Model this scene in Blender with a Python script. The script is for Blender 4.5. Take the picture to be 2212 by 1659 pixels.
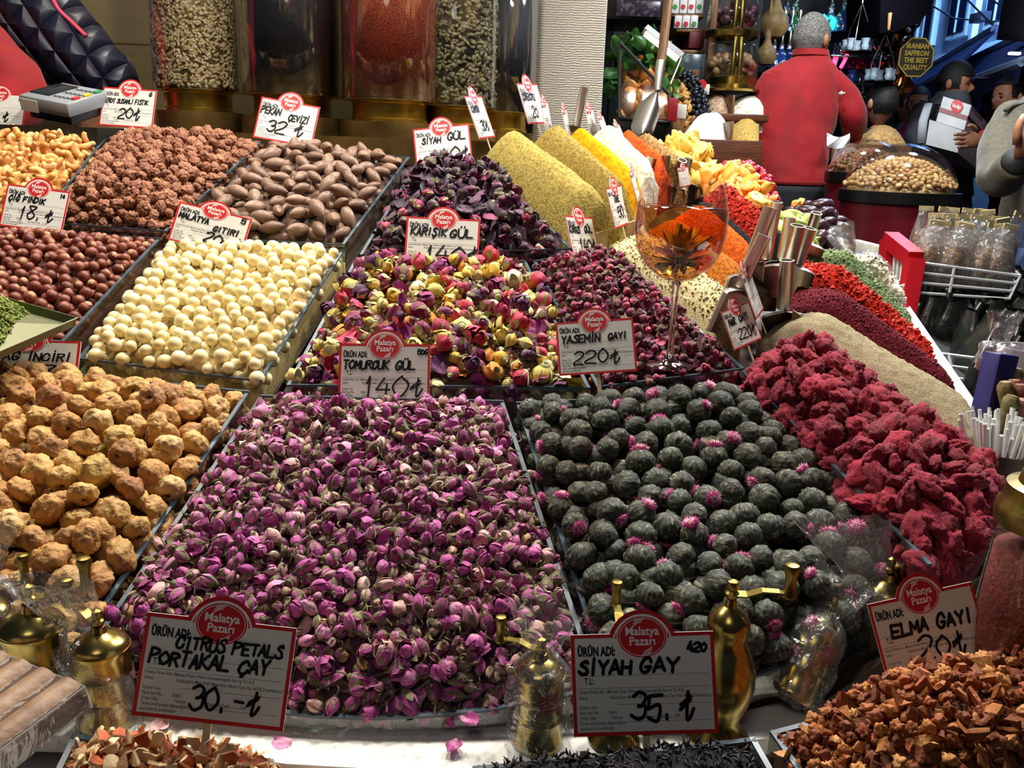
import bpy, bmesh, math, random
import numpy as np
from mathutils import Vector, Matrix, Quaternion, noise as mnoise

for _o in list(bpy.data.objects):
    bpy.data.objects.remove(_o)
SC = bpy.context.scene
COL = SC.collection
PI = math.pi
RNG = random.Random(7)

# ------------------------------------------------------------------ camera
FPX = 1900.0
PITCH = math.atan(499.5 / FPX)
CAMZ = 1.2
cam_d = bpy.data.cameras.new('camera')
cam_d.sensor_fit = 'HORIZONTAL'
cam_d.sensor_width = 36.0
cam_d.lens = FPX / 2212 * 36.0
cam_d.clip_start = 0.02
cam_d.clip_end = 200
cam = bpy.data.objects.new('camera', cam_d)
ROLL = math.radians(2.0)
cam.matrix_world = Matrix.Translation((0, 0, CAMZ)) @ Matrix.Rotation(PI / 2 - PITCH, 4, 'X') @ Matrix.Rotation(ROLL, 4, 'Z')
COL.objects.link(cam)
SC.camera = cam

# ------------------------------------------------------------------ world, lights, exposure
SC.view_settings.view_transform = 'Standard'
SC.view_settings.look = 'None'
SC.view_settings.exposure = 0.0
SC.view_settings.gamma = 1.0
SC.view_settings.use_curve_mapping = False
SC.cycles.use_denoising = True
SC.cycles.max_bounces = 8
SC.cycles.transparent_max_bounces = 24
SC.cycles.transmission_bounces = 8
SC.cycles.glossy_bounces = 4
SC.cycles.diffuse_bounces = 3
SC.cycles.caustics_reflective = False
SC.cycles.caustics_refractive = False
SC.cycles.sample_clamp_indirect = 6.0
W = bpy.data.worlds.new('night_air')
SC.world = W
W.use_nodes = True
_bg = W.node_tree.nodes['Background']
_bg.inputs[0].default_value = (0.10, 0.13, 0.22, 1)
_bg.inputs[1].default_value = 0.16


def lamp(name, kind, loc, target, energy, color=(1, 1, 1), size=0.3, spot=90, blend=0.6):
    d = bpy.data.lights.new(name, kind)
    d.energy = energy
    d.color = color
    if kind == 'AREA':
        d.shape = 'DISK'
        d.size = size
    elif kind == 'SPOT':
        d.spot_size = math.radians(spot)
        d.spot_blend = blend
        d.shadow_soft_size = size
    else:
        d.shadow_soft_size = size
    o = bpy.data.objects.new(name, d)
    o.location = loc
    dv = Vector(target) - Vector(loc)
    o.rotation_euler = dv.to_track_quat('-Z', 'Y').to_euler()
    COL.objects.link(o)
    return o


WARM = (1.0, 0.92, 0.80)
NEUT = (1.0, 0.95, 0.86)
COOL = (0.93, 0.97, 1.0)
# spot lamps hung over the display, a bit behind the price cards
lamp('stall_lamp', 'AREA', (-1.0, 1.60, 2.45), (-0.72, 0.85, 0.9), 24, WARM, 0.22)
lamp('stall_lamp', 'AREA', (-0.2, 1.85, 2.5), (-0.15, 0.95, 0.85), 30, NEUT, 0.22)
lamp('stall_lamp', 'AREA', (0.75, 1.9, 2.5), (0.5, 1.1, 0.85), 32, NEUT, 0.22)
lamp('stall_lamp', 'AREA', (1.35, 2.7, 2.55), (0.95, 2.3, 0.9), 42, COOL, 0.22)
# lamps of the shop across the passage
lamp('shop_lamp', 'AREA', (1.0, 3.6, 2.7), (1.05, 3.7, 1.0), 22, COOL, 0.3)
lamp('shop_lamp', 'AREA', (1.9, 3.7, 2.9), (1.6, 3.9, 1.0), 14, COOL, 0.3)
# frontal fill added behind the buyer, not a fixture of the passage
lamp('front_fill', 'AREA', (-0.3, -0.7, 2.9), (0, 1.2, 0.8), 6, (1.0, 0.93, 0.82), 0.8)
lamp('pipe_shelf_fill', 'AREA', (1.8, 4.75, 2.15), (2.0, 5.4, 1.75), 9, (0.85, 0.93, 1.0), 0.2)  # added to brighten the water pipe shelves, not a shop fitting
lamp('back_wall_fill', 'AREA', (-0.95, 2.85, 2.75), (-1.0, 3.05, 1.3), 17, WARM, 0.3)  # fill added to brighten the tiled wall, grazing down it
lamp('jar_fill', 'AREA', (-0.25, 1.55, 2.45), (-0.25, 2.7, 1.35), 11, NEUT, 0.15)  # added to lift the jars and give them highlights
# blue lit street
lamp('street_lamp', 'AREA', (4.6, 9.0, 4.2), (7.5, 13, 4.5), 900, (0.25, 0.5, 1.0), 1.0)
lamp('street_lamp', 'AREA', (3.6, 6.4, 3.6), (3.4, 7.4, 1.2), 26, (0.35, 0.5, 1.0), 0.6)

# ------------------------------------------------------------------ pixel -> place helpers
CT, ST = math.cos(PITCH), math.sin(PITCH)
CR_, SR_ = math.cos(ROLL), math.sin(ROLL)


def _lv(u, v):
    """photo position -> offsets in the levelled camera, in units of depth"""
    x = u - 1106.0; y = v - 829.5
    return (x * CR_ + y * SR_) / FPX, (-x * SR_ + y * CR_) / FPX


def P(u, v, z):
    """the point that stands z metres along the optical axis at photo position u, v"""
    x, y = _lv(u, v)
    x *= z; y *= z
    return Vector((x, z * CT - y * ST, CAMZ - z * ST - y * CT))


def Q(u, v):
    """distance of the sloping display at photo position u, v"""
    return 1.0457 / (_lv(u, v)[1] + 0.76)


def PH(u, v, h):
    """the point at height h at photo position u, v"""
    z = (CAMZ - h) / (ST + _lv(u, v)[1] * CT)
    return P(u, v, z)


def PC(c):
    return P(c[0], c[1], c[2] if len(c) > 2 and c[2] else Q(c[0], c[1]))


def proj(p):
    d = Vector(p) - Vector((0, 0, CAMZ))
    z = d.y * CT - d.z * ST
    x = d.x / z * FPX; y = -(d.y * ST + d.z * CT) / z * FPX
    return (1106 + x * CR_ - y * SR_, 829.5 + x * SR_ + y * CR_, z)


# ------------------------------------------------------------------ tagging
def tag(o, label=None, cat=None, group=None, kind=None):
    if label: o['label'] = label
    if cat: o['category'] = cat
    if group: o['group'] = group
    if kind: o['kind'] = kind
    return o


def empty(name, loc=(0, 0, 0), rot=(0, 0, 0), label=None, cat=None, group=None):
    o = bpy.data.objects.new(name, None)
    o.empty_display_size = 0.05
    o.location = loc
    o.rotation_euler = rot
    COL.objects.link(o)
    return tag(o, label, cat, group)


def copy_tree(o, parent=None):
    c = o.copy()
    COL.objects.link(c)
    if parent is not None:
        c.parent = parent
    for ch in list(o.children):
        copy_tree(ch, c)
    return c


# ------------------------------------------------------------------ mesh collector
class MB:
    def __init__(s):
        s.v = []; s.f = []; s.m = []; s.mi = 0; s.T = Matrix.Identity(4)

    def add(s, vs, fs):
        n = len(s.v)
        T = s.T
        s.v += [T @ Vector(p) for p in vs]
        s.f += [tuple(i + n for i in f) for f in fs]
        s.m += [s.mi] * len(fs)
        return s

    def box(s, c, d, rot=None):
        x, y, z = d[0] / 2, d[1] / 2, d[2] / 2
        R = rot if rot is not None else Matrix.Identity(3)
        vs = [Vector(c) + R @ Vector((a * x, b * y, e * z)) for a in (-1, 1) for b in (-1, 1) for e in (-1, 1)]
        return s.add(vs, [(0, 1, 3, 2), (4, 6, 7, 5), (0, 4, 5, 1), (2, 3, 7, 6), (0, 2, 6, 4), (1, 5, 7, 3)])

    def bbox(s, c, d, r=0.004, rot=None, seg=2):
        """box with rounded edges"""
        bm = bmesh.new()
        bmesh.ops.create_cube(bm, size=1)
        for q in bm.verts:
            q.co = Vector((q.co.x * d[0], q.co.y * d[1], q.co.z * d[2]))
        bmesh.ops.bevel(bm, geom=bm.edges[:], offset=min(r, min(d) * 0.49), segments=seg, affect='EDGES', profile=0.5)
        R = rot if rot is not None else Matrix.Identity(3)
        bm.verts.index_update()
        vs = [Vector(c) + R @ q.co for q in bm.verts]
        fs = [tuple(q.index for q in f.verts) for f in bm.faces]
        bm.free()
        return s.add(vs, fs)

    def hexa(s, p):
        """solid from 8 points: bottom 4 then top 4, same turn"""
        return s.add(p, [(3, 2, 1, 0), (4, 5, 6, 7), (0, 1, 5, 4), (1, 2, 6, 5), (2, 3, 7, 6), (3, 0, 4, 7)])

    def lathe(s, prof, n=24, axis=None, origin=(0, 0, 0), cap=True):
        """prof: (r, z) pairs; axis: direction of z"""
        R = Vector(axis).to_track_quat('Z', 'Y').to_matrix() if axis is not None else Matrix.Identity(3)
        o = Vector(origin)
        vs = []; fs = []
        k = len(prof)
        for (r, z) in prof:
            for i in range(n):
                a = 2 * PI * i / n
                vs.append(o + R @ Vector((r * math.cos(a), r * math.sin(a), z)))
        for j in range(k - 1):
            for i in range(n):
                i2 = (i + 1) % n
                fs.append((j * n + i, j * n + i2, (j + 1) * n + i2, (j + 1) * n + i))
        if cap:
            if prof[0][0] > 1e-6: fs.append(tuple(reversed(range(n))))
            if prof[-1][0] > 1e-6: fs.append(tuple((k - 1) * n + i for i in range(n)))
        return s.add(vs, fs)

    def tube(s, pts, r, n=8, cap=True, flat=1.0):
        """tube along a polyline; r number or list; flat squeezes it along its second normal"""
        pts = [Vector(p) for p in pts]
        rs = r if isinstance(r, (list, tuple)) else [r] * len(pts)
        vs = []; fs = []
        up = None
        for i, p in enumerate(pts):
            t = (pts[min(i + 1, len(pts) - 1)] - pts[max(i - 1, 0)])
            if t.length < 1e-9: t = Vector((0, 0, 1))
            t.normalize()
            if up is None:
                a = Vector((0, 0, 1)) if abs(t.z) < 0.9 else Vector((1, 0, 0))
                up = (a - t * a.dot(t)).normalized()
            else:
                up = (up - t * up.dot(t))
                up = up.normalized() if up.length > 1e-6 else Vector((1, 0, 0))
            b = t.cross(up)
            for k in range(n):
                a = 2 * PI * k / n
                vs.append(p + (up * math.cos(a) * flat + b * math.sin(a)) * rs[i])
        for j in range(len(pts) - 1):
            for i in range(n):
                i2 = (i + 1) % n
                fs.append((j * n + i, j * n + i2, (j + 1) * n + i2, (j + 1) * n + i))
        if cap:
            fs.append(tuple(reversed(range(n))))
            fs.append(tuple((len(pts) - 1) * n + i for i in range(n)))
        return s.add(vs, fs)

    def blob(s, c, r, sub=3, fn=None):
        bm = bmesh.new()
        bmesh.ops.create_icosphere(bm, subdivisions=sub, radius=1)
        bm.verts.index_update()
        rr = Vector(r) if hasattr(r, '__len__') else Vector((r, r, r))
        vs = []
        for q in bm.verts:
            d = q.co.copy()
            p = fn(d) if fn else d
            vs.append(Vector(c) + Vector((p.x * rr.x, p.y * rr.y, p.z * rr.z)))
        fs = [tuple(q.index for q in f.verts) for f in bm.faces]
        bm.free()
        return s.add(vs, fs)

    def sheet(s, fn, nu, nv):
        """fn(a,b) in 0..1 -> point"""
        vs = [fn(i / nu, j / nv) for j in range(nv + 1) for i in range(nu + 1)]
        fs = [(j * (nu + 1) + i, j * (nu + 1) + i + 1, (j + 1) * (nu + 1) + i + 1, (j + 1) * (nu + 1) + i)
              for j in range(nv) for i in range(nu)]
        return s.add(vs, fs)

    def prism(s, poly, d):
        """poly: 3-D points of a flat outline; d: extrusion vector"""
        n = len(poly)
        vs = [Vector(p) for p in poly] + [Vector(p) + Vector(d) for p in poly]
        fs = [tuple(reversed(range(n))), tuple(range(n, 2 * n))]
        fs += [(i, (i + 1) % n, n + (i + 1) % n, n + i) for i in range(n)]
        return s.add(vs, fs)

    def mesh(s, name, mats, smooth=True, rnd=None, fix=True):
        me = bpy.data.meshes.new(name)
        me.from_pydata([tuple(p) for p in s.v], [], s.f)
        if not isinstance(mats, (list, tuple)): mats = [mats]
        for m in mats: me.materials.append(m)
        me.polygons.foreach_set('material_index', s.m)
        me.polygons.foreach_set('use_smooth', [bool(smooth)] * len(s.f))
        if fix:
            bm = bmesh.new(); bm.from_mesh(me)
            bmesh.ops.recalc_face_normals(bm, faces=bm.faces[:])
            bm.to_mesh(me); bm.free()
        me.update()
        if smooth not in (True, False):
            me.set_sharp_from_angle(angle=math.radians(smooth))
        return me

    def build(s, name, mats, parent=None, smooth=35, loc=None, rot=None, **kw):
        o = bpy.data.objects.new(name, s.mesh(name, mats, smooth, **kw))
        COL.objects.link(o)
        if parent is not None: o.parent = parent
        if loc is not None: o.location = loc
        if rot is not None: o.rotation_euler = rot
        return o


def add_obj(name, mesh, parent=None, M=None):
    o = bpy.data.objects.new(name, mesh)
    if parent is not None: o.parent = parent
    if M is not None: o.matrix_basis = M
    COL.objects.link(o)
    return o


# ------------------------------------------------------------------ materials
MATS = {}


def srgb(h):
    if isinstance(h, str):
        h = h.lstrip('#')
        c = [int(h[i:i + 2], 16) / 255 for i in (0, 2, 4)]
        return tuple(x / 12.92 if x <= 0.04045 else ((x + 0.055) / 1.055) ** 2.4 for x in c)
    return h


def _base(name):
    m = bpy.data.materials.new(name)
    m.use_nodes = True
    nt = m.node_tree
    return m, nt, nt.nodes['Principled BSDF']


def N(nt, t, **kw):
    n = nt.nodes.new(t)
    for k, v in kw.items(): setattr(n, k, v)
    return n


def mat(name, col, rough=0.5, metal=0.0, var=None, scale=60.0, bump=0.0, bscale=200.0, detail=4.0, sheen=0.0,
        spec=0.5, emit=None, estr=0.0, coat=0.0, trans=0.0, ior=1.45, alpha=1.0, sss=0.0, stretch=None, contrast=(0.35, 0.65)):
    """one colour, or a list of colours picked per thing; var: second colour mixed by noise; bump: noise relief"""
    if name in MATS: return MATS[name]
    m, nt, b = _base(name)
    L = nt.links
    tc = N(nt, 'ShaderNodeTexCoord')
    vec = tc.outputs['Object']
    if stretch:
        mp = N(nt, 'ShaderNodeMapping')
        mp.inputs['Scale'].default_value = stretch
        L.new(vec, mp.inputs['Vector']); vec = mp.outputs['Vector']
    multi = isinstance(col, list)
    out = None
    if multi:
        oi = N(nt, 'ShaderNodeObjectInfo'); at = N(nt, 'ShaderNodeAttribute'); at.attribute_name = 'rnd'
        ad = N(nt, 'ShaderNodeMath', operation='ADD'); fr = N(nt, 'ShaderNodeMath', operation='FRACT')
        L.new(oi.outputs['Random'], ad.inputs[0]); L.new(at.outputs['Fac'], ad.inputs[1]); L.new(ad.outputs[0], fr.inputs[0])
        cr = N(nt, 'ShaderNodeValToRGB')
        el = cr.color_ramp.elements
        while len(el) < len(col): el.new(0.5)
        step = len(col) >= 9
        if step: cr.color_ramp.interpolation = 'CONSTANT'
        for i, c in enumerate(col):
            el[i].position = i / len(col) if step else i / max(1, len(col) - 1)
            el[i].color = (*srgb(c), 1)
        L.new(fr.outputs[0], cr.inputs[0])
        out = cr.outputs[0]
    else:
        b.inputs['Base Color'].default_value = (*srgb(col), 1)
    if var is not None:
        nz = N(nt, 'ShaderNodeTexNoise')
        nz.inputs['Scale'].default_value = scale; nz.inputs['Detail'].default_value = detail
        L.new(vec, nz.inputs['Vector'])
        mr = N(nt, 'ShaderNodeMapRange')
        mr.inputs[1].default_value, mr.inputs[2].default_value = contrast
        L.new(nz.outputs['Fac'], mr.inputs[0])
        mx = N(nt, 'ShaderNodeMix', data_type='RGBA')
        L.new(mr.outputs[0], mx.inputs['Factor'])
        if out is not None: L.new(out, mx.inputs['A'])
        else: mx.inputs['A'].default_value = (*srgb(col), 1)
        mx.inputs['B'].default_value = (*srgb(var), 1)
        out = mx.outputs['Result']
    if out is not None: L.new(out, b.inputs['Base Color'])
    b.inputs['Roughness'].default_value = rough
    b.inputs['Metallic'].default_value = metal
    b.inputs['Specular IOR Level'].default_value = spec
    b.inputs['IOR'].default_value = ior
    b.inputs['Alpha'].default_value = alpha
    if sheen: b.inputs['Sheen Weight'].default_value = sheen
    if coat: b.inputs['Coat Weight'].default_value = coat
    if trans: b.inputs['Transmission Weight'].default_value = trans
    if sss:
        b.inputs['Subsurface Weight'].default_value = sss
        b.inputs['Subsurface Radius'].default_value = (0.004, 0.003, 0.002)
    if emit is not None:
        b.inputs['Emission Color'].default_value = (*srgb(emit), 1)
        b.inputs['Emission Strength'].default_value = estr
    if bump:
        nb = N(nt, 'ShaderNodeTexNoise'); nb.inputs['Scale'].default_value = bscale; nb.inputs['Detail'].default_value = 5
        L.new(vec, nb.inputs['Vector'])
        bp = N(nt, 'ShaderNodeBump'); bp.inputs['Strength'].default_value = bump; bp.inputs['Distance'].default_value = 0.003
        L.new(nb.outputs['Fac'], bp.inputs['Height']); L.new(bp.outputs[0], b.inputs['Normal'])
    MATS[name] = m
    return m


def film(name, col=(1, 1, 1), amount=0.12, rough=0.12, haze=0.0, bump=0.0, bscale=60.0, gloss=1.0):
    """thin clear sheet (pane, acrylic, plastic bag): see-through with a gloss that grows at grazing angles"""
    if name in MATS: return MATS[name]
    m, nt, b = _base(name)
    L = nt.links
    nt.nodes.remove(b)
    out = nt.nodes['Material Output']
    tr = N(nt, 'ShaderNodeBsdfTransparent'); tr.inputs[0].default_value = (*srgb(col), 1)
    gl = N(nt, 'ShaderNodeBsdfGlossy'); gl.inputs['Roughness'].default_value = rough
    gl.inputs[0].default_value = (gloss, gloss, gloss, 1)
    lw = N(nt, 'ShaderNodeLayerWeight'); lw.inputs['Blend'].default_value = 0.35
    mr = N(nt, 'ShaderNodeMapRange')
    mr.inputs[3].default_value = amount * 0.35; mr.inputs[4].default_value = min(1, amount * 4)
    L.new(lw.outputs['Facing'], mr.inputs[0])
    mx = N(nt, 'ShaderNodeMixShader')
    L.new(mr.outputs[0], mx.inputs[0]); L.new(tr.outputs[0], mx.inputs[1]); L.new(gl.outputs[0], mx.inputs[2])
    last = mx
    if haze:
        df = N(nt, 'ShaderNodeBsdfDiffuse'); df.inputs[0].default_value = (0.8, 0.8, 0.8, 1)
        m2 = N(nt, 'ShaderNodeMixShader'); m2.inputs[0].default_value = haze
        L.new(mx.outputs[0], m2.inputs[1]); L.new(df.outputs[0], m2.inputs[2]); last = m2
    if bump:
        tc = N(nt, 'ShaderNodeTexCoord')
        nb = N(nt, 'ShaderNodeTexNoise'); nb.inputs['Scale'].default_value = bscale; nb.inputs['Detail'].default_value = 3
        nb.inputs['Distortion'].default_value = 1.5
        L.new(tc.outputs['Object'], nb.inputs['Vector'])
        bp = N(nt, 'ShaderNodeBump'); bp.inputs['Strength'].default_value = bump; bp.inputs['Distance'].default_value = 0.01
        L.new(nb.outputs['Fac'], bp.inputs['Height']); L.new(bp.outputs[0], gl.inputs['Normal'])
        L.new(bp.outputs[0], lw.inputs['Normal'])
    L.new(last.outputs[0], out.inputs['Surface'])
    MATS[name] = m
    return m


PANE = film('clear_pane', (0.90, 0.95, 0.94), 0.10, 0.06)
RIM = mat('slate_pane_edge', '#4a5a64', 0.35, var='#2c3a44', scale=40, spec=0.6)
BRASS = mat('polished_brass', '#b5a05c', 0.24, 1.0, var='#8f7a40', scale=30, bump=0.05, bscale=80)
BRASSD = mat('worn_brass', '#a08c4c', 0.36, 1.0, var='#74622e', scale=45, bump=0.1, bscale=120)
STEEL = mat('stainless_steel', '#c4beb2', 0.34, 1.0, bump=0.03, bscale=60)
WHITE = mat('white_laminate', '#e4e4dc', 0.35, var='#cfcfc4', scale=12)
# ------------------------------------------------------------------ heaps
class Patch:
    """a bed of goods: four corners (tl, tr, br, bl) and optional mid points of the top and bottom edge"""
    def __init__(s, tl, tr, br, bl, mt=None, mb=None, H=0.03, drop=0.012, ea=0.25, eb=0.25, seed=0, lump=0.15, inset=0.0,
                 peak=None):
        g = lambda c: np.array(c if isinstance(c, Vector) else PC(c))
        s.c = [g(tl), g(tr), g(br), g(bl)]
        s.mt = g(mt) if mt else (s.c[0] + s.c[1]) / 2
        s.mb = g(mb) if mb else (s.c[3] + s.c[2]) / 2
        s.H, s.drop, s.ea, s.eb, s.lump, s.peak = H, drop, ea, eb, lump, peak
        s.ph = np.random.RandomState(seed).uniform(0, 6.28, 8)
        n = np.cross(s.c[1] - s.c[0], s.c[3] - s.c[0])
        n2 = np.cross(s.c[1] - s.c[2], s.c[3] - s.c[2])
        n = n / np.linalg.norm(n) - n2 / np.linalg.norm(n2)
        n = n / np.linalg.norm(n)
        s.n = n if n[2] > 0 else -n
        if inset:
            ce = sum(s.c) / 4
            for i in range(4):
                d = ce - s.c[i]; s.c[i] = s.c[i] + d / np.linalg.norm(d) * inset * 1.4
            for k in ('mt', 'mb'):
                d = ce - getattr(s, k); setattr(s, k, getattr(s, k) + d / np.linalg.norm(d) * inset)

    def _q(s, p0, pm, p1, a):
        a = a[:, None]
        return p0 * (2 * (a - .5) * (a - 1)) + pm * (4 * a * (1 - a)) + p1 * (2 * a * (a - .5))

    def base(s, a, b):
        a = np.atleast_1d(np.asarray(a, float)); b = np.atleast_1d(np.asarray(b, float))
        t = s._q(s.c[0], s.mt, s.c[1], a); u = s._q(s.c[3], s.mb, s.c[2], a)
        return t * (1 - b[:, None]) + u * b[:, None]

    def h(s, a, b):
        def fo(t, e):
            m = np.clip(np.minimum(t, 1 - t) / max(e, 1e-6), 0, 1)
            return 1 - (1 - m) ** 2
        f = fo(a, s.ea) * fo(b, s.eb)
        w = s.ph
        lum = (np.sin(a * 7 + w[0]) * np.sin(b * 6 + w[1]) + 0.6 * np.sin(a * 13 + b * 5 + w[2]) + 0.5 * np.sin(b * 15 - a * 4 + w[3])) / 2
        H = s.H
        if s.peak:
            pa, pb, sa, sb = s.peak
            H = H * np.exp(-((a - pa) / sa) ** 2 - ((b - pb) / sb) ** 2)
        return -s.drop + f * (H + s.drop) + s.lump * s.H * lum * f

    def surf(s, a, b, off=0.0):
        a = np.atleast_1d(np.asarray(a, float)); b = np.atleast_1d(np.asarray(b, float))
        return s.base(a, b) + s.n[None, :] * (s.h(a, b) + off)[:, None]


def in_frame(p, m=30):
    d = p - np.array([0, 0, CAMZ])
    z = d[:, 1] * CT - d[:, 2] * ST
    y = -(d[:, 1] * ST + d[:, 2] * CT) / z * FPX; x = d[:, 0] / z * FPX
    u = 1106 + x * CR_ - y * SR_; v = 829.5 + x * SR_ + y * CR_
    return (u > -m) & (u < 2212 + m) & (v > -m) & (v < 1659 + m), z, u, v


def scatter(p, d, n, rs, edge=0.02, dens=None):
    """poisson-like spots on a patch: positions of pieces at least d apart"""
    A = rs.uniform(edge, 1 - edge, n); B = rs.uniform(edge, 1 - edge, n)
    pos = p.surf(A, B)
    keep_p = np.zeros((n, 3)); k = 0; idx = []
    for i in range(n):
        if k:
            q = keep_p[:k] - pos[i]
            if (np.einsum('ij,ij->i', q, q) < d * d).any(): continue
        keep_p[k] = pos[i]; k += 1; idx.append(i)
    return keep_p[:k], A[idx], B[idx]


def arr(me):
    """numpy arrays of a mesh"""
    nv = len(me.vertices); co = np.empty(nv * 3, np.float32); me.vertices.foreach_get('co', co)
    nl = len(me.loops); li = np.empty(nl, np.int32); me.loops.foreach_get('vertex_index', li)
    npl = len(me.polygons); lt = np.empty(npl, np.int32); me.polygons.foreach_get('loop_total', lt)
    mi = np.empty(npl, np.int32); me.polygons.foreach_get('material_index', mi)
    return co.reshape(-1, 3), li, lt, mi, list(me.materials)


def merge(name, items, smooth=True):
    """items: (mesh, Matrix, rnd) -> one mesh with a random value per piece"""
    cache = {}
    V, L, T, MI, R = [], [], [], [], []
    mats = []; off = 0
    for me, M, rnd in items:
        if me.name not in cache: cache[me.name] = arr(me)
        co, li, lt, mi, ms = cache[me.name]
        mp = []
        for m in ms:
            if m not in mats: mats.append(m)
            mp.append(mats.index(m))
        Mn = np.array(M, dtype=np.float32)
        V.append(co @ Mn[:3, :3].T + Mn[:3, 3]); L.append(li + off); T.append(lt)
        MI.append(np.array(mp, np.int32)[mi] if mp else mi)
        R.append(np.full(len(co), rnd, np.float32)); off += len(co)
    V = np.concatenate(V); L = np.concatenate(L); T = np.concatenate(T); MI = np.concatenate(MI); R = np.concatenate(R)
    me = bpy.data.meshes.new(name)
    me.vertices.add(len(V)); me.vertices.foreach_set('co', V.ravel())
    me.loops.add(len(L)); me.loops.foreach_set('vertex_index', L)
    me.polygons.add(len(T))
    st = np.zeros(len(T), np.int32); st[1:] = np.cumsum(T)[:-1]
    me.polygons.foreach_set('loop_start', st)
    try: me.polygons.foreach_set('loop_total', T)
    except Exception: pass
    for m in mats: me.materials.append(m)
    me.polygons.foreach_set('material_index', MI)
    me.polygons.foreach_set('use_smooth', np.full(len(T), bool(smooth)))
    at = me.attributes.new('rnd', 'FLOAT', 'POINT'); at.data.foreach_set('value', R)
    me.update(calc_edges=True); me.validate()
    return me


def rand_rot(rs, mode='any', n=None, spin=1.0):
    if mode == 'any':
        q = rs.normal(size=4); q /= np.linalg.norm(q)
        return Quaternion(q).to_matrix()
    # lying: local z is laid close to the bed, turned at random; 'up': local z near the normal
    nz = Vector(n)
    t = Vector(rs.normal(size=3)); t = (t - nz * t.dot(nz)).normalized()
    if mode == 'lie':
        z = (t + nz * rs.normal() * 0.35).normalized()
    else:
        z = (nz + Vector(rs.normal(size=3)) * spin).normalized()
    x = Vector(rs.normal(size=3)); x = (x - z * x.dot(z)).normalized()
    y = z.cross(x)
    return Matrix((x, y, z)).transposed()


def grid_mesh(p, na, nb, off, m, bumpy=0.0, seed=0, skirt=0.0):
    """the heap's own surface as a mesh"""
    mb = MB()
    a, b = np.meshgrid(np.linspace(0, 1, na + 1), np.linspace(0, 1, nb + 1))
    pts = p.surf(a.ravel(), b.ravel(), off)
    if bumpy:
        rs = np.random.RandomState(seed)
        pts = pts + p.n[None, :] * (rs.normal(size=len(pts)) * bumpy)[:, None]
    fs = [(j * (na + 1) + i, j * (na + 1) + i + 1, (j + 1) * (na + 1) + i + 1, (j + 1) * (na + 1) + i) for j in range(nb) for i in range(na)]
    if skirt:
        loop = [(i, 0) for i in range(na + 1)] + [(na, j) for j in range(1, nb + 1)] + [(i, nb) for i in range(na - 1, -1, -1)] + [(0, j) for j in range(nb - 1, 0, -1)]
        ids = [j * (na + 1) + i for i, j in loop]
        k = len(pts)
        low = pts[ids] - np.array([0, 0, skirt])
        pts = np.concatenate([pts, low])
        n = len(ids)
        fs += [(ids[i], ids[(i + 1) % n], k + (i + 1) % n, k + i) for i in range(n)]
    mb.add(pts, fs)
    return mb.mesh(p.__class__.__name__, m)


def heap(name, label, cat, group, p, protos, d, bedmat, stuff_label, n_try=6000, rot='any', scale=(0.85, 1.12), layers=(0.0,),
         limit=300, seed=1, edge=0.02, bed_off=-0.012, child_lim=300, weights=None, stuff_name=None, spin=0.5, bed=(24, 24), near=None):
    """countable pieces strewn on a bed: the nearest are objects of their own, what lies under and behind them is one heap"""
    rs = np.random.RandomState(seed)
    spots = []
    for li, lo in enumerate(layers):
        pos, A, B = scatter(p, d, n_try, rs, edge)
        for q in pos + p.n[None, :] * (lo + rs.uniform(-0.12, 0.12, len(pos)) * d)[:, None]:
            spots.append((q, li))
    P3 = np.array([q for q, _ in spots]); lay = np.array([l for _, l in spots])
    vis, z, u, v = in_frame(P3)
    key = np.where(vis, z, 1e3 + z) + np.where(lay == len(layers) - 1, 0, 100)
    order = np.argsort(key)
    ind = set(order[[i for i in range(min(limit, len(order))) if key[order[i]] < 100]].tolist()) if limit else set()
    rest = []
    k = len(protos)
    wt = np.array(weights if weights else [1] * k, float); wt /= wt.sum()
    for i in range(len(spots)):
        me, kids = protos[rs.choice(k, p=wt)]
        sc = rs.uniform(*scale)
        M = (rand_rot(rs, rot, p.n, spin) * sc).to_4x4()
        M.translation = Vector(P3[i])
        if i in ind:
            o = add_obj(name, me, None, M)
            tag(o, label, cat, group)
            for kn, km in kids: add_obj(kn, km, o)
        else:
            r = rs.uniform()
            rest.append((me, M, r))
            for kn, km in kids: rest.append((km, M, r))
    bedm = grid_mesh(p, bed[0], bed[1], bed_off, bedmat, bumpy=d * 0.12, seed=seed, skirt=0.03)
    rest.append((bedm, Matrix.Identity(4), 0.4))
    o = add_obj(stuff_name or name + '_heap', merge(stuff_name or name + '_heap', rest))
    tag(o, stuff_label, cat, None, 'stuff')
    return o


# ------------------------------------------------------------------ pieces
def nz(v, s, o=(0, 0, 0)):
    return mnoise.noise(Vector((v.x * s + o[0], v.y * s + o[1], v.z * s + o[2])))


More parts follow.
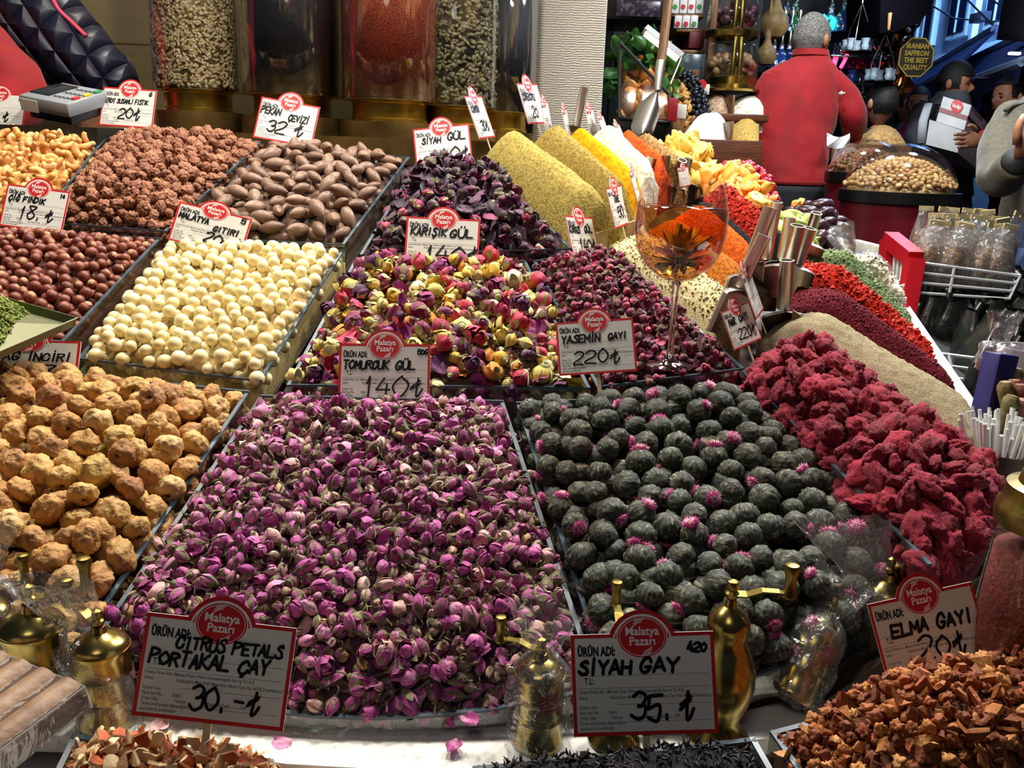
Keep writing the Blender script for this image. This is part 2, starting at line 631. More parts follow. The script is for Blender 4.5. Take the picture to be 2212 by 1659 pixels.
def fig_mesh(k):
    r = random.Random(100 + k); o = (r.uniform(0, 50), r.uniform(0, 50), r.uniform(0, 50))
    fl = r.uniform(0.62, 0.86); el = r.uniform(0.85, 1.0)
    mb = MB()
    pinch = r.uniform(0.0, 0.45)

    def fn(v):
        w = 1 + 0.16 * nz(v, 1.3, o) + 0.09 * nz(v, 3.1, o)
        rg = abs(nz(Vector((v.x, v.y, v.z * 0.35)), 5.5, o))
        w -= 0.20 * (1 - min(1, rg * 5)) * 0.55
        w += 0.035 * nz(v, 11, o)
        p = v * w
        if v.z > 0.55:                                  # stalk end drawn out
            t = (v.z - 0.55) / 0.45
            p = Vector((p.x * (1 - 0.55 * t), p.y * (1 - 0.55 * t), p.z + pinch * t * t))
        if v.z < -0.86:                                 # the eye sinks in
            p.z += 0.30 * ((-v.z - 0.86) / 0.14)
        return Vector((p.x, p.y * el, p.z * fl))
    mb.blob((0, 0, 0), 0.0205, 4, fn)
    for i, f in enumerate(mb.f):
        c = sum((mb.v[j] for j in f), Vector()) / 3
        if c.z < 0 and math.hypot(c.x, c.y) < 0.0030: mb.m[i] = 1
    return mb.mesh('dried_fig', [mat('fig_skin', ['#c69656', '#b88244', '#d0a464', '#a8743e', '#cc9e5c', '#ba9850', '#9a663a', '#d4b074'], 0.62,
                                     var='#80512c', scale=95, bump=1.0, bscale=170, contrast=(0.48, 0.78), sss=0.05),
                                 mat('fig_eye', '#3a2218', 0.9)])


def cashew_mesh(k):
    r = random.Random(k)
    mb = MB()
    pts = []; rad = []
    for i in range(9):
        t = i / 8; a = -1.15 + 2.3 * t
        pts.append((0.009 * math.sin(a) * 1.2, 0.009 * (1 - math.cos(a)) * 1.5, 0))
        rad.append(0.0058 * (0.25 + 0.75 * math.sin(PI * (0.06 + 0.88 * t)) ** 0.5) * (1.1 - 0.2 * t))
    mb.tube(pts, rad, 10, flat=0.85)
    return mb.mesh('cashew', mat('cashew_skin', ['#e0ad62', '#c98842', '#e8bd7c', '#b87a3c', '#dca25a', '#edcb92'], 0.42, var='#b3743a', scale=140, contrast=(0.5, 0.8), sss=0.05))


def lump_mesh(name, k, r, amp, fq, m, sub=4, el=1.0, fl=1.0, grain=0.0):
    rr = random.Random(k * 13 + 5); o = (rr.uniform(0, 50), rr.uniform(0, 50), rr.uniform(0, 50))

    def fn(v):
        w = 1 + amp * nz(v, fq, o) + amp * 0.5 * nz(v, fq * 2.3, o) + grain * nz(v, fq * 6, o)
        return Vector((v.x * w, v.y * w * el, v.z * w * fl))
    return MB().blob((0, 0, 0), r, sub, fn).mesh(name, m)


def sesame_mesh(k):
    r = random.Random(k + 40)
    mb = MB()
    o = (r.uniform(0, 50), r.uniform(0, 50), 0)

    def fn(v):
        w = 1 + 0.24 * nz(v, 2.0, o) + 0.30 * nz(v, 5.5, o) + .1 * nz(v, 12, o)
        return Vector((v.x * w * 1.25, v.y * w, v.z * w * 0.9))
    mb.blob((0, 0, 0), 0.0105, 4, fn)
    return mb.mesh('sesame_peanut', mat('sesame_coat', ['#9a5c40', '#884e36', '#a86c4a', '#7e4630', '#9e6244'], 0.5, var='#c79a74', scale=420, bump=0.9, bscale=520, contrast=(0.5, 0.72)))


def pecan_mesh(k):
    r = random.Random(k + 60)
    mb = MB()
    pr = []
    n = 16
    for i in range(n + 1):
        t = i / n
        rr = math.sin(PI * t) ** 0.62
        z = (t - 0.5) * 0.052
        if t > 0.93: rr *= 0.8
        pr.append((max(0.0006, 0.0132 * rr), z * (1 + 0.05 * (t > 0.9))))
    mb.lathe(pr, 18)
    o = (r.uniform(0, 9), 0, 0)
    mb.v = [Vector((p.x * (1 + 0.05 * nz(p, 60, o)), p.y * (0.93 + 0.05 * nz(p, 60, o)), p.z)) for p in mb.v]
    return mb.mesh('pecan', mat('pecan_shell', ['#7c5f4c', '#876a55', '#715443', '#927560', '#806350'], 0.42, var='#5b3d30', scale=50, contrast=(0.52, 0.75), stretch=(1, 1, 0.35), spec=0.4))


def hazel_mesh(k):
    def fn(v):
        z = v.z
        w = 1 - 0.10 * max(0, -z) + 0.03 * nz(v, 2.5, (k * 7, 0, 0))
        return Vector((v.x * w, v.y * w, z * (1.03 + 0.12 * max(0, z) ** 4)))
    mb = MB().blob((0, 0, 0), 0.0098, 3, fn)
    for i, f in enumerate(mb.f):
        c = sum((mb.v[j] for j in f), Vector()) / 3
        if c.z < -0.0078: mb.m[i] = 1
    return mb.mesh('hazelnut', [mat('hazelnut_skin', ['#7c3c2a', '#6d3123', '#8a4a34', '#5e2a20', '#935540', '#74382a'], 0.45, var='#54231a', scale=160, contrast=(0.5, 0.8)),
                                mat('hazelnut_cap', '#b58a66', 0.7)])


def ball_mesh(k):
    fn = (lambda v: v * (1 + 0.012 * nz(v, 2, (k * 5, 0, 0))))
    return MB().blob((0, 0, 0), 0.0112, 3, fn).mesh('coated_nut', mat('cream_coating', ['#ecdca6', '#e6d297', '#f0e2b4', '#e3cf98', '#eedfae'], 0.28, var='#b98f5c', scale=190, contrast=(0.70, 0.80), spec=0.55, sss=0.06))


def bud_prof(t, L, R):
    return R * (math.sin(PI * min(1, (t * 0.80 + 0.13))) ** 0.75) * (1 - 0.25 * t)


def flower_parts(k, L, R, npet, openness, wav, petm, leafm, sep=5, stem=0.008, core=True, tip=None):
    """one dried rosebud: (petals mesh, calyx mesh); z runs along the flower"""
    r = random.Random(k * 31 + 7)
    pm = MB()
    if core:
        pr = [(max(0.0004, bud_prof(i / 7, L, R) * 0.86), i / 7 * L * 0.93) for i in range(8)]
        pm.lathe(pr, 9)
    for i in range(npet):
        a0 = i * 2.39996 + r.uniform(-.3, .3)
        half = r.uniform(0.75, 1.25)
        lay = 1 + 0.07 * i / max(1, npet) * 3 + r.uniform(0, 0.05)
        op = openness * (0.3 + i / npet) * r.uniform(0.5, 1.4)
        top = r.uniform(0.86, 1.06)
        ph = r.uniform(0, 6)

        def fn(a, b, a0=a0, half=half, lay=lay, op=op, top=top, ph=ph):
            s = (a - .5) * 2
            t = b * top * (1 - 0.28 * abs(s) ** 2.2 * b)
            rr = bud_prof(min(t, 1), L, R) * lay + op * R * b * b
            wv = wav * R * b * math.sin(ph + s * 4.0 + b * 3)
            an = a0 + s * half * (1 - 0.25 * b * (openness < 0.2))
            return Vector(((rr + wv) * math.cos(an), (rr + wv) * math.sin(an), t * L + wav * R * 0.6 * b * math.cos(ph * 2 + s * 5)))
        pm.sheet(fn, 6, 6)
    pet = pm.mesh('petals', petm, fix=False)
    cm = MB()
    cm.lathe([(0.0006, -L * 0.22), (R * 0.42, -L * 0.12), (R * 0.5, -L * 0.02), (R * 0.55, L * 0.06), (R * 0.4, L * 0.1)], 8)
    if stem:
        st = stem * r.uniform(0.2, 1.2)
        cm.tube([(0, 0, -L * 0.18), (r.uniform(-1, 1) * st * 0.2, r.uniform(-1, 1) * st * 0.2, -L * 0.2 - st * 0.5), (r.uniform(-1, 1) * st * 0.4, r.uniform(-1, 1) * st * 0.4, -L * 0.2 - st)], R * 0.13, 5)
    for i in range(sep):
        a0 = 2 * PI * i / max(1, sep) + r.uniform(-.2, .2)
        ln = r.uniform(0.55, 1.05); curl = r.choice([0, 0, 0.25, 0.9, 1.3]) * r.uniform(0.6, 1)

        def fs(a, b, a0=a0, ln=ln, curl=curl):
            s = (a - .5) * 2
            t = 0.02 + b * ln
            rr = bud_prof(min(t, 1), L, R) * 1.13 + R * curl * b * b
            w = 0.50 * (1 - b ** 1.5) + 0.03
            return Vector((rr * math.cos(a0 + s * w), rr * math.sin(a0 + s * w), (t - curl * 0.3 * b * b) * L))
        cm.sheet(fs, 2, 5)
    cal = cm.mesh('calyx', leafm, fix=False)
    return pet, [('calyx', cal)] if sep or stem else []


def petal_mesh(name, k, S, m):
    """a loose curled petal"""
    r = random.Random(k * 17 + 3); c = r.uniform(0.5, 1.6); w = r.uniform(0.7, 1.0); ph = r.uniform(0, 6)

    def fn(a, b):
        s = (a - .5) * 2
        ww = w * S * math.sin(PI * (0.12 + 0.83 * b)) ** 0.6
        return Vector((ww * s * 0.55, (b - .5) * S, S * 0.35 * c * (s * s * 0.5 + (b - .5) ** 2 * 1.2) + S * 0.07 * math.sin(ph + 6 * s + 4 * b)))
    return MB().sheet(fn, 7, 7).mesh(name, m, fix=False)


def teaball(k, tuft):
    r = random.Random(k * 7 + 11); o = (r.uniform(0, 50), 0, r.uniform(0, 50))
    tw = r.uniform(-1.2, 1.2)
    mb = MB()

    def fn(v):
        a = math.atan2(v.y, v.x) + tw * v.z; rho = math.hypot(v.x, v.y)
        c = Vector((math.cos(a) * 3.2, math.sin(a) * 3.2, v.z * 0.7)) + Vector(o)
        w = 1 + rho * 0.20 * abs(mnoise.noise(c * 1.6)) + rho * 0.09 * mnoise.noise(c * 4) - 0.05 * (abs(v.z) > 0.93)
        return Vector((v.x * w, v.y * w, v.z * w * 0.94))
    mb.blob((0, 0, 0), 0.0178, 4, fn)
    m = teamat()
    me = mb.mesh('tea_ball', m)
    kids = []
    if tuft:
        fm = MB()
        fm.mi = 0
        R = 0.0102 * r.uniform(0.8, 1.15)
        fm.blob((0, 0, 0.0145), (R * .85, R * .85, R * 0.55), 2)
        n = 130
        for i in range(n):
            t = math.sqrt((i + .5) / n); ph = i * 2.39996
            d = Vector((math.cos(ph) * t, math.sin(ph) * t, math.sqrt(max(0, 1 - t * t)) * 0.75 + 0.1)).normalized()
            b = Vector((0, 0, 0.0150)) + Vector((d.x * R * .9, d.y * R * .9, d.z * R * .55))
            e = b + (d + Vector((r.uniform(-.3, .3), r.uniform(-.3, .3), r.uniform(-.2, .2)))) * R * r.uniform(0.25, 0.55)
            s = Vector((-d.y, d.x, 0.2)).normalized() * R * 0.085
            q = d.cross(s)
            fm.mi = 1 if (t < 0.42 or r.random() < 0.15) else 0
            fm.add([b + s, b - s * .5 + q, b - s * .5 - q, e], [(0, 1, 3), (1, 2, 3), (2, 0, 3)])
        pink = mat('tuft_pink', ['#b02070', '#c03488', '#9c1a64', '#cc4a94'], 0.7, sheen=0.3)
        pale = mat('tuft_pale', '#e8b8bc', 0.7)
        kids.append(('flower_tuft', fm.mesh('flower_tuft', [pink, pale], fix=False)))
    return me, kids


def teamat():
    if 'rolled_tea_leaf' in MATS: return MATS['rolled_tea_leaf']
    m, nt, b = _base('rolled_tea_leaf'); L = nt.links
    tc = N(nt, 'ShaderNodeTexCoord'); sp = N(nt, 'ShaderNodeSeparateXYZ'); L.new(tc.outputs['Object'], sp.inputs[0])
    c1 = N(nt, 'ShaderNodeCombineXYZ'); L.new(sp.outputs[0], c1.inputs[0]); L.new(sp.outputs[1], c1.inputs[1])
    no = N(nt, 'ShaderNodeVectorMath', operation='NORMALIZE'); L.new(c1.outputs[0], no.inputs[0])
    mu = N(nt, 'ShaderNodeMath', operation='MULTIPLY'); mu.inputs[1].default_value = 28; L.new(sp.outputs[2], mu.inputs[0])
    c2 = N(nt, 'ShaderNodeCombineXYZ'); L.new(mu.outputs[0], c2.inputs[2])
    ad = N(nt, 'ShaderNodeVectorMath', operation='ADD'); L.new(no.outputs[0], ad.inputs[0]); L.new(c2.outputs[0], ad.inputs[1])
    oi = N(nt, 'ShaderNodeObjectInfo'); of = N(nt, 'ShaderNodeMath', operation='MULTIPLY'); of.inputs[1].default_value = 40
    L.new(oi.outputs['Random'], of.inputs[0])
    a2 = N(nt, 'ShaderNodeVectorMath', operation='ADD'); L.new(ad.outputs[0], a2.inputs[0]); L.new(of.outputs[0], a2.inputs[1])
    n1 = N(nt, 'ShaderNodeTexNoise'); n1.inputs['Scale'].default_value = 5.5; n1.inputs['Detail'].default_value = 6; n1.inputs['Roughness'].default_value = 0.7
    L.new(a2.outputs[0], n1.inputs['Vector'])
    cr = N(nt, 'ShaderNodeValToRGB'); e = cr.color_ramp.elements
    e[0].position = 0.38; e[0].color = (*srgb('#0e100b'), 1)
    e[1].position = 0.70; e[1].color = (*srgb('#b4ae90'), 1)
    x = e.new(0.48); x.color = (*srgb('#24281c'), 1)
    x = e.new(0.56); x.color = (*srgb('#484b38'), 1)
    L.new(n1.outputs['Fac'], cr.inputs[0]); L.new(cr.outputs[0], b.inputs['Base Color'])
    bp = N(nt, 'ShaderNodeBump'); bp.inputs['Strength'].default_value = 0.8; bp.inputs['Distance'].default_value = 0.0015
    L.new(n1.outputs['Fac'], bp.inputs['Height']); L.new(bp.outputs[0], b.inputs['Normal'])
    b.inputs['Roughness'].default_value = 0.6
    MATS['rolled_tea_leaf'] = m
    return m


def celosia_mesh(k):
    r = random.Random(k * 3 + 1); o = (r.uniform(0, 50), r.uniform(0, 50), 0)
    el = r.uniform(0.6, 1.1); fl = r.uniform(0.5, 0.85)

    def fn(v):
        w = 1 + 0.36 * nz(v, 1.6, o) + 0.26 * abs(nz(v, 4.0, o)) + 0.20 * nz(v, 8, o) + .12 * nz(v, 17, o)
        return Vector((v.x * w * 1.2, v.y * w * el, v.z * w * fl))
    mb = MB().blob((0, 0, 0), 0.0175, 4, fn)
    return mb.mesh('cockscomb', mat('cockscomb_velvet', ['#98062a', '#800422', '#a80a30', '#8c0628', '#74041e', '#a01434', '#68061e'], 0.85, var='#b01c3c', scale=380, bump=1.0, bscale=620, sheen=0.12, contrast=(0.5, 0.75)))


def shard_mesh(name, k, S, th, mats, curl=0.5, irr=0.35, top=0):
    """a small cut, curled chip: rind or dried fruit; faces of side 'top' take the second material"""
    r = random.Random(k * 19 + 2)
    n = r.choice([4, 5, 5, 6])
    pl = []
    for i in range(n):
        a = 2 * PI * (i + r.uniform(-.25, .25)) / n
        q = S * (1 + r.uniform(-irr, irr))
        pl.append((q * math.cos(a), q * 0.72 * math.sin(a)))
    bm = bmesh.new()
    def zc(x, y): return curl * (x * x + 0.4 * y * y) / S + 0.12 * S * math.sin(x / S * 3 + k)
    lo = [bm.verts.new((x, y, zc(x, y) - th / 2 * r.uniform(.7, 1.2))) for x, y in pl]
    hi = [bm.verts.new((x * .92, y * .92, zc(x, y) + th / 2 * r.uniform(.7, 1.2))) for x, y in pl]
    f1 = bm.faces.new(list(reversed(lo))); f2 = bm.faces.new(hi); f2.material_index = top
    for i in range(n): bm.faces.new((lo[i], lo[(i + 1) % n], hi[(i + 1) % n], hi[i]))
    bmesh.ops.triangulate(bm, faces=[f1, f2])
    bmesh.ops.subdivide_edges(bm, edges=bm.edges[:], cuts=1, use_grid_fill=True)
    for q in bm.verts:
        q.co += Vector((mnoise.noise(q.co / S * 1.9 + Vector((k, 0, 0))), mnoise.noise(q.co / S * 1.9 + Vector((0, k, 9))), mnoise.noise(q.co / S * 1.9 + Vector((5, 0, k))))) * S * 0.16
    me = bpy.data.meshes.new(name); bm.to_mesh(me); bm.free()
    for m in mats: me.materials.append(m)
    me.polygons.foreach_set('use_smooth', [True] * len(me.polygons))
    me.set_sharp_from_angle(angle=math.radians(38))
    return me


def one(m): return (m, [])
# ------------------------------------------------------------------ the trays and what lies in them
def tray(name, p, label, wall=0.06, rimw=0.006, front=True, sides='tblr', cat='tray', group=None, rim=RIM):
    """open tray of clear panes with slate-coloured polished edges, following the bed's outline"""
    nseg = 10
    t = np.linspace(0, 1, nseg + 1)
    runs = {'t': (t, t * 0), 'b': (t, t * 0 + 1), 'l': (t * 0, t), 'r': (t * 0 + 1, t)}
    pm, rm = MB(), MB()
    ctr = sum(p.c) / 4
    for s in sides:
        a, b = runs[s]
        pts = p.base(a, b)
        mid = pts[nseg // 2]
        rng_ = range(nseg) if s in 'tb' else [0]
        for i in rng_:
            A = Vector(pts[i]); B = Vector(pts[i + 1]) if s in 'tb' else Vector(pts[nseg])
            d = (B - A).normalized()
            inw = Vector(ctr - mid); inw.z = 0
            inw = (inw - d * inw.dot(d)); inw.z = 0; inw.normalize()
            dn = Vector((0, 0, -wall))
            w = inw * rimw
            for mbx, lo, hi in ((pm, -wall, -0.0015), (rm, -0.0015, 0.0015)):
                L = Vector((0, 0, lo)); Hh = Vector((0, 0, hi))
                mbx.hexa([A + L, B + L, B + w + L, A + w + L, A + Hh, B + Hh, B + w + Hh, A + w + Hh])
    o = pm.build(name, PANE, smooth=False)
    tag(o, label, cat, group)
    rm.build('rim', rim, o, smooth=False)
    fl = MB()
    c = [Vector(q) for q in (p.c[0], p.c[1], p.c[2], p.c[3])]
    k = Vector((0, 0, -wall)); k2 = Vector((0, 0, -wall - 0.004))
    mbm, mtm = Vector(p.mb), Vector(p.mt)
    top = [c[0] + k, mtm + k, c[1] + k, c[2] + k, mbm + k, c[3] + k]
    fl.prism([q + Vector((0, 0, -0.004)) for q in top], (0, 0, 0.004))
    fl.build('tray_base', mat('tray_base_board', '#5a4d40', 0.6), o, smooth=False)
    return o


GLASS_TRAYS = 'glass trays of the display'
T = {}
T['cashew'] = Patch((-165, 285), (243, 287), (92, 476), (-360, 470), H=0.03, inset=.004, seed=1)
T['sesame'] = Patch((255, 287), (572, 303), (360, 503), (98, 482), H=0.045, inset=.004, seed=2, ea=.3)
T['pecan'] = Patch((584, 310), (890, 338), (746, 532), (374, 512), H=0.035, inset=.004, seed=3, drop=.02)
T['hazel'] = Patch((-290, 478), (354, 514), (142, 742), (-640, 690), H=0.028, inset=.004, seed=4)
T['ball'] = Patch((372, 520), (748, 540), (566, 828), (160, 778), H=0.020, inset=.004, seed=5, drop=.010, ea=.12, eb=.12)
T['fig'] = Patch((-150, 775), (548, 842), (158, 1428), (-420, 1400), H=0.045, inset=.004, seed=6, drop=.02)
T['blackrose'] = Patch((900, 345), (1075, 372), (1240, 540), (772, 553), H=0.055, inset=.004, seed=7, drop=.015, ea=.3, eb=.3)
T['mixrose'] = Patch((762, 560), (1140, 562), (1282, 842), (612, 836), H=0.035, inset=.004, seed=8, ea=.25)
T['pinkrose'] = Patch((1148, 562), (1312, 535), (1615, 800), (1288, 842), H=0.040, inset=.004, seed=9, drop=.01, ea=.3)
T['bud'] = Patch((560, 850), (1092, 862), (1308, 1495, .95), (165, 1425), mb=(690, 1558, .92), H=0.035, inset=.004, seed=10, drop=.015, ea=.18, eb=.2)
T['tea'] = Patch((1108, 866), (1592, 845), (2000, 1232), (1312, 1500, .95), mb=(1690, 1450), H=0.028, inset=.004, seed=11, drop=.014, ea=.15, eb=.15)
T['celosia'] = Patch((1597, 800), (1715, 735), (2158, 1012, 1.2), (2008, 1228, .99), mb=(2140, 1160, 1.07), H=0.045, inset=.004, seed=12, drop=.015, ea=.35, eb=.2)
T['citrus'] = Patch((150, 1582, .885), (600, 1640, .87), (760, 1800, .78), (40, 1800, .78), H=0.028, inset=.004, seed=13)
T['blacktea'] = Patch((1010, 1655, .87), (1640, 1590, .885), (1760, 1800, .78), (900, 1830, .78), H=0.022, inset=.004, seed=14, eb=.3)
T['apple'] = Patch((1650, 1580, .885), (2330, 1400, .98), (2500, 1800, .72), (1800, 1800, .75), H=0.068, inset=.004, seed=15, ea=.35, eb=.35, lump=.08)

TL = {'cashew': 'glass tray of roasted cashews at the back by the card terminal',
      'sesame': 'glass tray of sesame-coated peanut clusters between the cashews and pecans',
      'pecan': 'glass tray of whole pecans in front of the glass jars',
      'hazel': 'glass tray of brown raw hazelnuts beside the cream balls',
      'ball': 'glass tray of round cream-coated nuts in front of the pecans',
      'fig': 'large glass tray heaped with dried figs',
      'blackrose': 'glass tray of dark purple rose petals beside the olive powders',
      'mixrose': 'glass tray of mixed yellow, red and purple roses',
      'pinkrose': 'glass tray of small crimson roses under the wine glass',
      'bud': 'large glass tray of pink rosebuds in the middle of the display',
      'tea': 'glass tray of dark rolled tea balls with pink flowers',
      'celosia': 'glass tray of crimson cockscomb flowers beside the tea balls',
      'citrus': 'front glass tray of dried orange peel',
      'blacktea': 'front glass tray of loose black tea',
      'apple': 'front glass tray heaped with dried apple pieces'}
for k_, p_ in T.items():
    tray('glass_tray', p_, TL[k_], wall=0.032 if k_ in ('bud', 'tea') else 0.055, group=GLASS_TRAYS, sides='tl' if k_ == 'celosia' else 'tblr')

bed = lambda n, c: mat('bed_' + n, c, 0.9, bump=0.5, bscale=150)

heap('cashew', 'roasted golden cashew in the back glass tray near the card terminal', 'nut', 'roasted cashews in their tray', T['cashew'],
     [one(cashew_mesh(k)) for k in range(4)], 0.0225, bed('cashew', '#b07a3c'), 'heap of roasted cashews filling the back tray', 4000, layers=(-.012, .002), seed=21, scale=(1.3, 1.65))
heap('sesame_peanut', 'reddish brown peanut clustered in sesame seed, in the tray behind the hazelnuts', 'candied nut', 'sesame peanuts in their tray', T['sesame'],
     [one(sesame_mesh(k)) for k in range(6)], 0.0210, bed('sesame', '#6e4230'), 'heap of sesame peanuts in the tray between cashews and pecans', 4000, layers=(-.012, .004), seed=22, scale=(.8, 1.35))
heap('pecan', 'whole brown unshelled pecan in the tray before the glass jars', 'nut', 'whole pecans in their tray', T['pecan'],
     [one(pecan_mesh(k)) for k in range(4)], 0.031, bed('pecan', '#503a2e'), 'heap of whole pecans filling the tray before the jars', 2500, rot='lie', layers=(-.016, .006), seed=23, edge=.06)
heap('hazelnut', 'round dark brown raw hazelnut in the tray beside the cream balls', 'nut', 'raw hazelnuts in their tray', T['hazel'],
     [one(hazel_mesh(k)) for k in range(4)], 0.0178, bed('hazel', '#4a241a'), 'heap of raw hazelnuts in the tray beside the cream balls', 5000, layers=(-.011, .003), seed=24)
heap('coated_nut', 'round cream-coloured coated nut in the tray before the pecans', 'coated nut', 'cream-coated nuts in their tray', T['ball'],
     [one(ball_mesh(k)) for k in range(4)], 0.0212, bed('ball', '#b79a64'), 'heap of round cream-coated nuts before the pecans', 5000, layers=(-.013, .004), seed=25)
heap('dried_fig', 'wrinkled tan dried fig in the large tray beside the rosebuds', 'dried fruit', 'dried figs in their tray', T['fig'],
     [one(fig_mesh(k)) for k in range(9)], 0.0335, bed('fig', '#6a4526'), 'heap of dried figs in the large tray beside the rosebuds', 9000, layers=(-.026, -.010, .006), seed=26, edge=.03, bed_off=-.03)

# ---- flowers
LEAFM = mat('dry_sepal', ['#7c7a52', '#8c8660', '#6a6a44', '#98906a', '#757048'], 0.75, var='#5a5236', scale=220)
BUDM = mat('rosebud_petal', ['#a83c86', '#b84a96', '#942e72', '#c35ca2', '#8a2a66', '#cf86ac', '#b0448c', '#a03a7c', '#d8a8a4', '#9a3478'], 0.62, var='#d9a9b0', scale=110, contrast=(0.52, 0.78), bump=0.4, bscale=300, sheen=0.15)
CRIM = mat('crimson_petal', ['#7d1d46', '#962650', '#5e1738', '#b03458', '#6c1a44', '#a02a5c', '#4e1430', '#c04866', '#862050'], 0.65, var='#3c1026', scale=150, contrast=(0.5, 0.75), bump=0.4, bscale=300, sheen=0.15)
PLUM = mat('dark_plum_petal', ['#3e1830', '#4e2040', '#32142a', '#5c2448', '#452038', '#6e2a50', '#2c1224', '#8a2c54', '#503048'], 0.6, var='#23101e', scale=120, contrast=(0.5, 0.75), bump=0.4, bscale=300, sheen=0.15)
MIXM = mat('mixed_rose_petal', ['#7c1444', '#dcae34', '#5a1c50', '#e2cc78', '#b41c38', '#6c1648', '#e8dca8', '#8a1c58', '#d4882a', '#a01844', '#d6c060', '#8c2c74', '#e0bc4c', '#c8405e', '#4a1440'], 0.62, var='#b88a50', scale=90, contrast=(0.66, 0.9), bump=0.4, bscale=300, sheen=0.1)
MIXL = mat('pale_sepal', ['#9a9a62', '#b0ac78', '#80844e', '#c4be90'], 0.75)

bud_protos = [flower_parts(k, 0.0180, 0.0060 + .0004 * (k % 3), 4, 0.06, 0.06, BUDM, LEAFM, stem=.010) for k in range(8)] + \
             [flower_parts(20 + k, 0.014, 0.0075, 6, 0.35, 0.12, BUDM, LEAFM, core=True) for k in range(3)] + \
             [one(petal_mesh('loose_petal', k, 0.016, BUDM)) for k in range(2)] + \
             [flower_parts(40 + k, 0.0125, 0.0045, 3, 0.05, 0.05, mat('faded_petal', ['#cfa6a0', '#b06a90', '#d8b9a4', '#b98a50'], 0.7), LEAFM, stem=0.016) for k in range(3)]
heap('rosebud', 'small dried pink rosebud with green sepals in the large middle tray', 'dried flower', 'dried pink rosebuds in the large tray', T['bud'],
     bud_protos, 0.0135, bed('bud', '#5a3048'), 'heap of dried pink rosebuds filling the large middle tray', 14000, rot='any', layers=(-.010, .002), seed=27,
     weights=[1] * 8 + [.7] * 3 + [.5] * 2 + [.8] * 3, edge=.012, bed=(30, 30), scale=(.95, 1.35))
mix_protos = [flower_parts(60 + k, 0.020, 0.0105, 6, 0.3, 0.14, MIXM, MIXL, stem=0.004) for k in range(6)] + \
             [flower_parts(70 + k, 0.016, 0.0072, 4, 0.06, 0.05, MIXM, MIXL, stem=0.006) for k in range(3)] + \
             [one(petal_mesh('loose_petal', 30 + k, 0.024, MIXM)) for k in range(3)]
heap('dried_rose', 'dried rose in the tray of yellow, crimson and purple mixed roses', 'dried flower', 'mixed dried roses in their tray', T['mixrose'],
     mix_protos, 0.0205, bed('mix', '#6a4a40'), 'heap of mixed yellow, crimson and purple dried roses', 8000, layers=(-.013, .003), seed=28, edge=.02, scale=(1.0, 1.5),
     weights=[1] * 6 + [.9] * 3 + [.8] * 3)
pink_protos = [flower_parts(80 + k, 0.0115, 0.0068, 5, 0.25, 0.14, CRIM, LEAFM, stem=0.003) for k in range(6)] + \
              [one(petal_mesh('loose_petal', 50 + k, 0.015, CRIM)) for k in range(2)]
heap('crimson_rose', 'small dried crimson rose in the tray under the wine glass of tea', 'dried flower', 'small crimson roses in their tray', T['pinkrose'],
     pink_protos, 0.0145, bed('pink', '#451428'), 'heap of small dried crimson roses under the wine glass', 9000, layers=(-.010, .002), seed=29, edge=.015)
black_protos = [flower_parts(90 + k, 0.019, 0.0095, 5, 0.4, 0.2, PLUM, LEAFM, stem=0.0) for k in range(4)] + \
               [one(petal_mesh('loose_petal', 70 + k, 0.028, PLUM)) for k in range(4)] + \
               [flower_parts(96, 0.018, 0.009, 5, 0.3, 0.2, CRIM, MIXL, stem=0.0)]
heap('black_rose', 'crumpled dark plum dried rose in the tray beside the olive powders', 'dried flower', 'dark dried roses in their tray', T['blackrose'],
     black_protos, 0.0205, bed('black', '#2c1424'), 'heap of dark plum dried roses beside the olive powders', 6000, layers=(-.014, .003), seed=30, edge=.02,
     weights=[1] * 4 + [1] * 4 + [.7])
tea_protos = [teaball(k, False) for k in range(4)] + [teaball(10 + k, True) for k in range(5)]
heap('tea_ball', 'dark green ball of rolled tea leaves in the tray beside the pink rosebuds', 'tea ball', 'rolled tea balls in their tray', T['tea'],
     tea_protos, 0.0325, bed('tea', '#22241a'), 'heap of dark rolled tea balls beside the rosebuds', 9000, rot='any', layers=(-.024, -.009, .006), seed=31, edge=.03, bed_off=-.03)
heap('cockscomb', 'velvety crimson cockscomb flower head in the tray beside the tea balls', 'dried flower', 'crimson cockscomb heads in their tray', T['celosia'],
     [one(celosia_mesh(k)) for k in range(8)], 0.0235, bed('cel', '#5e0a22'), 'heap of crimson cockscomb flowers beside the tea balls', 6000, scale=(.55, 1.3), layers=(-.014, .004), seed=32, edge=.02)

# ---- front row
ORANGE = mat('orange_rind', ['#c9622c', '#d8793a', '#b9502a', '#cc6e3c', '#a8472a'], 0.55, var='#9a4322', scale=160, bump=0.5, bscale=600)
PITH = mat('citrus_pith', ['#d9b98a', '#e2c69a', '#cda676', '#b98e62'], 0.75, bump=0.4, bscale=300)
APPLE = mat('dried_apple', ['#a8632c', '#b8763a', '#8c4a20', '#c48a4c', '#7a3e1c', '#ac6a34', '#8a4422', '#c08244', '#a0522e', '#70361c'], 0.7, var='#7a4424', scale=130, contrast=(.5, .8), bump=0.5, bscale=260)
heap('orange_peel', 'small chip of dried orange peel in the front tray by the sweets box', 'dried peel', 'dried orange peel in the front tray', T['citrus'],
     [one(shard_mesh('orange_peel', k, 0.0095, 0.0028, [PITH, ORANGE], curl=.5, top=1)) for k in range(8)], 0.0118, bed('cit', '#7a4a2c'),
     'heap of dried orange peel chips in the front tray', 6000, layers=(-.007, .002), seed=33, edge=.01)
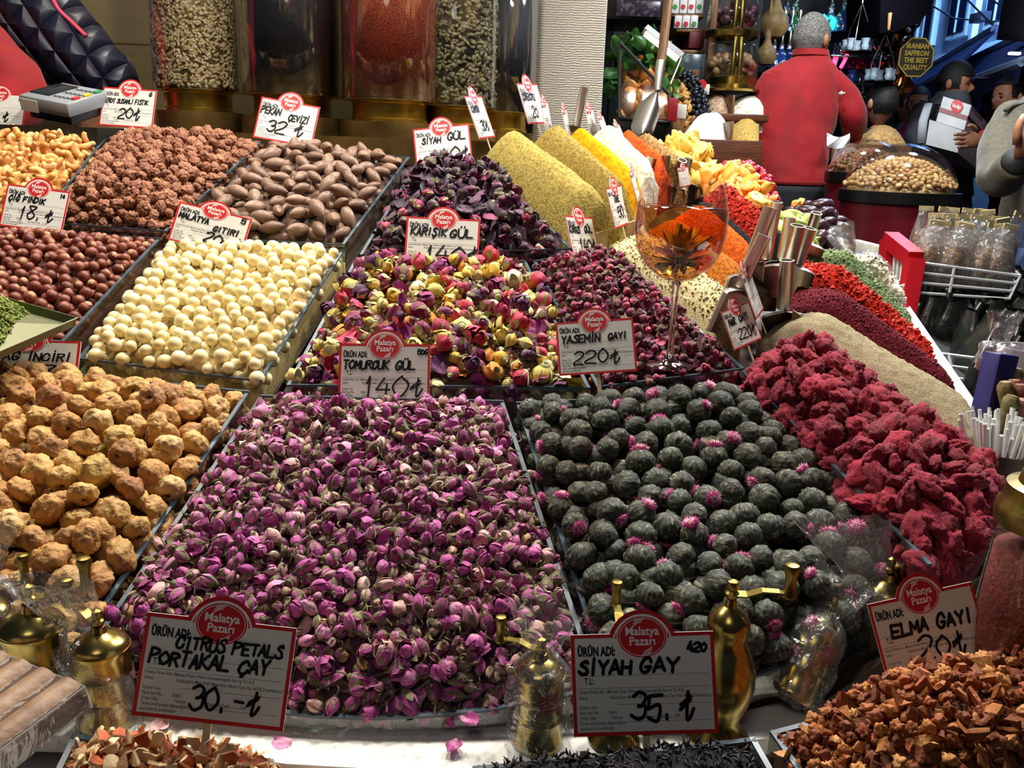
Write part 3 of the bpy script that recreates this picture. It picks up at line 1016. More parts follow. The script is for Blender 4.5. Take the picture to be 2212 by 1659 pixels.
heap('apple_piece', 'small chip of dried apple in the front corner tray', 'dried fruit', 'dried apple pieces in the front corner tray', T['apple'],
     [one(shard_mesh('apple_piece', 40 + k, 0.0095, 0.0036, [APPLE, APPLE], curl=.9, irr=.55)) for k in range(7)] + [one(lump_mesh('apple_piece', 80 + k, .0068, .75, 1.7, APPLE, 3, .8, .7, grain=.3)) for k in range(6)], 0.0118, bed('app', '#5e3820'),
     'heap of dried apple pieces in the front corner tray', 14000, layers=(-.008, .002), seed=34, edge=.01)
# loose black tea: one mass
_rs = np.random.RandomState(35)
_p = T['blacktea']
_tm = mat('black_tea_leaf', ['#1c1a1c', '#26222a', '#141216', '#302a30', '#221c20'], 0.55)
_leafs = []
for k in range(5):
    r_ = random.Random(k)
    _leafs.append(MB().tube([(0, 0, 0), (.004, .001 * r_.uniform(-1, 1), .001), (.008, .0012 * r_.uniform(-1, 1), 0)], [.0004, .0013, .0004], 5).mesh('tea_leaf', _tm))
_pos, _, _ = scatter(_p, 0.0042, 9000, _rs, 0.01)
_it = []
for q in _pos:
    M = (rand_rot(_rs) * _rs.uniform(.7, 1.5)).to_4x4(); M.translation = Vector(q) + Vector(_p.n) * float(_rs.uniform(-.002, .004)); _it.append((_leafs[_rs.randint(5)], M, _rs.uniform()))
_it.append((grid_mesh(_p, 40, 30, -.002, bed('btea', '#1a181a'), .0015, 5, .03), Matrix.Identity(4), .3))
tag(add_obj('black_tea', merge('black_tea', _it)), 'loose black tea leaves heaped in the front glass tray', 'tea', None, 'stuff')
# ------------------------------------------------------------------ the stand itself
def stand():
    root = empty('display_stand', (0, 1.0, 0), label='sloping wooden stand that carries the glass trays, with a white front ledge', cat='stand')
    top = [PC(c) for c in [(-900, 270), (300, 275), (900, 300), (1085, 300), (1330, 500), (1625, 770), (1720, 715), (2165, 1010, 1.2), (2020, 1235, .98), (1690, 1462), (1310, 1512, .95), (690, 1570, .92), (150, 1430), (-900, 1400)]]
    mb = MB()
    low = [p + Vector((0, 0, -0.075)) for p in top]
    bot = [Vector((p.x, p.y, 0.02)) for p in low]
    n = len(low)
    mb.add(low + bot, [tuple(range(n)), tuple(reversed(range(n, 2 * n)))] + [(i, (i + 1) % n, n + (i + 1) % n, n + i) for i in range(n)])
    wood = mat('stand_board', '#4b3a2a', 0.5, var='#34271c', scale=6, stretch=(1, 8, 8))
    inv = root.matrix_basis.inverted() if False else Matrix.Translation((0, -1.0, 0))
    mb.v = [inv @ p for p in mb.v]
    mb.build('sloping_deck', wood, root, smooth=False)
    # white ledge in front of the trays, a step lower the shelf of the front trays
    lb = MB()
    pl = [PH(-700, 1395, .6), PH(150, 1420, .6), PH(690, 1560, .6), PH(1310, 1500, .6), PH(1690, 1430, .6), PH(2010, 1230, .6), PH(2330, 1150, .6),
          PH(2450, 1330, .6), PH(1700, 1590, .6), PH(1010, 1672, .6), PH(620, 1650, .6), PH(150, 1590, .6), PH(-800, 1560, .6)]
    lb.prism([inv @ (p + Vector((0, 0, -.02))) for p in pl], (0, 0, 0.02))
    lb.build('front_ledge', mat('white_ledge', '#e9e7df', 0.3, var='#c9c3b4', scale=90, contrast=(.6, .72)), root, smooth=False)
    sb = MB()
    sb.box((0.25, -0.28, 0.555), (2.6, 0.36, 0.02)); sb.box((0.25, -0.44, 0.28), (2.6, 0.03, 0.53))
    sb.build('front_shelf', mat('white_ledge', '#e9e7df'), root, smooth=False)
    return root


stand()

# ------------------------------------------------------------------ powders and small spices
def spice(name, label, corners, col, var, H=0.04, grain=300, bump=0.8, flakes=None, ea=0.5, eb=0.25, seed=0, lump=0.06, res=(40, 60), rough=0.9, cat='spice', peak=None, drop=.008, **kw):
    p = Patch(*corners, H=H, drop=drop, ea=ea, eb=eb, seed=seed, lump=lump, peak=peak, **kw)
    m = mat('ground_' + name, col, rough, var=var, scale=grain, bump=bump, bscale=grain * 1.6, contrast=(.42, .68), spec=.2)
    items = [(grid_mesh(p, res[0], res[1], 0, m, 0.0012, seed, .06), Matrix.Identity(4), .5)]
    if flakes:
        cols, d, S, th, n = flakes
        fm = mat('flakes_' + name, cols, 0.6, spec=.3)
        pr = [shard_mesh('flake', k, S, th, [fm]) for k in range(4)]
        rs = np.random.RandomState(seed + 77)
        pos, _, _ = scatter(p, d, n, rs, .005)
        for q in pos:
            M = (rand_rot(rs) * rs.uniform(.6, 1.3)).to_4x4(); M.translation = Vector(q) + Vector(p.n) * float(rs.uniform(-.3, .7) * S)
            items.append((pr[rs.randint(4)], M, rs.uniform()))
    o = add_obj(name, merge(name, items))
    tag(o, label, cat, None, 'stuff')
    return p


spice('ground_cumin', 'ridge of olive ground cumin nearest the dark roses', [(1022, 352), (1130, 312), (1348, 490), (1240, 512)], '#a5914c', '#786830', H=.075, seed=1, grain=150, eb=.16)
spice('ground_coriander', 'darker olive powder ridge between the cumin and the yellow turmeric', [(1132, 314), (1216, 302), (1376, 468), (1348, 490)], '#9c8644', '#6f5f2c', H=.065, seed=2, grain=150, eb=.16)
spice('turmeric', 'bright yellow turmeric ridge beside the white powder', [(1210, 306), (1262, 298), (1396, 428), (1374, 458)], '#e0a008', '#b87c06', H=.05, seed=3, grain=90, eb=.16)
spice('garlic_powder', 'white powder ridge between the yellow and orange spices', [(1258, 304), (1326, 300), (1426, 400), (1394, 428)], '#efe8d4', '#b9ab8e', H=.055, seed=4, grain=70, eb=.18)
spice('chili_powder', 'bright orange-red powder ridge behind the steel scoop handles', [(1322, 308), (1358, 306), (1452, 385), (1424, 402)], '#d2541c', '#8e2e10', H=.045, seed=5, grain=80, eb=.18)
spice('spice_mix', 'speckled tan spice ridge beside the orange-red powder', [(1354, 312), (1402, 312), (1490, 376), (1452, 388)], '#a98a56', '#6f5630', H=.04, seed=6, grain=120, eb=.18)
spice('onion_flakes', 'pale cream flakes with dark specks beside the crimson roses', [(1318, 524), (1388, 500), (1606, 664), (1602, 738)], '#e9dfae', '#c2ad6e', H=.03, seed=7,
      flakes=(['#efe6bc', '#f4eccb', '#e2d39a', '#6a6138', '#efe0a8', '#e8d8a0'], .0065, .0042, .0018, 5000))
spice('curry_powder', 'brown-orange curry powder behind the wine glass', [(1392, 496), (1452, 468), (1634, 606), (1606, 660)], '#b0661c', '#7a3e10', H=.03, seed=8, grain=160)
spice('paprika', 'orange ground pepper next to the curry powder', [(1456, 466), (1506, 440), (1640, 556), (1636, 604)], '#c95f14', '#94380c', H=.03, seed=9, grain=160)
spice('nigella_seed', 'narrow bed of black seeds beside the red flakes', [(1506, 438), (1520, 428), (1646, 540), (1642, 556)], '#1e1c22', '#3a3840', H=.012, seed=10, grain=400)
spice('red_pepper_flakes', 'red pepper flakes in a clear bin behind the wine glass', [(1520, 424), (1560, 402), (1662, 490), (1646, 536)], '#a82416', '#701008', H=.035, seed=11, grain=200,
      flakes=(['#b8281a', '#c83a22', '#96180e', '#d04a2c', '#a01c12'], .006, .0048, .0014, 2500))
spice('poppy_seed', 'dark grey poppy seed bed below the dried mango', [(1560, 432), (1590, 425), (1690, 495), (1664, 505)], '#55555c', '#34343a', H=.015, seed=12, grain=500)
spice('ground_pepper', 'beige ground pepper ridge beside the crimson cockscombs', [(1640, 722), (1712, 672), (2112, 948, 1.40), (2150, 1000, 1.24)], '#a89a7c', '#857758', H=.055, seed=13, grain=420, eb=.22)
spice('sumac', 'dark wine-red sumac ridge below the short steel scoop', [(1698, 664, 1.52), (1732, 606, 1.6), (2048, 862, 1.52), (2090, 932, 1.43)], '#6e1c28', '#48101a', H=.05, seed=14, grain=260, eb=.22,
      flakes=(['#7a2230', '#5c1420', '#8a3038'], .005, .0022, .0016, 6000))
spice('chili_flakes', 'bright red chili flakes between the sumac and the green herb', [(1715, 608, 1.62), (1748, 556, 1.7), (1985, 772, 1.68), (2048, 858, 1.52)], '#b0200e', '#7a1008', H=.045, seed=15, grain=200, eb=.22,
      flakes=(['#c4281a', '#d23a22', '#a01a10', '#b82216', '#dc5030'], .0065, .005, .0014, 5000))
spice('dried_thyme', 'grey-green dried herb beside the red chili flakes', [(1735, 548, 1.75), (1792, 532, 1.84), (1948, 716, 1.9), (1988, 776, 1.7)], '#6f8258', '#4a5c3a', H=.04, seed=16, grain=240, eb=.22,
      flakes=(['#7c9064', '#93a070', '#5c7048', '#a8ac7c'], .006, .0034, .001, 5000))
spice('coconut_shreds', 'white coconut shreds spilling from a plastic bag by the rim', [(1792, 548, 1.86), (1850, 560, 1.95), (1918, 655, 2.05), (1948, 716, 1.92)], '#efe9d6', '#d8cdb0', H=.05, seed=17, grain=100, eb=.3,
      flakes=(['#f4f0e2', '#ece4cc', '#e2d6b8'], .011, .009, .0016, 2500))
# board dividers between bins
DIV = mat('bin_divider', '#c9b68a', 0.45, var='#a08c62', scale=30)


def board(a, b, label, h=0.05, th=0.008, m=None, name='bin_divider', group=None):
    A, B = PC(a), PC(b)
    d = (B - A).normalized(); w = Vector((-d.y, d.x, 0)).normalized() * th
    dn = Vector((0, 0, -h))
    mb = MB(); mb.hexa([A + dn, B + dn, B + w + dn, A + w + dn, A, B, B + w, A + w])
    return tag(mb.build(name, m or DIV, smooth=False), label, 'divider', group)


board((1236, 520), (1382, 474), 'cream board across the foot of the olive powders')
board((1398, 512), (1606, 666), 'cream board between the pale flakes and the curry powder')
board((1470, 462), (1640, 604), 'clear-edged board behind the orange ground pepper', m=DIV)
board((1712, 670, 1.50), (2078, 916, 1.42), 'brown board between the beige pepper and the sumac', m=mat('brown_divider', '#7d684a', .5))
board((1735, 610, 1.6), (2042, 848, 1.54), 'brown board between the sumac and the chili flakes', m=MATS['brown_divider'])
board((1790, 640, 1.68), (1985, 785, 1.68), 'brown board between the chili flakes and the green herb', m=MATS['brown_divider'])
# the corner counter under the right-hand bins with its white rim
cn = MB()
top = [P(1625, 770, 1.47), P(1330, 515, 1.8), P(1085, 315, 2.18), P(1405, 305, 2.25), P(1700, 480, 2.0), P(1860, 540, 2.0), P(1925, 640, 2.1), P(2130, 955, 1.36), P(2170, 1015, 1.2)]
lo_ = [p + Vector((0, 0, -.10)) for p in top]; bo_ = [Vector((p.x, p.y, .02)) for p in lo_]
n_ = len(lo_)
cn.add(lo_ + bo_, [tuple(range(n_)), tuple(reversed(range(n_, 2 * n_)))] + [(i, (i + 1) % n_, n_ + (i + 1) % n_, n_ + i) for i in range(n_)])
cr_ = cn.build('corner_counter', mat('stand_board', '#4b3a2a'), smooth=False)
tag(cr_, 'corner counter under the powder bins with a broad white outer rim', 'counter')
rm_ = MB()
A_, B_ = P(2112, 955, 1.37), P(1906, 634, 2.12)
A2, B2 = P(2140, 915, 1.37), P(1948, 636, 2.12)
k_ = Vector((0, 0, -.05))
rm_.hexa([A_ + k_, B_ + k_, B2 + k_, A2 + k_, A_, B_, B2, A2])
rm_.build('white_rim', mat('white_rim_board', '#f0efe9', .35), cr_, smooth=False)
gp = MB()
gp.hexa([P(2096, 948, 1.37) + Vector((0, 0, -.04)), P(1900, 640, 2.1) + Vector((0, 0, -.04)), P(1906, 634, 2.12) + Vector((0, 0, -.04)), P(2112, 955, 1.37) + Vector((0, 0, -.04)),
         P(2096, 948, 1.37), P(1900, 640, 2.1), P(1906, 634, 2.12), P(2112, 955, 1.37)])
gp.build('pane', PANE, cr_, smooth=False)

# ------------------------------------------------------------------ scoops
def scoop_meshes(hl=0.125, hr=0.0105, bl=0.11, br=0.036):
    hb = MB()
    hb.lathe([(hr * .8, 0), (hr, .004), (hr, hl), (hr * 1.06, hl + .001), (hr * .86, hl + .0012), (hr * .84, hl - .03), (.0002, hl - .03)], 18)
    handle = hb.mesh('handle', STEEL, 40)
    bb = MB()

    def fn(a, b):
        an = (a - .5) * PI * 1.06
        t = b
        r = br * (1 - .12 * t) * (1 if t > .12 else (t / .12) ** .5 * .98 + .02)
        y = -r * math.cos(an) * .8 + br * .45
        return Vector((r * math.sin(an), y, -bl * t - bl * .10 * math.cos(an) * (t > .9)))
    bb.sheet(fn, 18, 16)
    bowl = bb.mesh('scoop_bowl', STEEL, True, fix=False)
    return bowl, handle


SB, SH = scoop_meshes()


def scoop(lo, hi, z0, z1, label, roll=0.0, s=1.0, group='steel scoops in the powders'):
    a = P(lo[0], lo[1], z0); b = P(hi[0], hi[1], z1)
    zz = (b - a).normalized()
    fwd = Vector((0, -1, 0)); yy = (fwd - zz * fwd.dot(zz)).normalized()
    xx = yy.cross(zz)
    R = Matrix((xx, yy, zz)).transposed() @ Matrix.Rotation(roll, 3, 'Z')
    k = (b - a).length / 0.126
    M = Matrix.Translation(a) @ R.to_4x4() @ Matrix.Diagonal((s, s, k, 1))
    o = add_obj('scoop', SB, None, M)
    add_obj('handle', SH, o)
    return tag(o, label, 'scoop', group)


scoop((1692, 668), (1700, 562), 1.52, 1.49, 'steel scoop with the short upright handle before the sumac', s=1.15)
scoop((1612, 590), (1664, 448), 1.53, 1.5, 'steel scoop with the tallest leaning handle behind the folded price tag', .3, 1.15)
scoop((1597, 620), (1652, 508), 1.5, 1.47, 'steel scoop with a loop-ended handle and a pale bowl facing the roses', .5, 1.1)
scoop((1655, 560), (1678, 436), 1.66, 1.62, 'steel scoop handle just behind the tallest leaning one', -.1)
scoop((1690, 560), (1707, 470), 1.62, 1.6, 'dark steel scoop handle before the dates', 0)
scoop((1705, 568), (1724, 487), 1.58, 1.55, 'wide steel scoop handle at the middle of the cluster', -.2, 1.2)
scoop((1724, 570), (1750, 493), 1.6, 1.57, 'steel scoop leaning over the red chili flakes', -.4)
scoop((1745, 520), (1764, 460), 1.75, 1.72, 'steel scoop farthest along, beside the dates', -.3)
scoop((1388, 398), (1408, 340), 2.02, 2.0, 'steel scoop handle at the white powder, first of the back row', .2)
scoop((1428, 395), (1440, 336), 2.02, 2.0, 'brassy scoop handle standing over the wine glass rim', .1)
scoop((1455, 392), (1474, 346), 2.04, 2.0, 'leaning scoop handle third in the back row', .1)
scoop((1476, 390), (1488, 342), 2.06, 2.04, 'reddish scoop handle fourth in the back row', 0)
scoop((1244, 275), (1262, 190), 2.35, 2.35, 'dark scoop handle against the white striated pillar', .3)

# ------------------------------------------------------------------ price cards
GLY = {
    'A': ["00 26 40", "12 32"], 'B': ["00 06", "~06 36 45 23", "~23 43 41 30 00"], 'C': ["~44 36 15 02 10 30 42"], 'D': ["00 06", "~06 35 43 31 00"],
    'E': ["46 06 00 40", "03 33"], 'F': ["46 06 00", "03 33"], 'G': ["~44 36 15 02 10 30 42", "42 22"], 'H': ["00 06", "40 46", "03 43"], 'I': ["20 26"],
    'K': ["00 06", "46 03 40"], 'L': ["06 00 40"], 'M': ["00 06 22 46 40"], 'N': ["00 06 40 46"], 'O': ["~26 04 02 20 42 44 26"], 'P': ["00 06", "~06 36 45 34 03"],
    'R': ["00 06", "~06 36 45 34 03", "23 40"], 'S': ["~45 36 15 14 33 41 30 10 01"], 'T': ["06 46", "26 20"], 'U': ["~06 02 10 30 42 46"], 'V': ["06 20 46"],
    'W': ["06 10 23 30 46"], 'Y': ["06 23 46", "23 20"], 'Z': ["06 46 00 40"], 'J': ["~36 32 10 01"],
    '0': ["~26 04 02 20 42 44 26"], '1': ["14 26 20"], '2': ["~05 26 45 33 01 00", "00 40"], '3': ["~05 26 45 33 23", "~23 43 41 20 01"], '4': ["26 02 42", "34 30"],
    '5': ["46 06 03", "~03 34 42 30 01"], '6': ["~45 26 03 01 20 41 33 02"], '8': ["~24 06 46 24 02 20 42 24"], '9': ["~43 14 26 45 43 20"],
    '.': ["10 11"], '-': ["03 33"], ',': ["11 00"], '/': ["00 46"],
    '₺': ["~26 20 30 42", "03 35", "02 34"]}
ACC = {'Ç': 'C', 'Ş': 'S', 'Ü': 'U', 'Ö': 'O', 'İ': 'I', 'Ğ': 'G'}


def catmull(pts, n=5):
    if len(pts) < 3: return pts
    out = []
    for i in range(len(pts) - 1):
        p0 = pts[max(i - 1, 0)]; p1 = pts[i]; p2 = pts[i + 1]; p3 = pts[min(i + 2, len(pts) - 1)]
        for k in range(n):
            t = k / n
            out.append(0.5 * ((2 * p1) + (p2 - p0) * t + (2 * p0 - 5 * p1 + 4 * p2 - p3) * t * t + (3 * p1 - p0 - 3 * p2 + p3) * t ** 3))
    out.append(pts[-1])
    return out


def pen(mb, pts, w, z=0.0):
    """marker line on the card face"""
    for i in range(len(pts) - 1):
        a, b = pts[i], pts[i + 1]
        d = b - a
        if d.length < 1e-6: continue
        n = Vector((-d.y, d.x)).normalized() * w / 2
        mb.add([(a.x - n.x, a.y - n.y, z), (b.x - n.x, b.y - n.y, z), (b.x + n.x, b.y + n.y, z), (a.x + n.x, a.y + n.y, z)], [(0, 1, 2, 3)])
    for p in pts:
        mb.add([(p.x + w / 2 * math.cos(k * PI / 4), p.y + w / 2 * math.sin(k * PI / 4), z) for k in range(8)], [tuple(range(8))])


def write(mb, txt, x, y, h, w, rs, adv=1.0, slope=0.0, slant=0.12, z=0.0):
    """handwritten capitals: h letter height, w line width"""
    for ch in txt:
        if ch == ' ': x += h * .62 * adv; y += slope * h * .6; continue
        base = ACC.get(ch, ch)
        g = GLY.get(base)
        if not g: x += h * .4; continue
        hh = h * rs.uniform(.9, 1.1); ww = h * .62 * adv * rs.uniform(.9, 1.08); dy = rs.uniform(-.05, .05) * h
        if base == 'I' or base == '1': ww *= .7
        f = lambda px, py: Vector((x + (px / 4) * ww + py / 6 * hh * slant, y + dy + py / 6 * hh))
        for st in g:
            sm = st[0] == '~'
            pts = [f(int(c[0]) + rs.uniform(-.18, .18), int(c[1]) + rs.uniform(-.18, .18)) for c in st.lstrip('~').split()]
            pen(mb, catmull(pts) if sm else pts, w, z)
        if ch in 'ÜÖ':
            for q in (1.0, 3.0): pen(mb, [f(q, 7.2), f(q + .1, 7.6)], w, z)
        if ch == 'İ': pen(mb, [f(2, 7.2), f(2.1, 7.6)], w, z)
        if ch == 'Ğ': pen(mb, [f(1, 7.6), f(2, 7.1), f(3, 7.6)], w, z)
        if ch in 'ÇŞ': pen(mb, [f(2, -.3), f(2.2, -1.2), f(1.4, -1.6)], w, z)
        x += ww + h * .17 * adv
        y += slope * h * .75
    return x


def text_into(mb, txt, x, y, size, bold=0.0, xs=1.0, z=0.0, center=False, italic=0.0):
    cu = bpy.data.curves.new('t', 'FONT'); cu.body = txt; cu.size = size; cu.offset = bold; cu.resolution_u = 2; cu.shear = italic
    cu.fill_mode = 'FRONT'
    if center: cu.align_x = 'CENTER'
    ob = bpy.data.objects.new('t', cu); COL.objects.link(ob)
    dg = bpy.context.evaluated_depsgraph_get()
    me = bpy.data.meshes.new_from_object(ob.evaluated_get(dg))
    mb.add([(x + q.co.x * xs, y + q.co.y, z) for q in me.vertices], [tuple(p.vertices) for p in me.polygons])
    bpy.data.objects.remove(ob); bpy.data.curves.remove(cu); bpy.data.meshes.remove(me)


CARD_RED = mat('card_red', '#c32222', 0.4)
CARD_WHITE = mat('card_white', '#d9d6cc', 0.4)
INK = mat('marker_ink', '#0c0c10', 0.5)
PRINT = mat('print_ink', '#4a4a4c', 0.6)
LOGO_W = mat('logo_white', '#efe6e2', 0.5)


def card_meshes():
    H = .68
    def outline(ins):
        pts = [(ins, ins), (1 - ins, ins), (1 - ins, H - ins)]
        c = (.5, .60); R = .235 - ins
        a0 = math.asin((H - ins - c[1]) / R)
        for i in range(19):
            a = a0 + (PI - 2 * a0) * i / 18
            pts.append((c[0] + R * math.cos(a), c[1] + R * math.sin(a)))
        pts.append((ins, H - ins))
        return pts
    b = MB(); b.prism([(x, y, -.012) for x, y in outline(0)], (0, 0, .012))
    # red border stands a hair proud of the white face: ring
    body = b.mesh('price_card', mat('card_back', '#d8d4ca', .5), False)
    fr = MB()
    o, i = outline(0), outline(.026)
    n = len(o)
    fr.add([(x, y, .001) for x, y in o] + [(x, y, .001) for x, y in i], [(k, (k + 1) % n, n + (k + 1) % n, n + k) for k in range(n)])
    border = fr.mesh('border', CARD_RED, False)
    fc = MB(); fc.add([(x, y, .0006) for x, y in outline(.02)], [tuple(range(n))])
    face = fc.mesh('card_face', CARD_WHITE, False)
    em = MB()
    def ell(a, bb, z, mi, c=(.5, .655)):
        em.mi = mi
        em.add([(c[0] + a * math.cos(2 * PI * k / 40), c[1] + bb * math.sin(2 * PI * k / 40), z) for k in range(40)], [tuple(range(40))])
    def arc(r, w, a0, a1, z, mi, c=(.5, .60), sy=1.0):
        em.mi = mi
        k = 20
        vs = []
        for q in range(k + 1):
            a = a0 + (a1 - a0) * q / k
            vs += [(c[0] + (r - w) * math.cos(a), c[1] + (r - w) * math.sin(a) * sy, z), (c[0] + (r + w) * math.cos(a), c[1] + (r + w) * math.sin(a) * sy, z)]
        em.add(vs, [(2 * q, 2 * q + 1, 2 * q + 3, 2 * q + 2) for q in range(k)])
    arc(.125, .115, .25, PI - .25, .0022, 0)
    arc(.205, .006, .1, PI - .1, .0028, 1)
    ell(.178, .146, .0030, 1); ell(.171, .139, .0036, 0)
    ell(.160, .129, .0040, 1); ell(.156, .125, .0044, 0)
    for q in range(3):
        arc(.12 + .012 * q, .0035, 1.75 - .1 * q, 2.35 - .12 * q, .005, 1, (.52, .640))
        arc(.12 + .012 * q, .0035, -1.35 - .1 * q, -.75 - .12 * q, .005, 1, (.48, .672))
    em.mi = 1
    text_into(em, 'Malatya', .5, .668, .082, .0016, .95, .0052, True)
    text_into(em, 'Pazarı', .5, .600, .082, .0016, .95, .0052, True)
    emblem = em.mesh('emblem', [CARD_RED, LOGO_W], False)
    pr = MB()
    pr.mi = 0
    text_into(pr, 'ÜRÜN ADI:', .045, .535, .085, .0045, .62, .0016)
    text_into(pr, 'T.L:', .085, .345, .062, .001, .7, .0016)
    pr.mi = 1
    for y, s in ((.283, 'Üretici Firma Adı : Malatya Pazarı Palancı Kuruyemişçilik San ve Tic A.Ş'), (.245, 'Adres                      Kazlıçeşme Mah. Prof. Muammer Aksoy Cad. No: 4/7-B Zeytinburnu / İst'),
                 (.180, 'Üretim Yeri'), (.145, 'Parti Seri No          00001'), (.110, 'Orijin Ülke               Türkiye              Son Tüketim Tarihi  ..../..../200'),
                 (.076, 'Tarım ve Köyişleri Bakanlığının'), (.043, 'sayılı izni ile üretilmiştir')):
        text_into(pr, s, .045, y, .032, .0003, .78, .0016)
    for y in (.40, .315, .205, .09):
        pr.add([(.05 if y > .3 else .3, y, .0014), (.95, y, .0014), (.95, y + .0022, .0014), (.05 if y > .3 else .3, y + .0022, .0014)], [(0, 1, 2, 3)])
    printed = pr.mesh('printed_text', [INK, PRINT], False)
    st = MB(); st.box((.5, -.12, -.02), (.05, .36, .012))
    stick = st.mesh('stick', mat('card_stick', '#cdb98e', .5), False)
    return body, face, border, emblem, printed, stick


CARD = card_meshes()


def card(ll, lr, ul, z, label, lines, W=None, yaw=0, lean=.012, seed=0, stick=True, bend=0):
    """price card: lower-left, lower-right, upper-left photo positions; z distance of the lower-left corner; lines: (text, x, y, height)"""
    A = P(ll[0], ll[1], z)
    if W:
        lo, hi = 0, .16
        for _ in range(30):
            md = (lo + hi) / 2
            if (P(lr[0], lr[1], z + yaw * md) - A).length < W: lo = md
            else: hi = md
        B = P(lr[0], lr[1], z + yaw * lo)
    else:
        B = P(lr[0], lr[1], z)
    C_ = P(ul[0], ul[1], z + lean)
    x = B - A; w = x.length; x.normalize()
    y = C_ - A; hgt = y.length
    y = (y - x * y.dot(x)).normalized()
    zz = x.cross(y)
    M = Matrix.Translation(A) @ Matrix((x, y, zz)).transposed().to_4x4() @ Matrix.Diagonal((w, hgt / .68, w, 1))
    body, face, border, emblem, printed, stk = CARD
    o = add_obj('price_card', body, None, M)
    tag(o, label, 'price card', None)
    for nm, me in (('card_face', face), ('border', border), ('emblem', emblem), ('printed_text', printed)): add_obj(nm, me, o)
    if stick: add_obj('stick', stk, o)
    if lines:
        mb = MB(); rs = random.Random(seed + 5)
        for t in lines:
            txt, px, py, hh = t[:4]
            write(mb, txt, px, py, hh, t[4] if len(t) > 4 else .020, rs, adv=t[5] if len(t) > 5 else 1.0, z=.0062)
        hw = mb.build('handwriting', INK, o, smooth=False, fix=False)
    return o


card((284, 1544), (611, 1580), (303, 1321), .84, 'price card for citrus petals and orange tea at 30 lira, lower left', [('CITRUS PETALS', .22, .47, .078, .018, .95), ('PORTAKAL ÇAY', .06, .350, .088, .02, .98), ('30.-₺', .36, .085, .15, .02, .8)], seed=1)
card((1240, 1592), (1553, 1583), (1241, 1372), .87, 'price card reading siyah cay at 35 lira, before the brass mill', [('SİYAH', .05, .415, .09, .024, 1.1), ('GAY', .48, .42, .09, .024, 1.3), ('35.₺', .40, .1, .17, .024, .82), ('420', .81, .545, .06, .018)], seed=2)
card((1922, 1490), (2150, 1440), (1890, 1303), .93, 'price card reading elma cayi at 20 lira, stuck in the apple pieces', [('ELMA GAYI', .15, .385, .10, .026, 1.15), ('20₺', .36, .16, .17, .022, 1.2)], seed=3)
card((1208, 812), (1377, 801), (1210, 697), 1.36, 'price card reading yasemin cayi at 220 lira, behind the tea balls', [('YASEMİN', .06, .41, .09, .024, 1.05), ('GAYI', .66, .42, .08, .022, 1.05), ('220₺', .20, .13, .17, .022, 1.15)], seed=4)
card((729, 878), (927, 880), (733, 742), 1.335, 'price card reading tomurcuk gul, at the head of the pink rosebuds', [('TOMURCUK', .05, .41, .085, .022, .95), ('GÜL', .62, .405, .085, .022, 1.15), ('140₺', .28, .12, .2, .02, 1.15), ('506', .86, .57, .05, .016)], seed=5)
card((872, 572), (1032, 580), (876, 467), 1.62, 'price card reading karisik gul at 140 lira, over the mixed roses', [('KARIŞIK', .07, .43, .10, .024, .95), ('GÜL', .60, .42, .11, .024, 1.3), ('140₺', .28, .07, .22, .024, 1.15)], seed=6)
card((900, 368), (1022, 355), (890, 280), 2.0, 'price card reading siyah gul at 140 lira, at the head of the dark roses', [('SİYAH', .14, .42, .09, .024, 1.0), ('GÜL', .60, .44, .12, .026, 1.2), ('140₺', .28, .12, .19, .024, 1.25)], seed=7)
card((546, 296), (673, 319), (553, 207), 2.1, 'price card for the pecans at 32 lira, before the jar of dark seeds', [('PEKAN', .04, .42, .11, .024, .8), ('ÇEVİZİ', .52, .37, .10, .024, .8), ('32 ₺', .2, .14, .19, .026, 1.1)], seed=8)
card((213, 270), (329, 278), (217, 187), 2.18, 'price card for the sesame peanuts at 20 lira, beside the card terminal', [('KENDY SUSAMLI FISTIK', .03, .41, .075, .018, .74), ('20₺', .34, .14, .18, .024, 1.0), ('6', .87, .56, .07, .018)], seed=9)
card((-72, 272), (48, 281), (-82, 198), 2.15, 'price card cut off at the edge above the cashews', [('₺', .62, .14, .16, .024), ('12', .85, .56, .06, .018)], seed=10)
card((-3, 487), (133, 505), (2, 396), 1.74, 'price card reading cig findik at 18 lira, above the hazelnuts', [('ÇİĞ FINDIK', .07, .43, .085, .022, .95), ('18.₺', .28, .16, .19, .022, 1.0), ('14', .86, .56, .06, .018)], seed=11)
card((362, 517), (520, 556), (392, 436), 1.66, 'tilted price card reading gitiri at 20 lira, above the cream balls', [('MALATYA', .05, .42, .085, .022, .85), ('GITIRI', .54, .33, .09, .022, .95), ('20-₺', .46, .12, .17, .024, 1.0), ('5', .87, .56, .08, .02)], seed=12)
card((-72, 838), (163, 846), (-60, 730), 1.36, 'price card for the figs at 28 lira, partly behind the steel tray of green nuts', [('AĞ İNCİRİ', .30, .40, .10, .02, 1.0), ('28', .50, .15, .17, .02, 1.1)], seed=13)
card((1240, 560), (1298, 560), (1228, 467), 1.67, 'narrow-looking price card reading kirazi gul at 140 lira, turned beside the wine glass', [('KIRAZI', .06, .42, .10, .03, .9), ('GÜL', .60, .43, .10, .03, 1.2), ('140₺', .32, .13, .19, .03, 1.1)], W=.115, yaw=1, seed=14)
card((1330, 494), (1363, 481), (1318, 410), 1.74, 'price card marked 50 turned edge-on before the turmeric', [('TANE', .3, .42, .1, .03), ('50.-', .36, .14, .19, .03, 1.1)], W=.12, yaw=1, seed=15)
card((1036, 300), (1070, 296), (1016, 212), 2.12, 'turned price card before the jar of green seeds', [('KIMYON', .1, .42, .1, .03), ('30₺', .36, .12, .17, .03, 1.1)], W=.12, yaw=1, seed=16)
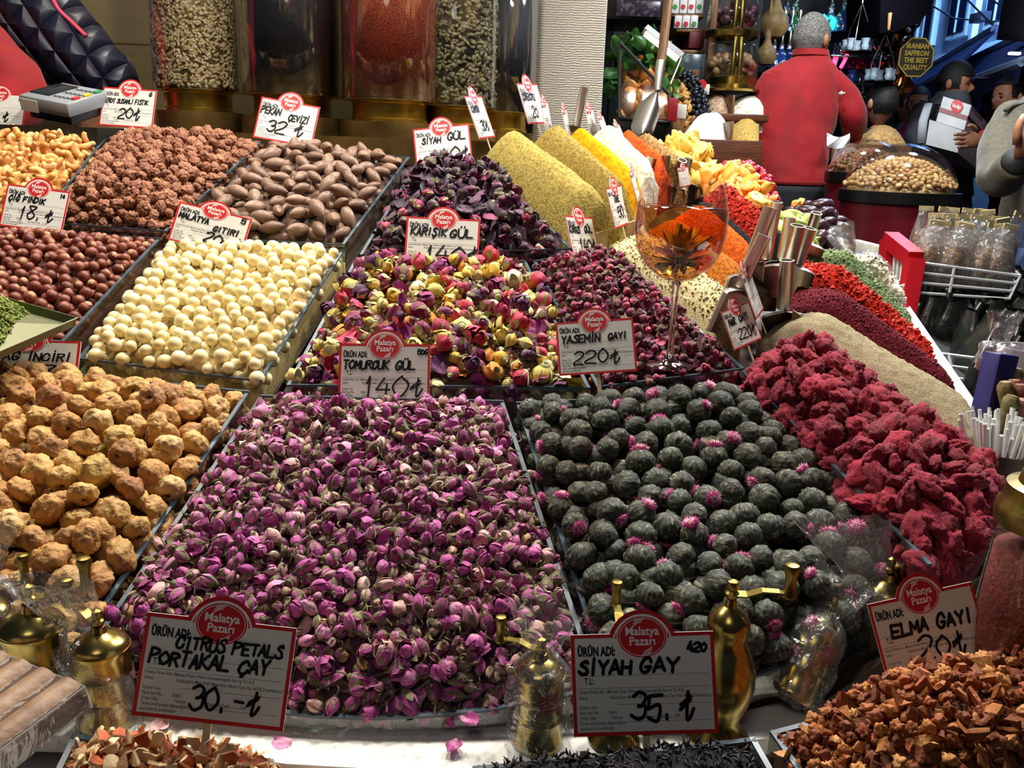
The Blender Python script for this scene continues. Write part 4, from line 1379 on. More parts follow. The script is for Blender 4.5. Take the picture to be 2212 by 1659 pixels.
card((1142, 268), (1184, 266), (1130, 184), 2.3, 'price card beside the last black jar, above the olive powders', [('ÇÖREKOTU', .06, .40, .11, .03, .9), ('20', .36, .12, .17, .03, 1.1)], W=.11, yaw=1, seed=17)
card((1587, 757), (1646, 731), (1572, 672), 1.40, 'crumpled price card reading nar cayi at 220 lira, before the scoops', [('NAR', .12, .40, .1, .028), ('ÇAYI', .48, .42, .1, .028, 1.1), ('220₺', .3, .12, .18, .022, 1.1)], W=.085, yaw=1, seed=18)
card((1634, 690), (1650, 668), (1607, 592), 1.44, 'price card turned away behind the nar cayi card', [], W=.08, yaw=1, seed=19)
card((1180, 285), (1195, 283), (1173, 225), 2.25, 'edge-on price card beside the last jar, before the red powder', [], W=.11, yaw=1, seed=20)
card((1226, 298), (1236, 296), (1217, 240), 2.25, 'edge-on price card at the head of the turmeric', [], W=.11, yaw=1, seed=21)
card((1276, 296), (1292, 296), (1270, 238), 2.3, 'pinkish price card standing in the white powder', [], W=.11, yaw=1, seed=22)
card((1308, 302), (1320, 302), (1294, 252), 2.3, 'edge-on price card at the head of the orange powder', [], W=.11, yaw=1, seed=23)
card((1344, 310), (1356, 312), (1328, 268), 2.35, 'edge-on price card at the head of the tan spice', [], W=.11, yaw=1, seed=24)
card((1378, 438), (1390, 428), (1364, 375), 1.85, 'clear-topped price card leaning in the turmeric', [], W=.10, yaw=1, seed=25)
card((1470, 404), (1492, 400), (1470, 368), 1.8, 'small price card hidden by the wine glass rim', [], W=.09, yaw=1, seed=26)
# ------------------------------------------------------------------ wine glass of blooming tea
def wine_glass():
    foot = P(1446, 790, 1.33)
    z = 1.33
    s = z / FPX
    H = (793 - 405) * s * 1.02
    base_v = 790
    def hz(v): return (base_v - v) * s * 1.02
    R = 96 * s
    root = empty('wine_glass', foot, label='tall wine glass of amber blooming tea standing on the crimson roses', cat='glass')
    prof = [(R * .52, 0), (R * .50, .002), (R * .22, .006), (R * .09, .014), (R * .07, .03), (R * .065, hz(660)), (R * .085, hz(625)), (R * .12, hz(612)),
            (R * .42, hz(602)), (R * .72, hz(578)), (R * .92, hz(545)), (R * 1.0, hz(508)), (R * .985, hz(470)), (R * .93, hz(438)), (R * .855, hz(410)), (R * .845, hz(405))]
    mb = MB(); mb.lathe([(0.0002, 0)] + prof[:3] + prof[3:], 48, cap=False)
    gm = film('thin_glass', (.97, .97, .97), .16, .03)
    bowl = mb.build('glass_bowl', gm, root, True)
    st = MB(); st.lathe([(R * .085, .012), (R * .062, .03), (R * .058, hz(660)), (R * .078, hz(622)), (R * .1, hz(611))], 20)
    st.build('stem', mat('glass_stem', '#ffffff', .03, trans=1.0, ior=1.45), root, True)
    lq = MB()
    k = .975
    lq.lathe([(R * .06, hz(610)), (R * .42 * k, hz(600)), (R * .72 * k, hz(576)), (R * .92 * k, hz(544)), (R * 1.0 * k, hz(508)), (R * .985 * k, hz(470)), (R * .965 * k, hz(458))], 48)
    m = film('amber_tea', (.84, .53, .18), .10, .02)
    lq.build('tea', m, root, True)
    rs = random.Random(4)
    bl = MB()
    c0 = Vector((0, 0, hz(575)))
    for i in range(120):
        a = rs.uniform(0, 2 * PI); el = rs.uniform(-.1, 1.45)
        d = Vector((math.cos(a) * math.cos(el), math.sin(a) * math.cos(el), math.sin(el)))
        L = R * rs.uniform(.55, .95)
        side = Vector((-math.sin(a), math.cos(a), rs.uniform(-.4, .4))).normalized()
        bend = Vector((rs.uniform(-1, 1), rs.uniform(-1, 1), rs.uniform(-.9, .3))) * R * .3
        w = R * rs.uniform(.03, .11)
        bl.sheet(lambda a_, b_, d=d, L=L, side=side, w=w, bend=bend: c0 + d * L * b_ + bend * b_ * b_ + side * w * (a_ - .5) * 2 * math.sin(PI * min(1, .1 + .9 * (1 - b_))) , 2, 6)
    # keep the leaves inside the bowl
    for q in bl.v:
        t = max(0, min(1, (q.z - hz(603)) / (hz(545) - hz(603))))
        rm = R * (.35 + .55 * t) * .9
        r = math.hypot(q.x, q.y)
        if r > rm: q.x *= rm / r; q.y *= rm / r
        q.z = min(max(q.z, hz(599)), hz(462))
    bl.build('tea_bloom', mat('steeped_leaf', '#c8a440', .5, var='#7a6420', scale=60), root, True, fix=False)
    # clear label disc lying in the mouth of the glass
    return root


wine_glass()

# ------------------------------------------------------------------ tall jars on their plinth
def jar(u, v, z, w, label, content, lbl2, name2, cat2, mats, fill=.62, seeds=None, top=.62):
    f = P(u, v, z)
    R = w * z / FPX / 2
    c = f + Vector((0, R, 0))
    root = empty('acrylic_jar', c, label=label, cat='jar', group='tall clear jars on the brass plinth')
    b = MB(); b.lathe([(R * .80, 0), (R * .80, .008), (R * .77, .012), (R * .77, .05), (R * .80, .054), (R * .80, .058)], 48)
    b.build('brass_base', mat('gold_base', '#c9a648', .30, 1.0, var='#a88430', scale=20, bump=.1, bscale=40), root, 40)
    t = MB(); t.lathe([(R * .985, .058), (R, .060), (R, top), (R * .97, top), (R * .97, .064)], 56, cap=False)
    t.build('acrylic_tube', film('acrylic', (.96, .97, .97), .12, .05), root, True)
    ft = MB(); ft.lathe([(R * .80, .058), (R * .985, .0585), (R * .985, .062), (.001, .063)], 48)
    ft.build('jar_floor', BRASS, root, 40)
    li = MB(); li.lathe([(R * 1.03, top), (R * 1.03, top + .03), (R * .5, top + .05), (R * .06, top + .06), (R * .09, top + .085), (.001, top + .09)], 40)
    li.build('brass_lid', BRASS, root, 40)
    cm = MB(); Rc = R * (.955 if not seeds else .93)
    cm.lathe([(.001, .065), (Rc, .065), (Rc, fill), (Rc * .5, fill + .02), (.001, fill + .025)], 64)
    me = cm.mesh('c', mats[0])
    T_ = Matrix.Translation(c)
    items = [(me, T_, .5)]
    if seeds:
        S, n, el = seeds
        rs = np.random.RandomState(int(u))
        pr = [MB().blob((0, 0, 0), (S * el, S * .6, S * .35), 1).mesh('s', mats[1]) for _ in range(1)]
        for i in range(n):
            a = rs.uniform(PI * .98, PI * 2.02); zz = rs.uniform(.067, fill)
            p_ = c + Vector((math.cos(a) * (R * .94), math.sin(a) * (R * .94), zz))
            nn = Vector((math.cos(a), math.sin(a), 0)); tt = Vector((-nn.y, nn.x, 0)); an = rs.uniform(0, PI)
            x = tt * math.cos(an) + Vector((0, 0, 1)) * math.sin(an); zz_ = (nn + Vector(rs.normal(size=3)) * .35).normalized(); y = zz_.cross(x).normalized(); x = y.cross(zz_)
            M = (Matrix((x, y, zz_)).transposed() * float(rs.uniform(.8, 1.15))).to_4x4(); M.translation = p_
            items.append((pr[0], M, rs.uniform()))
    o = add_obj(name2, merge(name2, items)); tag(o, lbl2, cat2, None, 'stuff')
    return c, R


JZ = {}
seedm = mat('melon_seed', ['#c9b083', '#d8c296', '#b59a6c', '#cdb688', '#a88c60'], .5)
cardm = mat('cardamom_pod', ['#6b6346', '#7c7452', '#57502f', '#867c58', '#4c4630'], .6)
J_ = [
    jar(397, 238, 2.50, 189, 'leftmost tall clear jar, filled with pale seeds', 0, 'pale beige seeds inside the leftmost jar', 'melon_seeds', 'seeds', [mat('seed_bed', '#8d764f', .8, bump=.6, bscale=200), seedm], seeds=(.0085, 3000, 1.15)),
    jar(606, 250, 2.44, 221, 'tall clear jar of black seed between the pale seeds and red pepper', 0, 'fine black seed inside the second jar', 'black_seeds', 'seeds', [mat('black_seed', '#15151a', .55, var='#26262c', scale=400, bump=.5, bscale=500)]),
    jar(826, 262, 2.40, 218, 'tall clear jar of red-orange pepper in the middle of the row', 0, 'orange-red crushed pepper inside the third jar', 'crushed_pepper', 'spice', [mat('crushed_pepper', '#b04416', .7, var='#702008', scale=260, bump=.6, bscale=300, contrast=(.4, .6))]),
    jar(975, 274, 2.52, 186, 'tall clear jar of grey-green pods beside the red pepper', 0, 'grey-green pods inside the fourth jar', 'cardamom_pods', 'spice', [mat('pod_bed', '#3a3422', .8, bump=.6, bscale=150), cardm], seeds=(.0105, 1800, 1.2)),
    jar(1068, 284, 2.68, 176, 'rightmost tall clear jar, black contents below a clear upper part', 0, 'black seed inside the rightmost jar', 'black_seeds', 'seeds', [MATS['black_seed']], fill=.42),
]
pl = MB()
a_, b_ = P(318, 246, 2.46), P(1150, 296, 2.46)
zt = min(c.z for c, R in J_)
for c, R in J_:                    # one step of the plinth under each jar
    pl.lathe([(R * 1.02, zt - .06), (R * 1.02, c.z)], 40, origin=(c.x, c.y, 0))
pl.hexa([Vector((a_.x - .05, 2.30, zt - .10)), Vector((b_.x + .12, 2.30, zt - .10)), Vector((b_.x + .12, 2.95, zt - .10)), Vector((a_.x - .05, 2.95, zt - .10)),
         Vector((a_.x - .05, 2.30, zt - .035)), Vector((b_.x + .12, 2.30, zt - .035)), Vector((b_.x + .12, 2.95, zt - .035)), Vector((a_.x - .05, 2.95, zt - .035))])
po = pl.build('jar_plinth', mat('plinth_brass', '#8d7140', .35, .8, var='#5b4626', scale=10), smooth=30)
tag(po, 'dull brass plinth along the back that carries the tall jars', 'plinth')
w_ = MB(); xl_ = a_.x - .05; xr_ = b_.x + .12
w_.hexa([Vector((xl_, 2.42, .02)), Vector((xr_, 2.42, .02)), Vector((xr_, 2.95, .02)), Vector((xl_, 2.95, .02)),
         Vector((xl_, 2.42, zt - .10)), Vector((xr_, 2.42, zt - .10)), Vector((xr_, 2.95, zt - .10)), Vector((xl_, 2.95, zt - .10))])
w_.build('plinth_panel', mat('plinth_wood', '#5a4730', .5, var='#3e3020', scale=8, stretch=(1, 1, 10)), po, smooth=False)

# ------------------------------------------------------------------ card terminal
def terminal():
    A, B, C_ = P(36, 203, 2.10), P(145, 224, 2.07), P(84, 167, 2.24)
    x = (B - A); L = x.length; x.normalize(); y = C_ - A; y = y - x * y.dot(x); D = y.length; y.normalize(); z = x.cross(y)
    M = Matrix.Translation(A) @ Matrix((x, y, z)).transposed().to_4x4()
    mb = MB(); mb.bbox((L / 2, D / 2, -.018), (L, D, .036), .008)
    o = mb.build('card_terminal', mat('terminal_grey', '#85888c', .35), smooth=40); o.matrix_basis = M
    tag(o, 'grey card payment terminal lying at the back left with screen and keys', 'card terminal')
    s = MB(); s.bbox((L * .27, D * .52, .001), (L * .40, D * .66, .004), .002); s.build('screen', mat('terminal_screen', '#23262c', .15), o)
    sh = MB(); sh.bbox((L * .5, D / 2, -.045), (L * .86, D * .8, .025), .006); sh.build('base_shell', mat('terminal_dark', '#2b2a2c', .5), o)
    for r in range(3):
        for c in range(5):
            k = MB(); k.bbox((L * (.58 + .085 * c), D * (.28 + .25 * r), .002), (L * .062, D * .15, .006), .0015)
            col = {(0, 4): ('key_red', '#c02a2a'), (1, 4): ('key_yellow', '#d9b52a'), (2, 4): ('key_green', '#2a8a4a')}.get((r, c), ('key_grey', '#8d9196'))
            k.build('key', mat(*col, .4), o)
    st = MB(); st.box((L * .22, -.001, -.022), (L * .34, .002, .028)); st.build('sticker', mat('terminal_sticker', '#d8d2c4', .5), o, smooth=False)
    return o


terminal()
q_ = P(60, 262, 2.12)
t = MB(); t.box((-1.42, 2.30, q_.z / 2 - .005), (.86, .34, q_.z - .01))
tag(t.build('back_shelf', mat('shelf_black', '#15130f', .5), smooth=False), 'dark shelf block that the card terminal lies on', 'shelf')

# ------------------------------------------------------------------ steel tray of green crumbs at the left edge
A, B, C_, D_ = P(-140, 690, 1.22), P(-60, 640, 1.36), P(160, 702, 1.36), P(-30, 785, 1.20)
sm = MB()
n = (B - A).cross(D_ - A).normalized(); n = n if n.z > 0 else -n
dn = -n * .004
sm.hexa([A + dn, D_ + dn, C_ + dn, B + dn, A, D_, C_, B])
for p0, p1 in ((A, D_), (D_, C_), (C_, B)):
    w = (A + C_) / 2 - (p0 + p1) / 2; w = w.normalized() * .002
    sm.hexa([p0, p1, p1 + w, p0 + w, p0 + n * .014, p1 + n * .014, p1 + w + n * .014, p0 + w + n * .014])
so = sm.build('steel_tray', mat('tray_steel', '#6c6c50', .5, .6), smooth=False)
tag(so, 'flat steel tray of ground green nuts jutting in over the figs', 'tray')
pp = Patch(B, P(70, 676, 1.36), P(0, 742, 1.24), A, H=.030, drop=0, ea=.5, eb=.4, seed=3, lump=.1)
cm_ = [shard_mesh('crumb', k, .0042, .003, [mat('pistachio_crumb', ['#5c6a22', '#74822e', '#46521a', '#8a9440', '#6a5a2a'], .8)]) for k in range(4)]
rs_ = np.random.RandomState(9)
pos_, _, _ = scatter(pp, .0045, 5000, rs_, .0)
it_ = [(grid_mesh(pp, 24, 24, -.001, mat('pistachio_bed', '#55621f', .9, bump=.6, bscale=200), .001, 1, .004), Matrix.Identity(4), .4)]
for q in pos_:
    M = (rand_rot(rs_) * rs_.uniform(.6, 1.3)).to_4x4(); M.translation = Vector(q); it_.append((cm_[rs_.randint(4)], M, rs_.uniform()))
tag(add_obj('ground_pistachio', merge('ground_pistachio', it_)), 'ground green pistachio heaped on the steel tray at the edge', 'nut', None, 'stuff')

# ------------------------------------------------------------------ brass mills
def mill_meshes():
    out = {}
    for kind in ('plain', 'vase'):
        R = .0275
        b = MB()
        if kind == 'plain':
            b.lathe([(R * .98, 0), (R * 1.04, .003), (R * 1.04, .008), (R * .98, .011), (R * .98, .034), (R * 1.01, .036), (R * .98, .038), (R * .98, .060), (R * 1.01, .062), (R * .98, .064), (R * .98, .084), (R * 1.03, .087), (R * 1.03, .091), (R * .9, .091)], 40)
        else:
            b.lathe([(R * .95, 0), (R * 1.0, .004), (R * .72, .014), (R * .62, .022), (R * .86, .04), (R * 1.0, .058), (R * .96, .076), (R * .72, .094), (R * .58, .104), (R * .66, .112), (R * .66, .118), (R * .5, .118)], 40)
        h = .091 if kind == 'plain' else .118
        k = 1 if kind == 'plain' else .66
        lid = MB(); lid.lathe([(R * 1.0 * k, h), (R * 1.0 * k, h + .002), (R * .85 * k, h + .008), (R * .5 * k, h + .014), (R * .28 * k, h + .0165), (R * .24 * k, h + .024), (R * .12, h + .025)], 36)
        nb = MB(); nb.lathe([(.0055, h + .026), (.006, h + .030), (.004, h + .032), (.0055, h + .036), (.0045, h + .041), (.0005, h + .043)], 16)
        ar = MB()
        pts = [(0, 0, h + .028), (.012, 0, h + .0285), (.024, 0, h + .034), (.038, 0, h + .0345), (.048, 0, h + .031)]
        for i in range(len(pts) - 1):
            p0, p1 = Vector(pts[i]), Vector(pts[i + 1]); w = Vector((0, .0055 - .0008 * i, 0)); t_ = Vector((0, 0, .0016))
            ar.hexa([p0 - w, p1 - w, p1 + w, p0 + w, p0 - w + t_, p1 - w + t_, p1 + w + t_, p0 + w + t_])
        kn = MB(); kn.lathe([(.0062, h + .0315), (.0066, h + .034), (.0045, h + .038), (.005, h + .052), (.0068, h + .058), (.0055, h + .062), (.002, h + .063)], 18, origin=(.046, 0, 0))
        out[kind] = (b.mesh('brass_mill', BRASS, 40), [('lid', lid.mesh('lid', BRASS, 40)), ('cap_nut', nb.mesh('cap_nut', BRASSD, 40)), ('crank_arm', ar.mesh('crank_arm', BRASSD, 30)), ('crank_knob', kn.mesh('crank_knob', BRASSD, 40))])
    return out


MILL = mill_meshes()


def mill(kind, base, s, turn, label, axis=(0, 0, 1), hs=1.0, sticker=False):
    me, kids = MILL[kind]
    R = Vector((0, 0, 1)).rotation_difference(Vector(axis).normalized()).to_matrix().to_4x4()
    M = Matrix.Translation(base) @ R @ Matrix.Rotation(turn, 4, 'Z') @ Matrix.Diagonal((s, s, s * hs, 1))
    o = add_obj('brass_mill', me, None, M)
    for n_, m_ in kids: add_obj(n_, m_, o)
    if sticker:
        sb = MB(); sb.sheet(lambda a, b: Vector((.0276 * math.cos((a - .5) * 1.0 - PI / 2 - turn + .5), .0276 * math.sin((a - .5) * 1.0 - PI / 2 - turn + .5), .056 + .022 * b)), 8, 3)
        sb.build('sticker', mat('mill_sticker', '#8d1620', .4), o, fix=False)
    return tag(o, label, 'pepper mill')


CB = film('cellophane', (.97, .97, .98), .10, .10, haze=.05, bump=1.0, bscale=45)


def bag(base, h, r, label, axis=(0, 0, 1), seed=0, neck=.62, flare=1.0, name='cellophane_bag', skew=(0, 0)):
    """clear crinkled bag drawn together above what it wraps"""
    rs = random.Random(seed); o_ = (rs.uniform(0, 9), rs.uniform(0, 9), 0)
    mb = MB()

    def fn(a, b):
        an = a * 2 * PI
        if b < neck: t = b / neck; rr = r * (1.12 - .05 * t) * (1 if t < .8 else 1 - .55 * ((t - .8) / .2) ** 1.3)
        else: t = (b - neck) / (1 - neck); rr = r * (.5 + .7 * t * flare) * (1 + .35 * math.sin(an * 2 + seed))
        q = Vector((math.cos(an), math.sin(an), b * 2.2))
        rr *= 1 + .16 * mnoise.noise(q * 2.2 + Vector(o_)) + .09 * mnoise.noise(q * 6 + Vector(o_))
        k = b * b
        return Vector((rr * math.cos(an) + skew[0] * k, rr * math.sin(an) * (1 if b < neck else .55) + skew[1] * k, b * h + .006 * mnoise.noise(q * 4)))
    mb.sheet(fn, 40, 28)
    R = Vector(axis).normalized().to_track_quat('Z', 'Y').to_matrix().to_4x4()
    o = mb.build(name, CB, None, True, fix=False)
    o.matrix_basis = Matrix.Translation(base) @ R
    return tag(o, label, 'plastic bag')


LZ = .6
g1 = PH(92, 1545, LZ); mill('plain', g1, 1.18, .35, 'brass mill with the crank swung towards the figs, behind the sweets box', hs=.98)
g2 = PH(232, 1560, LZ); mill('plain', g2, 1.05, 2.6, 'brass mill in a bag tucked behind the citrus price card', hs=.95)
bag(g2, .165, .032, 'clear bag round the mill behind the citrus price card', seed=2, neck=.62, skew=(.05, .0))
g0 = PH(-10, 1500, LZ); mill('plain', g0, 1.0, .1, 'brass mill in a bag cut off at the lower left edge', hs=1.1)
bag(g0, .20, .034, 'clear bag round the mill cut off at the lower left edge', seed=3, neck=.7)
g3 = PH(1160, 1603, LZ); mill('plain', g3, .94, 2.95, 'brass mill in a knotted bag before the rosebuds, left of the siyah cay card', hs=.98, sticker=True)
bag(g3, .155, .030, 'knotted clear bag round the mill before the rosebuds', seed=4, neck=.66, flare=1.1)
g4 = PH(1548, 1592, LZ); mill('vase', g4, 1.22, -.15, 'bellied brass mill behind the siyah cay card, crank out to the side', hs=.95)
g8 = PH(1325, 1600, LZ); mill('vase', g8, 1.0, 1.6, 'brass mill almost hidden behind the siyah cay card', hs=.9)
g5 = PH(1700, 1535, LZ); a5 = (P(1785, 1400, .905) - P(1702, 1530, .905)).normalized(); a5 = Vector((a5.x, a5.y + .25, a5.z))
mill('plain', g5 + Vector((0, 0, .016)), .95, 1.2, 'brass mill leaning over in its bag before the tea balls', axis=a5, hs=1.0, sticker=True)
bag(g5 + Vector((0, 0, .016)) - a5.normalized() * .008, .165, .031, 'clear bag round the leaning mill before the tea balls', axis=a5, seed=6, neck=.68, flare=.9)
g6 = PH(1888, 1452, LZ); mill('plain', g6, 1.0, .8, 'brass mill in a bag behind the elma cayi card', hs=1.15)
bag(g6, .21, .031, 'clear bag round the mill behind the elma cayi card', seed=7, neck=.6, flare=1.3, skew=(.08, .03))
g7 = PH(2122, 1310, LZ); mill('plain', g7, .95, 2.0, 'small brass mill beside the tall lidded spice jar', hs=1.1)
bag(g7, .17, .030, 'clear bag round the small mill beside the lidded spice jar', seed=8, neck=.7)

# ------------------------------------------------------------------ lidded jar of dark red spice at the right edge
c = P(2228, 1420, .93)
root = empty('spice_jar', c, label='clear jar of dark red spice with a domed brass lid, cut by the edge', cat='jar')
s_ = .93 / FPX * 1.02
hz = lambda v: (1420 - v) * s_
R_ = 122 * s_
t = MB(); t.lathe([(R_ * .9, -.03), (R_ * 1.02, 0), (R_, hz(1300)), (R_ * .93, hz(1180)), (R_ * .86, hz(1125)), (R_ * .86, hz(1110))], 48, cap=False)
t.build('jar_glass', film('jar_film', (.95, .95, .95), .05, .04), root, True)
t = MB(); t.lathe([(R_ * .97, hz(1122)), (R_ * .985, hz(1105)), (R_ * .97, hz(1085)), (R_ * .90, hz(1075)), (R_ * .87, hz(1040)), (R_ * .70, hz(1035)), (R_ * .66, hz(1012)), (R_ * .45, hz(988)), (R_ * .15, hz(978)), (.0005, hz(977))], 48)
t.build('brass_lid', BRASSD, root, 40)
t = MB(); t.lathe([(.001, -.03), (R_ * .86, -.028), (R_ * .97, .002), (R_ * .95, hz(1300)), (R_ * .88, hz(1180)), (.001, hz(1165))], 48)
o = t.build('spice_filling', mat('dark_red_spice', '#4a120c', .8, var='#6e2414', scale=160, bump=.8, bscale=220), None, True); o.location = c
tag(o, 'dark red spice filling the lidded jar at the edge', 'spice', None, 'stuff')
# base stand of the jar on the ledge
t = MB(); t.lathe([(R_ * .95, LZ - c.z), (R_ * .95, -.03)], 32); t.build('jar_foot', BRASSD, root, 40)

# ------------------------------------------------------------------ things standing at the end of the white rim
c = P(2196, 1000, 1.30)
t = MB(); t.lathe([(.030, -.02), (.030, 0), (.024, .006), (.021, .012), (.016, .02), (.014, .03), (.017, .033), (.017, .045), (.013, .048), (.001, .052)], 28)
o = t.build('brass_finial', BRASS, None, 40); o.location = c
tag(o, 'top of an engraved brass mill between the straws and the domed lid', 'pepper mill')
t = MB(); t.lathe([(.026, -.16), (.030, -.02)], 24); t.build('mill_body', BRASSD, o, 40)
# straws in a brown tub
sc_ = P(2172, 968, 1.28)
t = MB(); t.lathe([(.038, -.16), (.045, -.06), (.052, 0), (.049, 0), (.040, -.06), (.001, -.10)], 32)
o = t.build('straw_tub', mat('brown_tub', '#4a3524', .4, var='#2e2016', scale=30), None, 40); o.location = sc_
tag(o, 'brown tub packed with white straws at the end of the white rim', 'tub')
rs = random.Random(12)
sw = []
for k in range(3):
    t = MB(); t.lathe([(.0026, 0), (.0026, .12), (.0019, .12), (.0019, .02), (.0001, .02)], 8); sw.append(t.mesh('straw', mat('white_straw', '#d9d9d6', .35), 40))
for i in range(75):
    r = .036 * math.sqrt(rs.random()); a = rs.uniform(0, 2 * PI)
    d = Vector((math.cos(a) * r * 9 + rs.uniform(-.1, .1), math.sin(a) * r * 9 + rs.uniform(-.1, .1), 1)).normalized()
    M = Matrix.Translation(sc_ + Vector((math.cos(a) * r * .75, math.sin(a) * r * .75, -.075 + rs.uniform(-.012, .012)))) @ d.to_track_quat('Z', 'Y').to_matrix().to_4x4()
    tag(add_obj('straw', sw[i % 3], None, M), 'thin white straw in the brown tub at the end of the rim', 'straw', 'white straws in the brown tub')
# wooden honey spoons behind
for i, (u, v, z, col) in enumerate(((2172, 842, 1.36, '#8a7a4a'), (2190, 838, 1.38, '#8d4a40'), (2182, 872, 1.33, '#7d7646'), (2205, 848, 1.36, '#7a3a34'), (2206, 880, 1.34, '#9a6a52'), (2192, 812, 1.42, '#7d7a4e'))):
    p = P(u, v, z)
    t = MB(); t.lathe([(.0001, .014), (.008, .013), (.012, .006), (.0125, 0), (.010, -.012), (.0065, -.03), (.0055, -.12), (.0001, -.12)], 16)
    o = t.build('dried_pod', mat('pod_%d' % i, col, .7, var='#5a4428', scale=120, bump=.4, bscale=200), None, 45); o.location = p; o.rotation_euler = (rs.uniform(-.2, .2), rs.uniform(-.25, .25), 0)
    tag(o, ['olive dried pod on a stalk, left of the pair above the straws', 'reddish pod on a stalk beside the olive one', 'lower olive pod rising out of the straws', 'reddish pod at the very edge of the photo', 'pinkish pod low at the edge above the brass mill', 'topmost olive pod before the white tub'][i], 'dried pod')
p = P(2136, 885, 1.42); o = MB()
o.bbox((0, 0, .035), (.052, .03, .115), .003)
o = o.build('tea_box', mat('purple_carton', '#3a3478', .4, var='#2c2860', scale=12), None, 40); o.location = p; o.rotation_euler = (-.05, .16, .5)
tag(o, 'dark purple carton standing at the end of the white rim', 'carton')
p = P(2205, 832, 1.50); t = MB(); t.lathe([(.040, -.03), (.043, .03), (.045, .066), (.042, .066), (.040, .0), (.001, -.02)], 36)
o = t.build('plastic_tub', mat('frosted_plastic', '#d8cfd2', .3, trans=.35, alpha=1), None, 40); o.location = p
tag(o, 'frosted white plastic tub with pink print at the edge above the straws', 'tub')
t = MB(); t.lathe([(.0435, -.01), (.0445, .025)], 36, cap=False); t.build('pink_print', mat('tub_pink', '#c8508a', .4), o, True)
bag(P(2150, 800, 1.48), .10, .028, 'pinkish crumpled plastic bag between the carton and the tub', seed=11, neck=.5)
# dark stand that these things stand on
t = MB(); tp = [P(2118, 985, 1.30), P(2160, 880, 1.46), P(2330, 880, 1.5), P(2330, 1010, 1.25)]
zz_ = min(p.z for p in tp) - .10
t.prism([Vector((p.x, p.y, .02)) for p in tp], (0, 0, zz_ - .02))
tag(t.build('side_stand', mat('dark_stand', '#3a322c', .5, var='#28221e', scale=20), smooth=False), 'dark stand under the straws and tubs beside the white rim', 'stand')

# ------------------------------------------------------------------ box of sweets at the lower left
def sweets():
    C0 = P(183, 1483, .76); E1 = P(-60, 1385, .86); E2 = P(-40, 1652, .68)
    e1 = E1 - C0; e2 = E2 - C0
    e2 = e2 - e1.normalized() * e2.dot(e1.normalized()) * .0
    n = e1.cross(e2).normalized(); n = n if n.z > 0 else -n
    h = (P(196, 1537, .76) - C0).length
    dn = -n * h
    sh = MB()
    sh.hexa([C0 + dn, C0 + e1 + dn, C0 + e1 + e2 + dn, C0 + e2 + dn, C0, C0 + e1, C0 + e1 + e2, C0 + e2])
    o = sh.build('sweets_box', film('box_film', (.95, .95, .96), .16, .06, haze=.03, bump=.25, bscale=25), smooth=False)
    tag(o, 'clear plastic box of brown sweet rolls at the lower left corner', 'box')
    ed = MB()
    P8 = [C0, C0 + e1, C0 + e1 + e2, C0 + e2]
    for i in range(4):
        ed.tube([P8[i], P8[(i + 1) % 4]], .0007, 5); ed.tube([P8[i], P8[i] + dn], .0007, 5)
    ed.build('box_edges', film('edge_film', (.8, .8, .85), .5, .1, haze=.25), o, False)
    m = mat('sweet_roll', ['#7c5a42', '#86644a', '#70503a'], .5, var='#9c7c60', scale=40, bump=.3, bscale=120)
    k = 5
    for i in range(k):
        c = C0 + e1 * ((i + .5) / k) + dn * .5
        r = e1.length / k / 2 * .93
        t = MB()
        pts = [c + e2 * s for s in (.02, .35, .65, .98)]
        t.tube(pts, [r] * 4, 18)
        ax = e2.normalized()
        q = t.build('sweet_roll', m, None, 40)
        tag(q, 'brown sweet roll lying inside the clear box', 'sweet', 'sweet rolls in the clear box')
    return o


sweets()
# stray petals
for i, (u, v, h) in enumerate(((345, 1568, .605), (608, 1610, .64), (980, 1616, .605), (1015, 1560, .63))):
    me = petal_mesh('stray_petal', 200 + i, .02, BUDM)
    M = Matrix.Translation(PH(u, v, h)) @ Matrix.Rotation(i * 1.3, 4, 'Z')
    tag(add_obj('stray_petal', me, None, M), ['pink petal fallen below the citrus price card', 'bright pink petal on the rim of the orange peel tray', 'pink petal on the ledge below the rosebud tray', 'petal caught at the front pane of the rosebuds'][i], 'petal')

# ------------------------------------------------------------------ dried fruit beyond the powders
def pile(name, label, cat, group, corners, protos, d, colbed, n_try=1500, H=.04, layers=(-.01, .006), seed=1, limit=300, rot='any', scale=(.85, 1.15), stuff=None, **kw):
    p = Patch(*corners, H=H, drop=.01, ea=.45, eb=.4, seed=seed)
    return heap(name, label, cat, group, p, protos, d, mat('bed_' + name, colbed, .8), stuff or ('heap under the ' + group), n_try, rot=rot, layers=layers, seed=seed, limit=limit, scale=scale, **kw)


PINE = mat('dried_pineapple', ['#e6c25a', '#edd27a', '#d9ad42', '#e8c868'], .45, sss=.1)
MANGO = mat('dried_mango', ['#eda23a', '#f0b458', '#e58f2c', '#f3c878'], .4, sss=.1)
REDB = mat('dried_berry', ['#a81c30', '#8c1426', '#c03046', '#b8243a'], .35)
DATE = mat('date_skin', ['#3c2028', '#4a2830', '#2c161e', '#54303a'], .3, var='#22121a', scale=90)
KIWI = mat('dried_kiwi', ['#a9b85a', '#bcc878', '#94a648'], .5)
slab = lambda nm, k, m, S: lump_mesh(nm, 100 + k, S, .55, 1.3, m, 3, .7, .32)
pile('dried_pineapple', 'yellow dried pineapple piece beyond the tan spice', 'dried fruit', 'dried pineapple pieces', [(1420, 318, 2.5), (1490, 318, 2.6), (1560, 395, 2.35), (1480, 385, 2.2)],
     [one(slab('dried_pineapple', k, PINE, .026)) for k in range(4)], .034, '#a8842c', seed=41, H=.05)
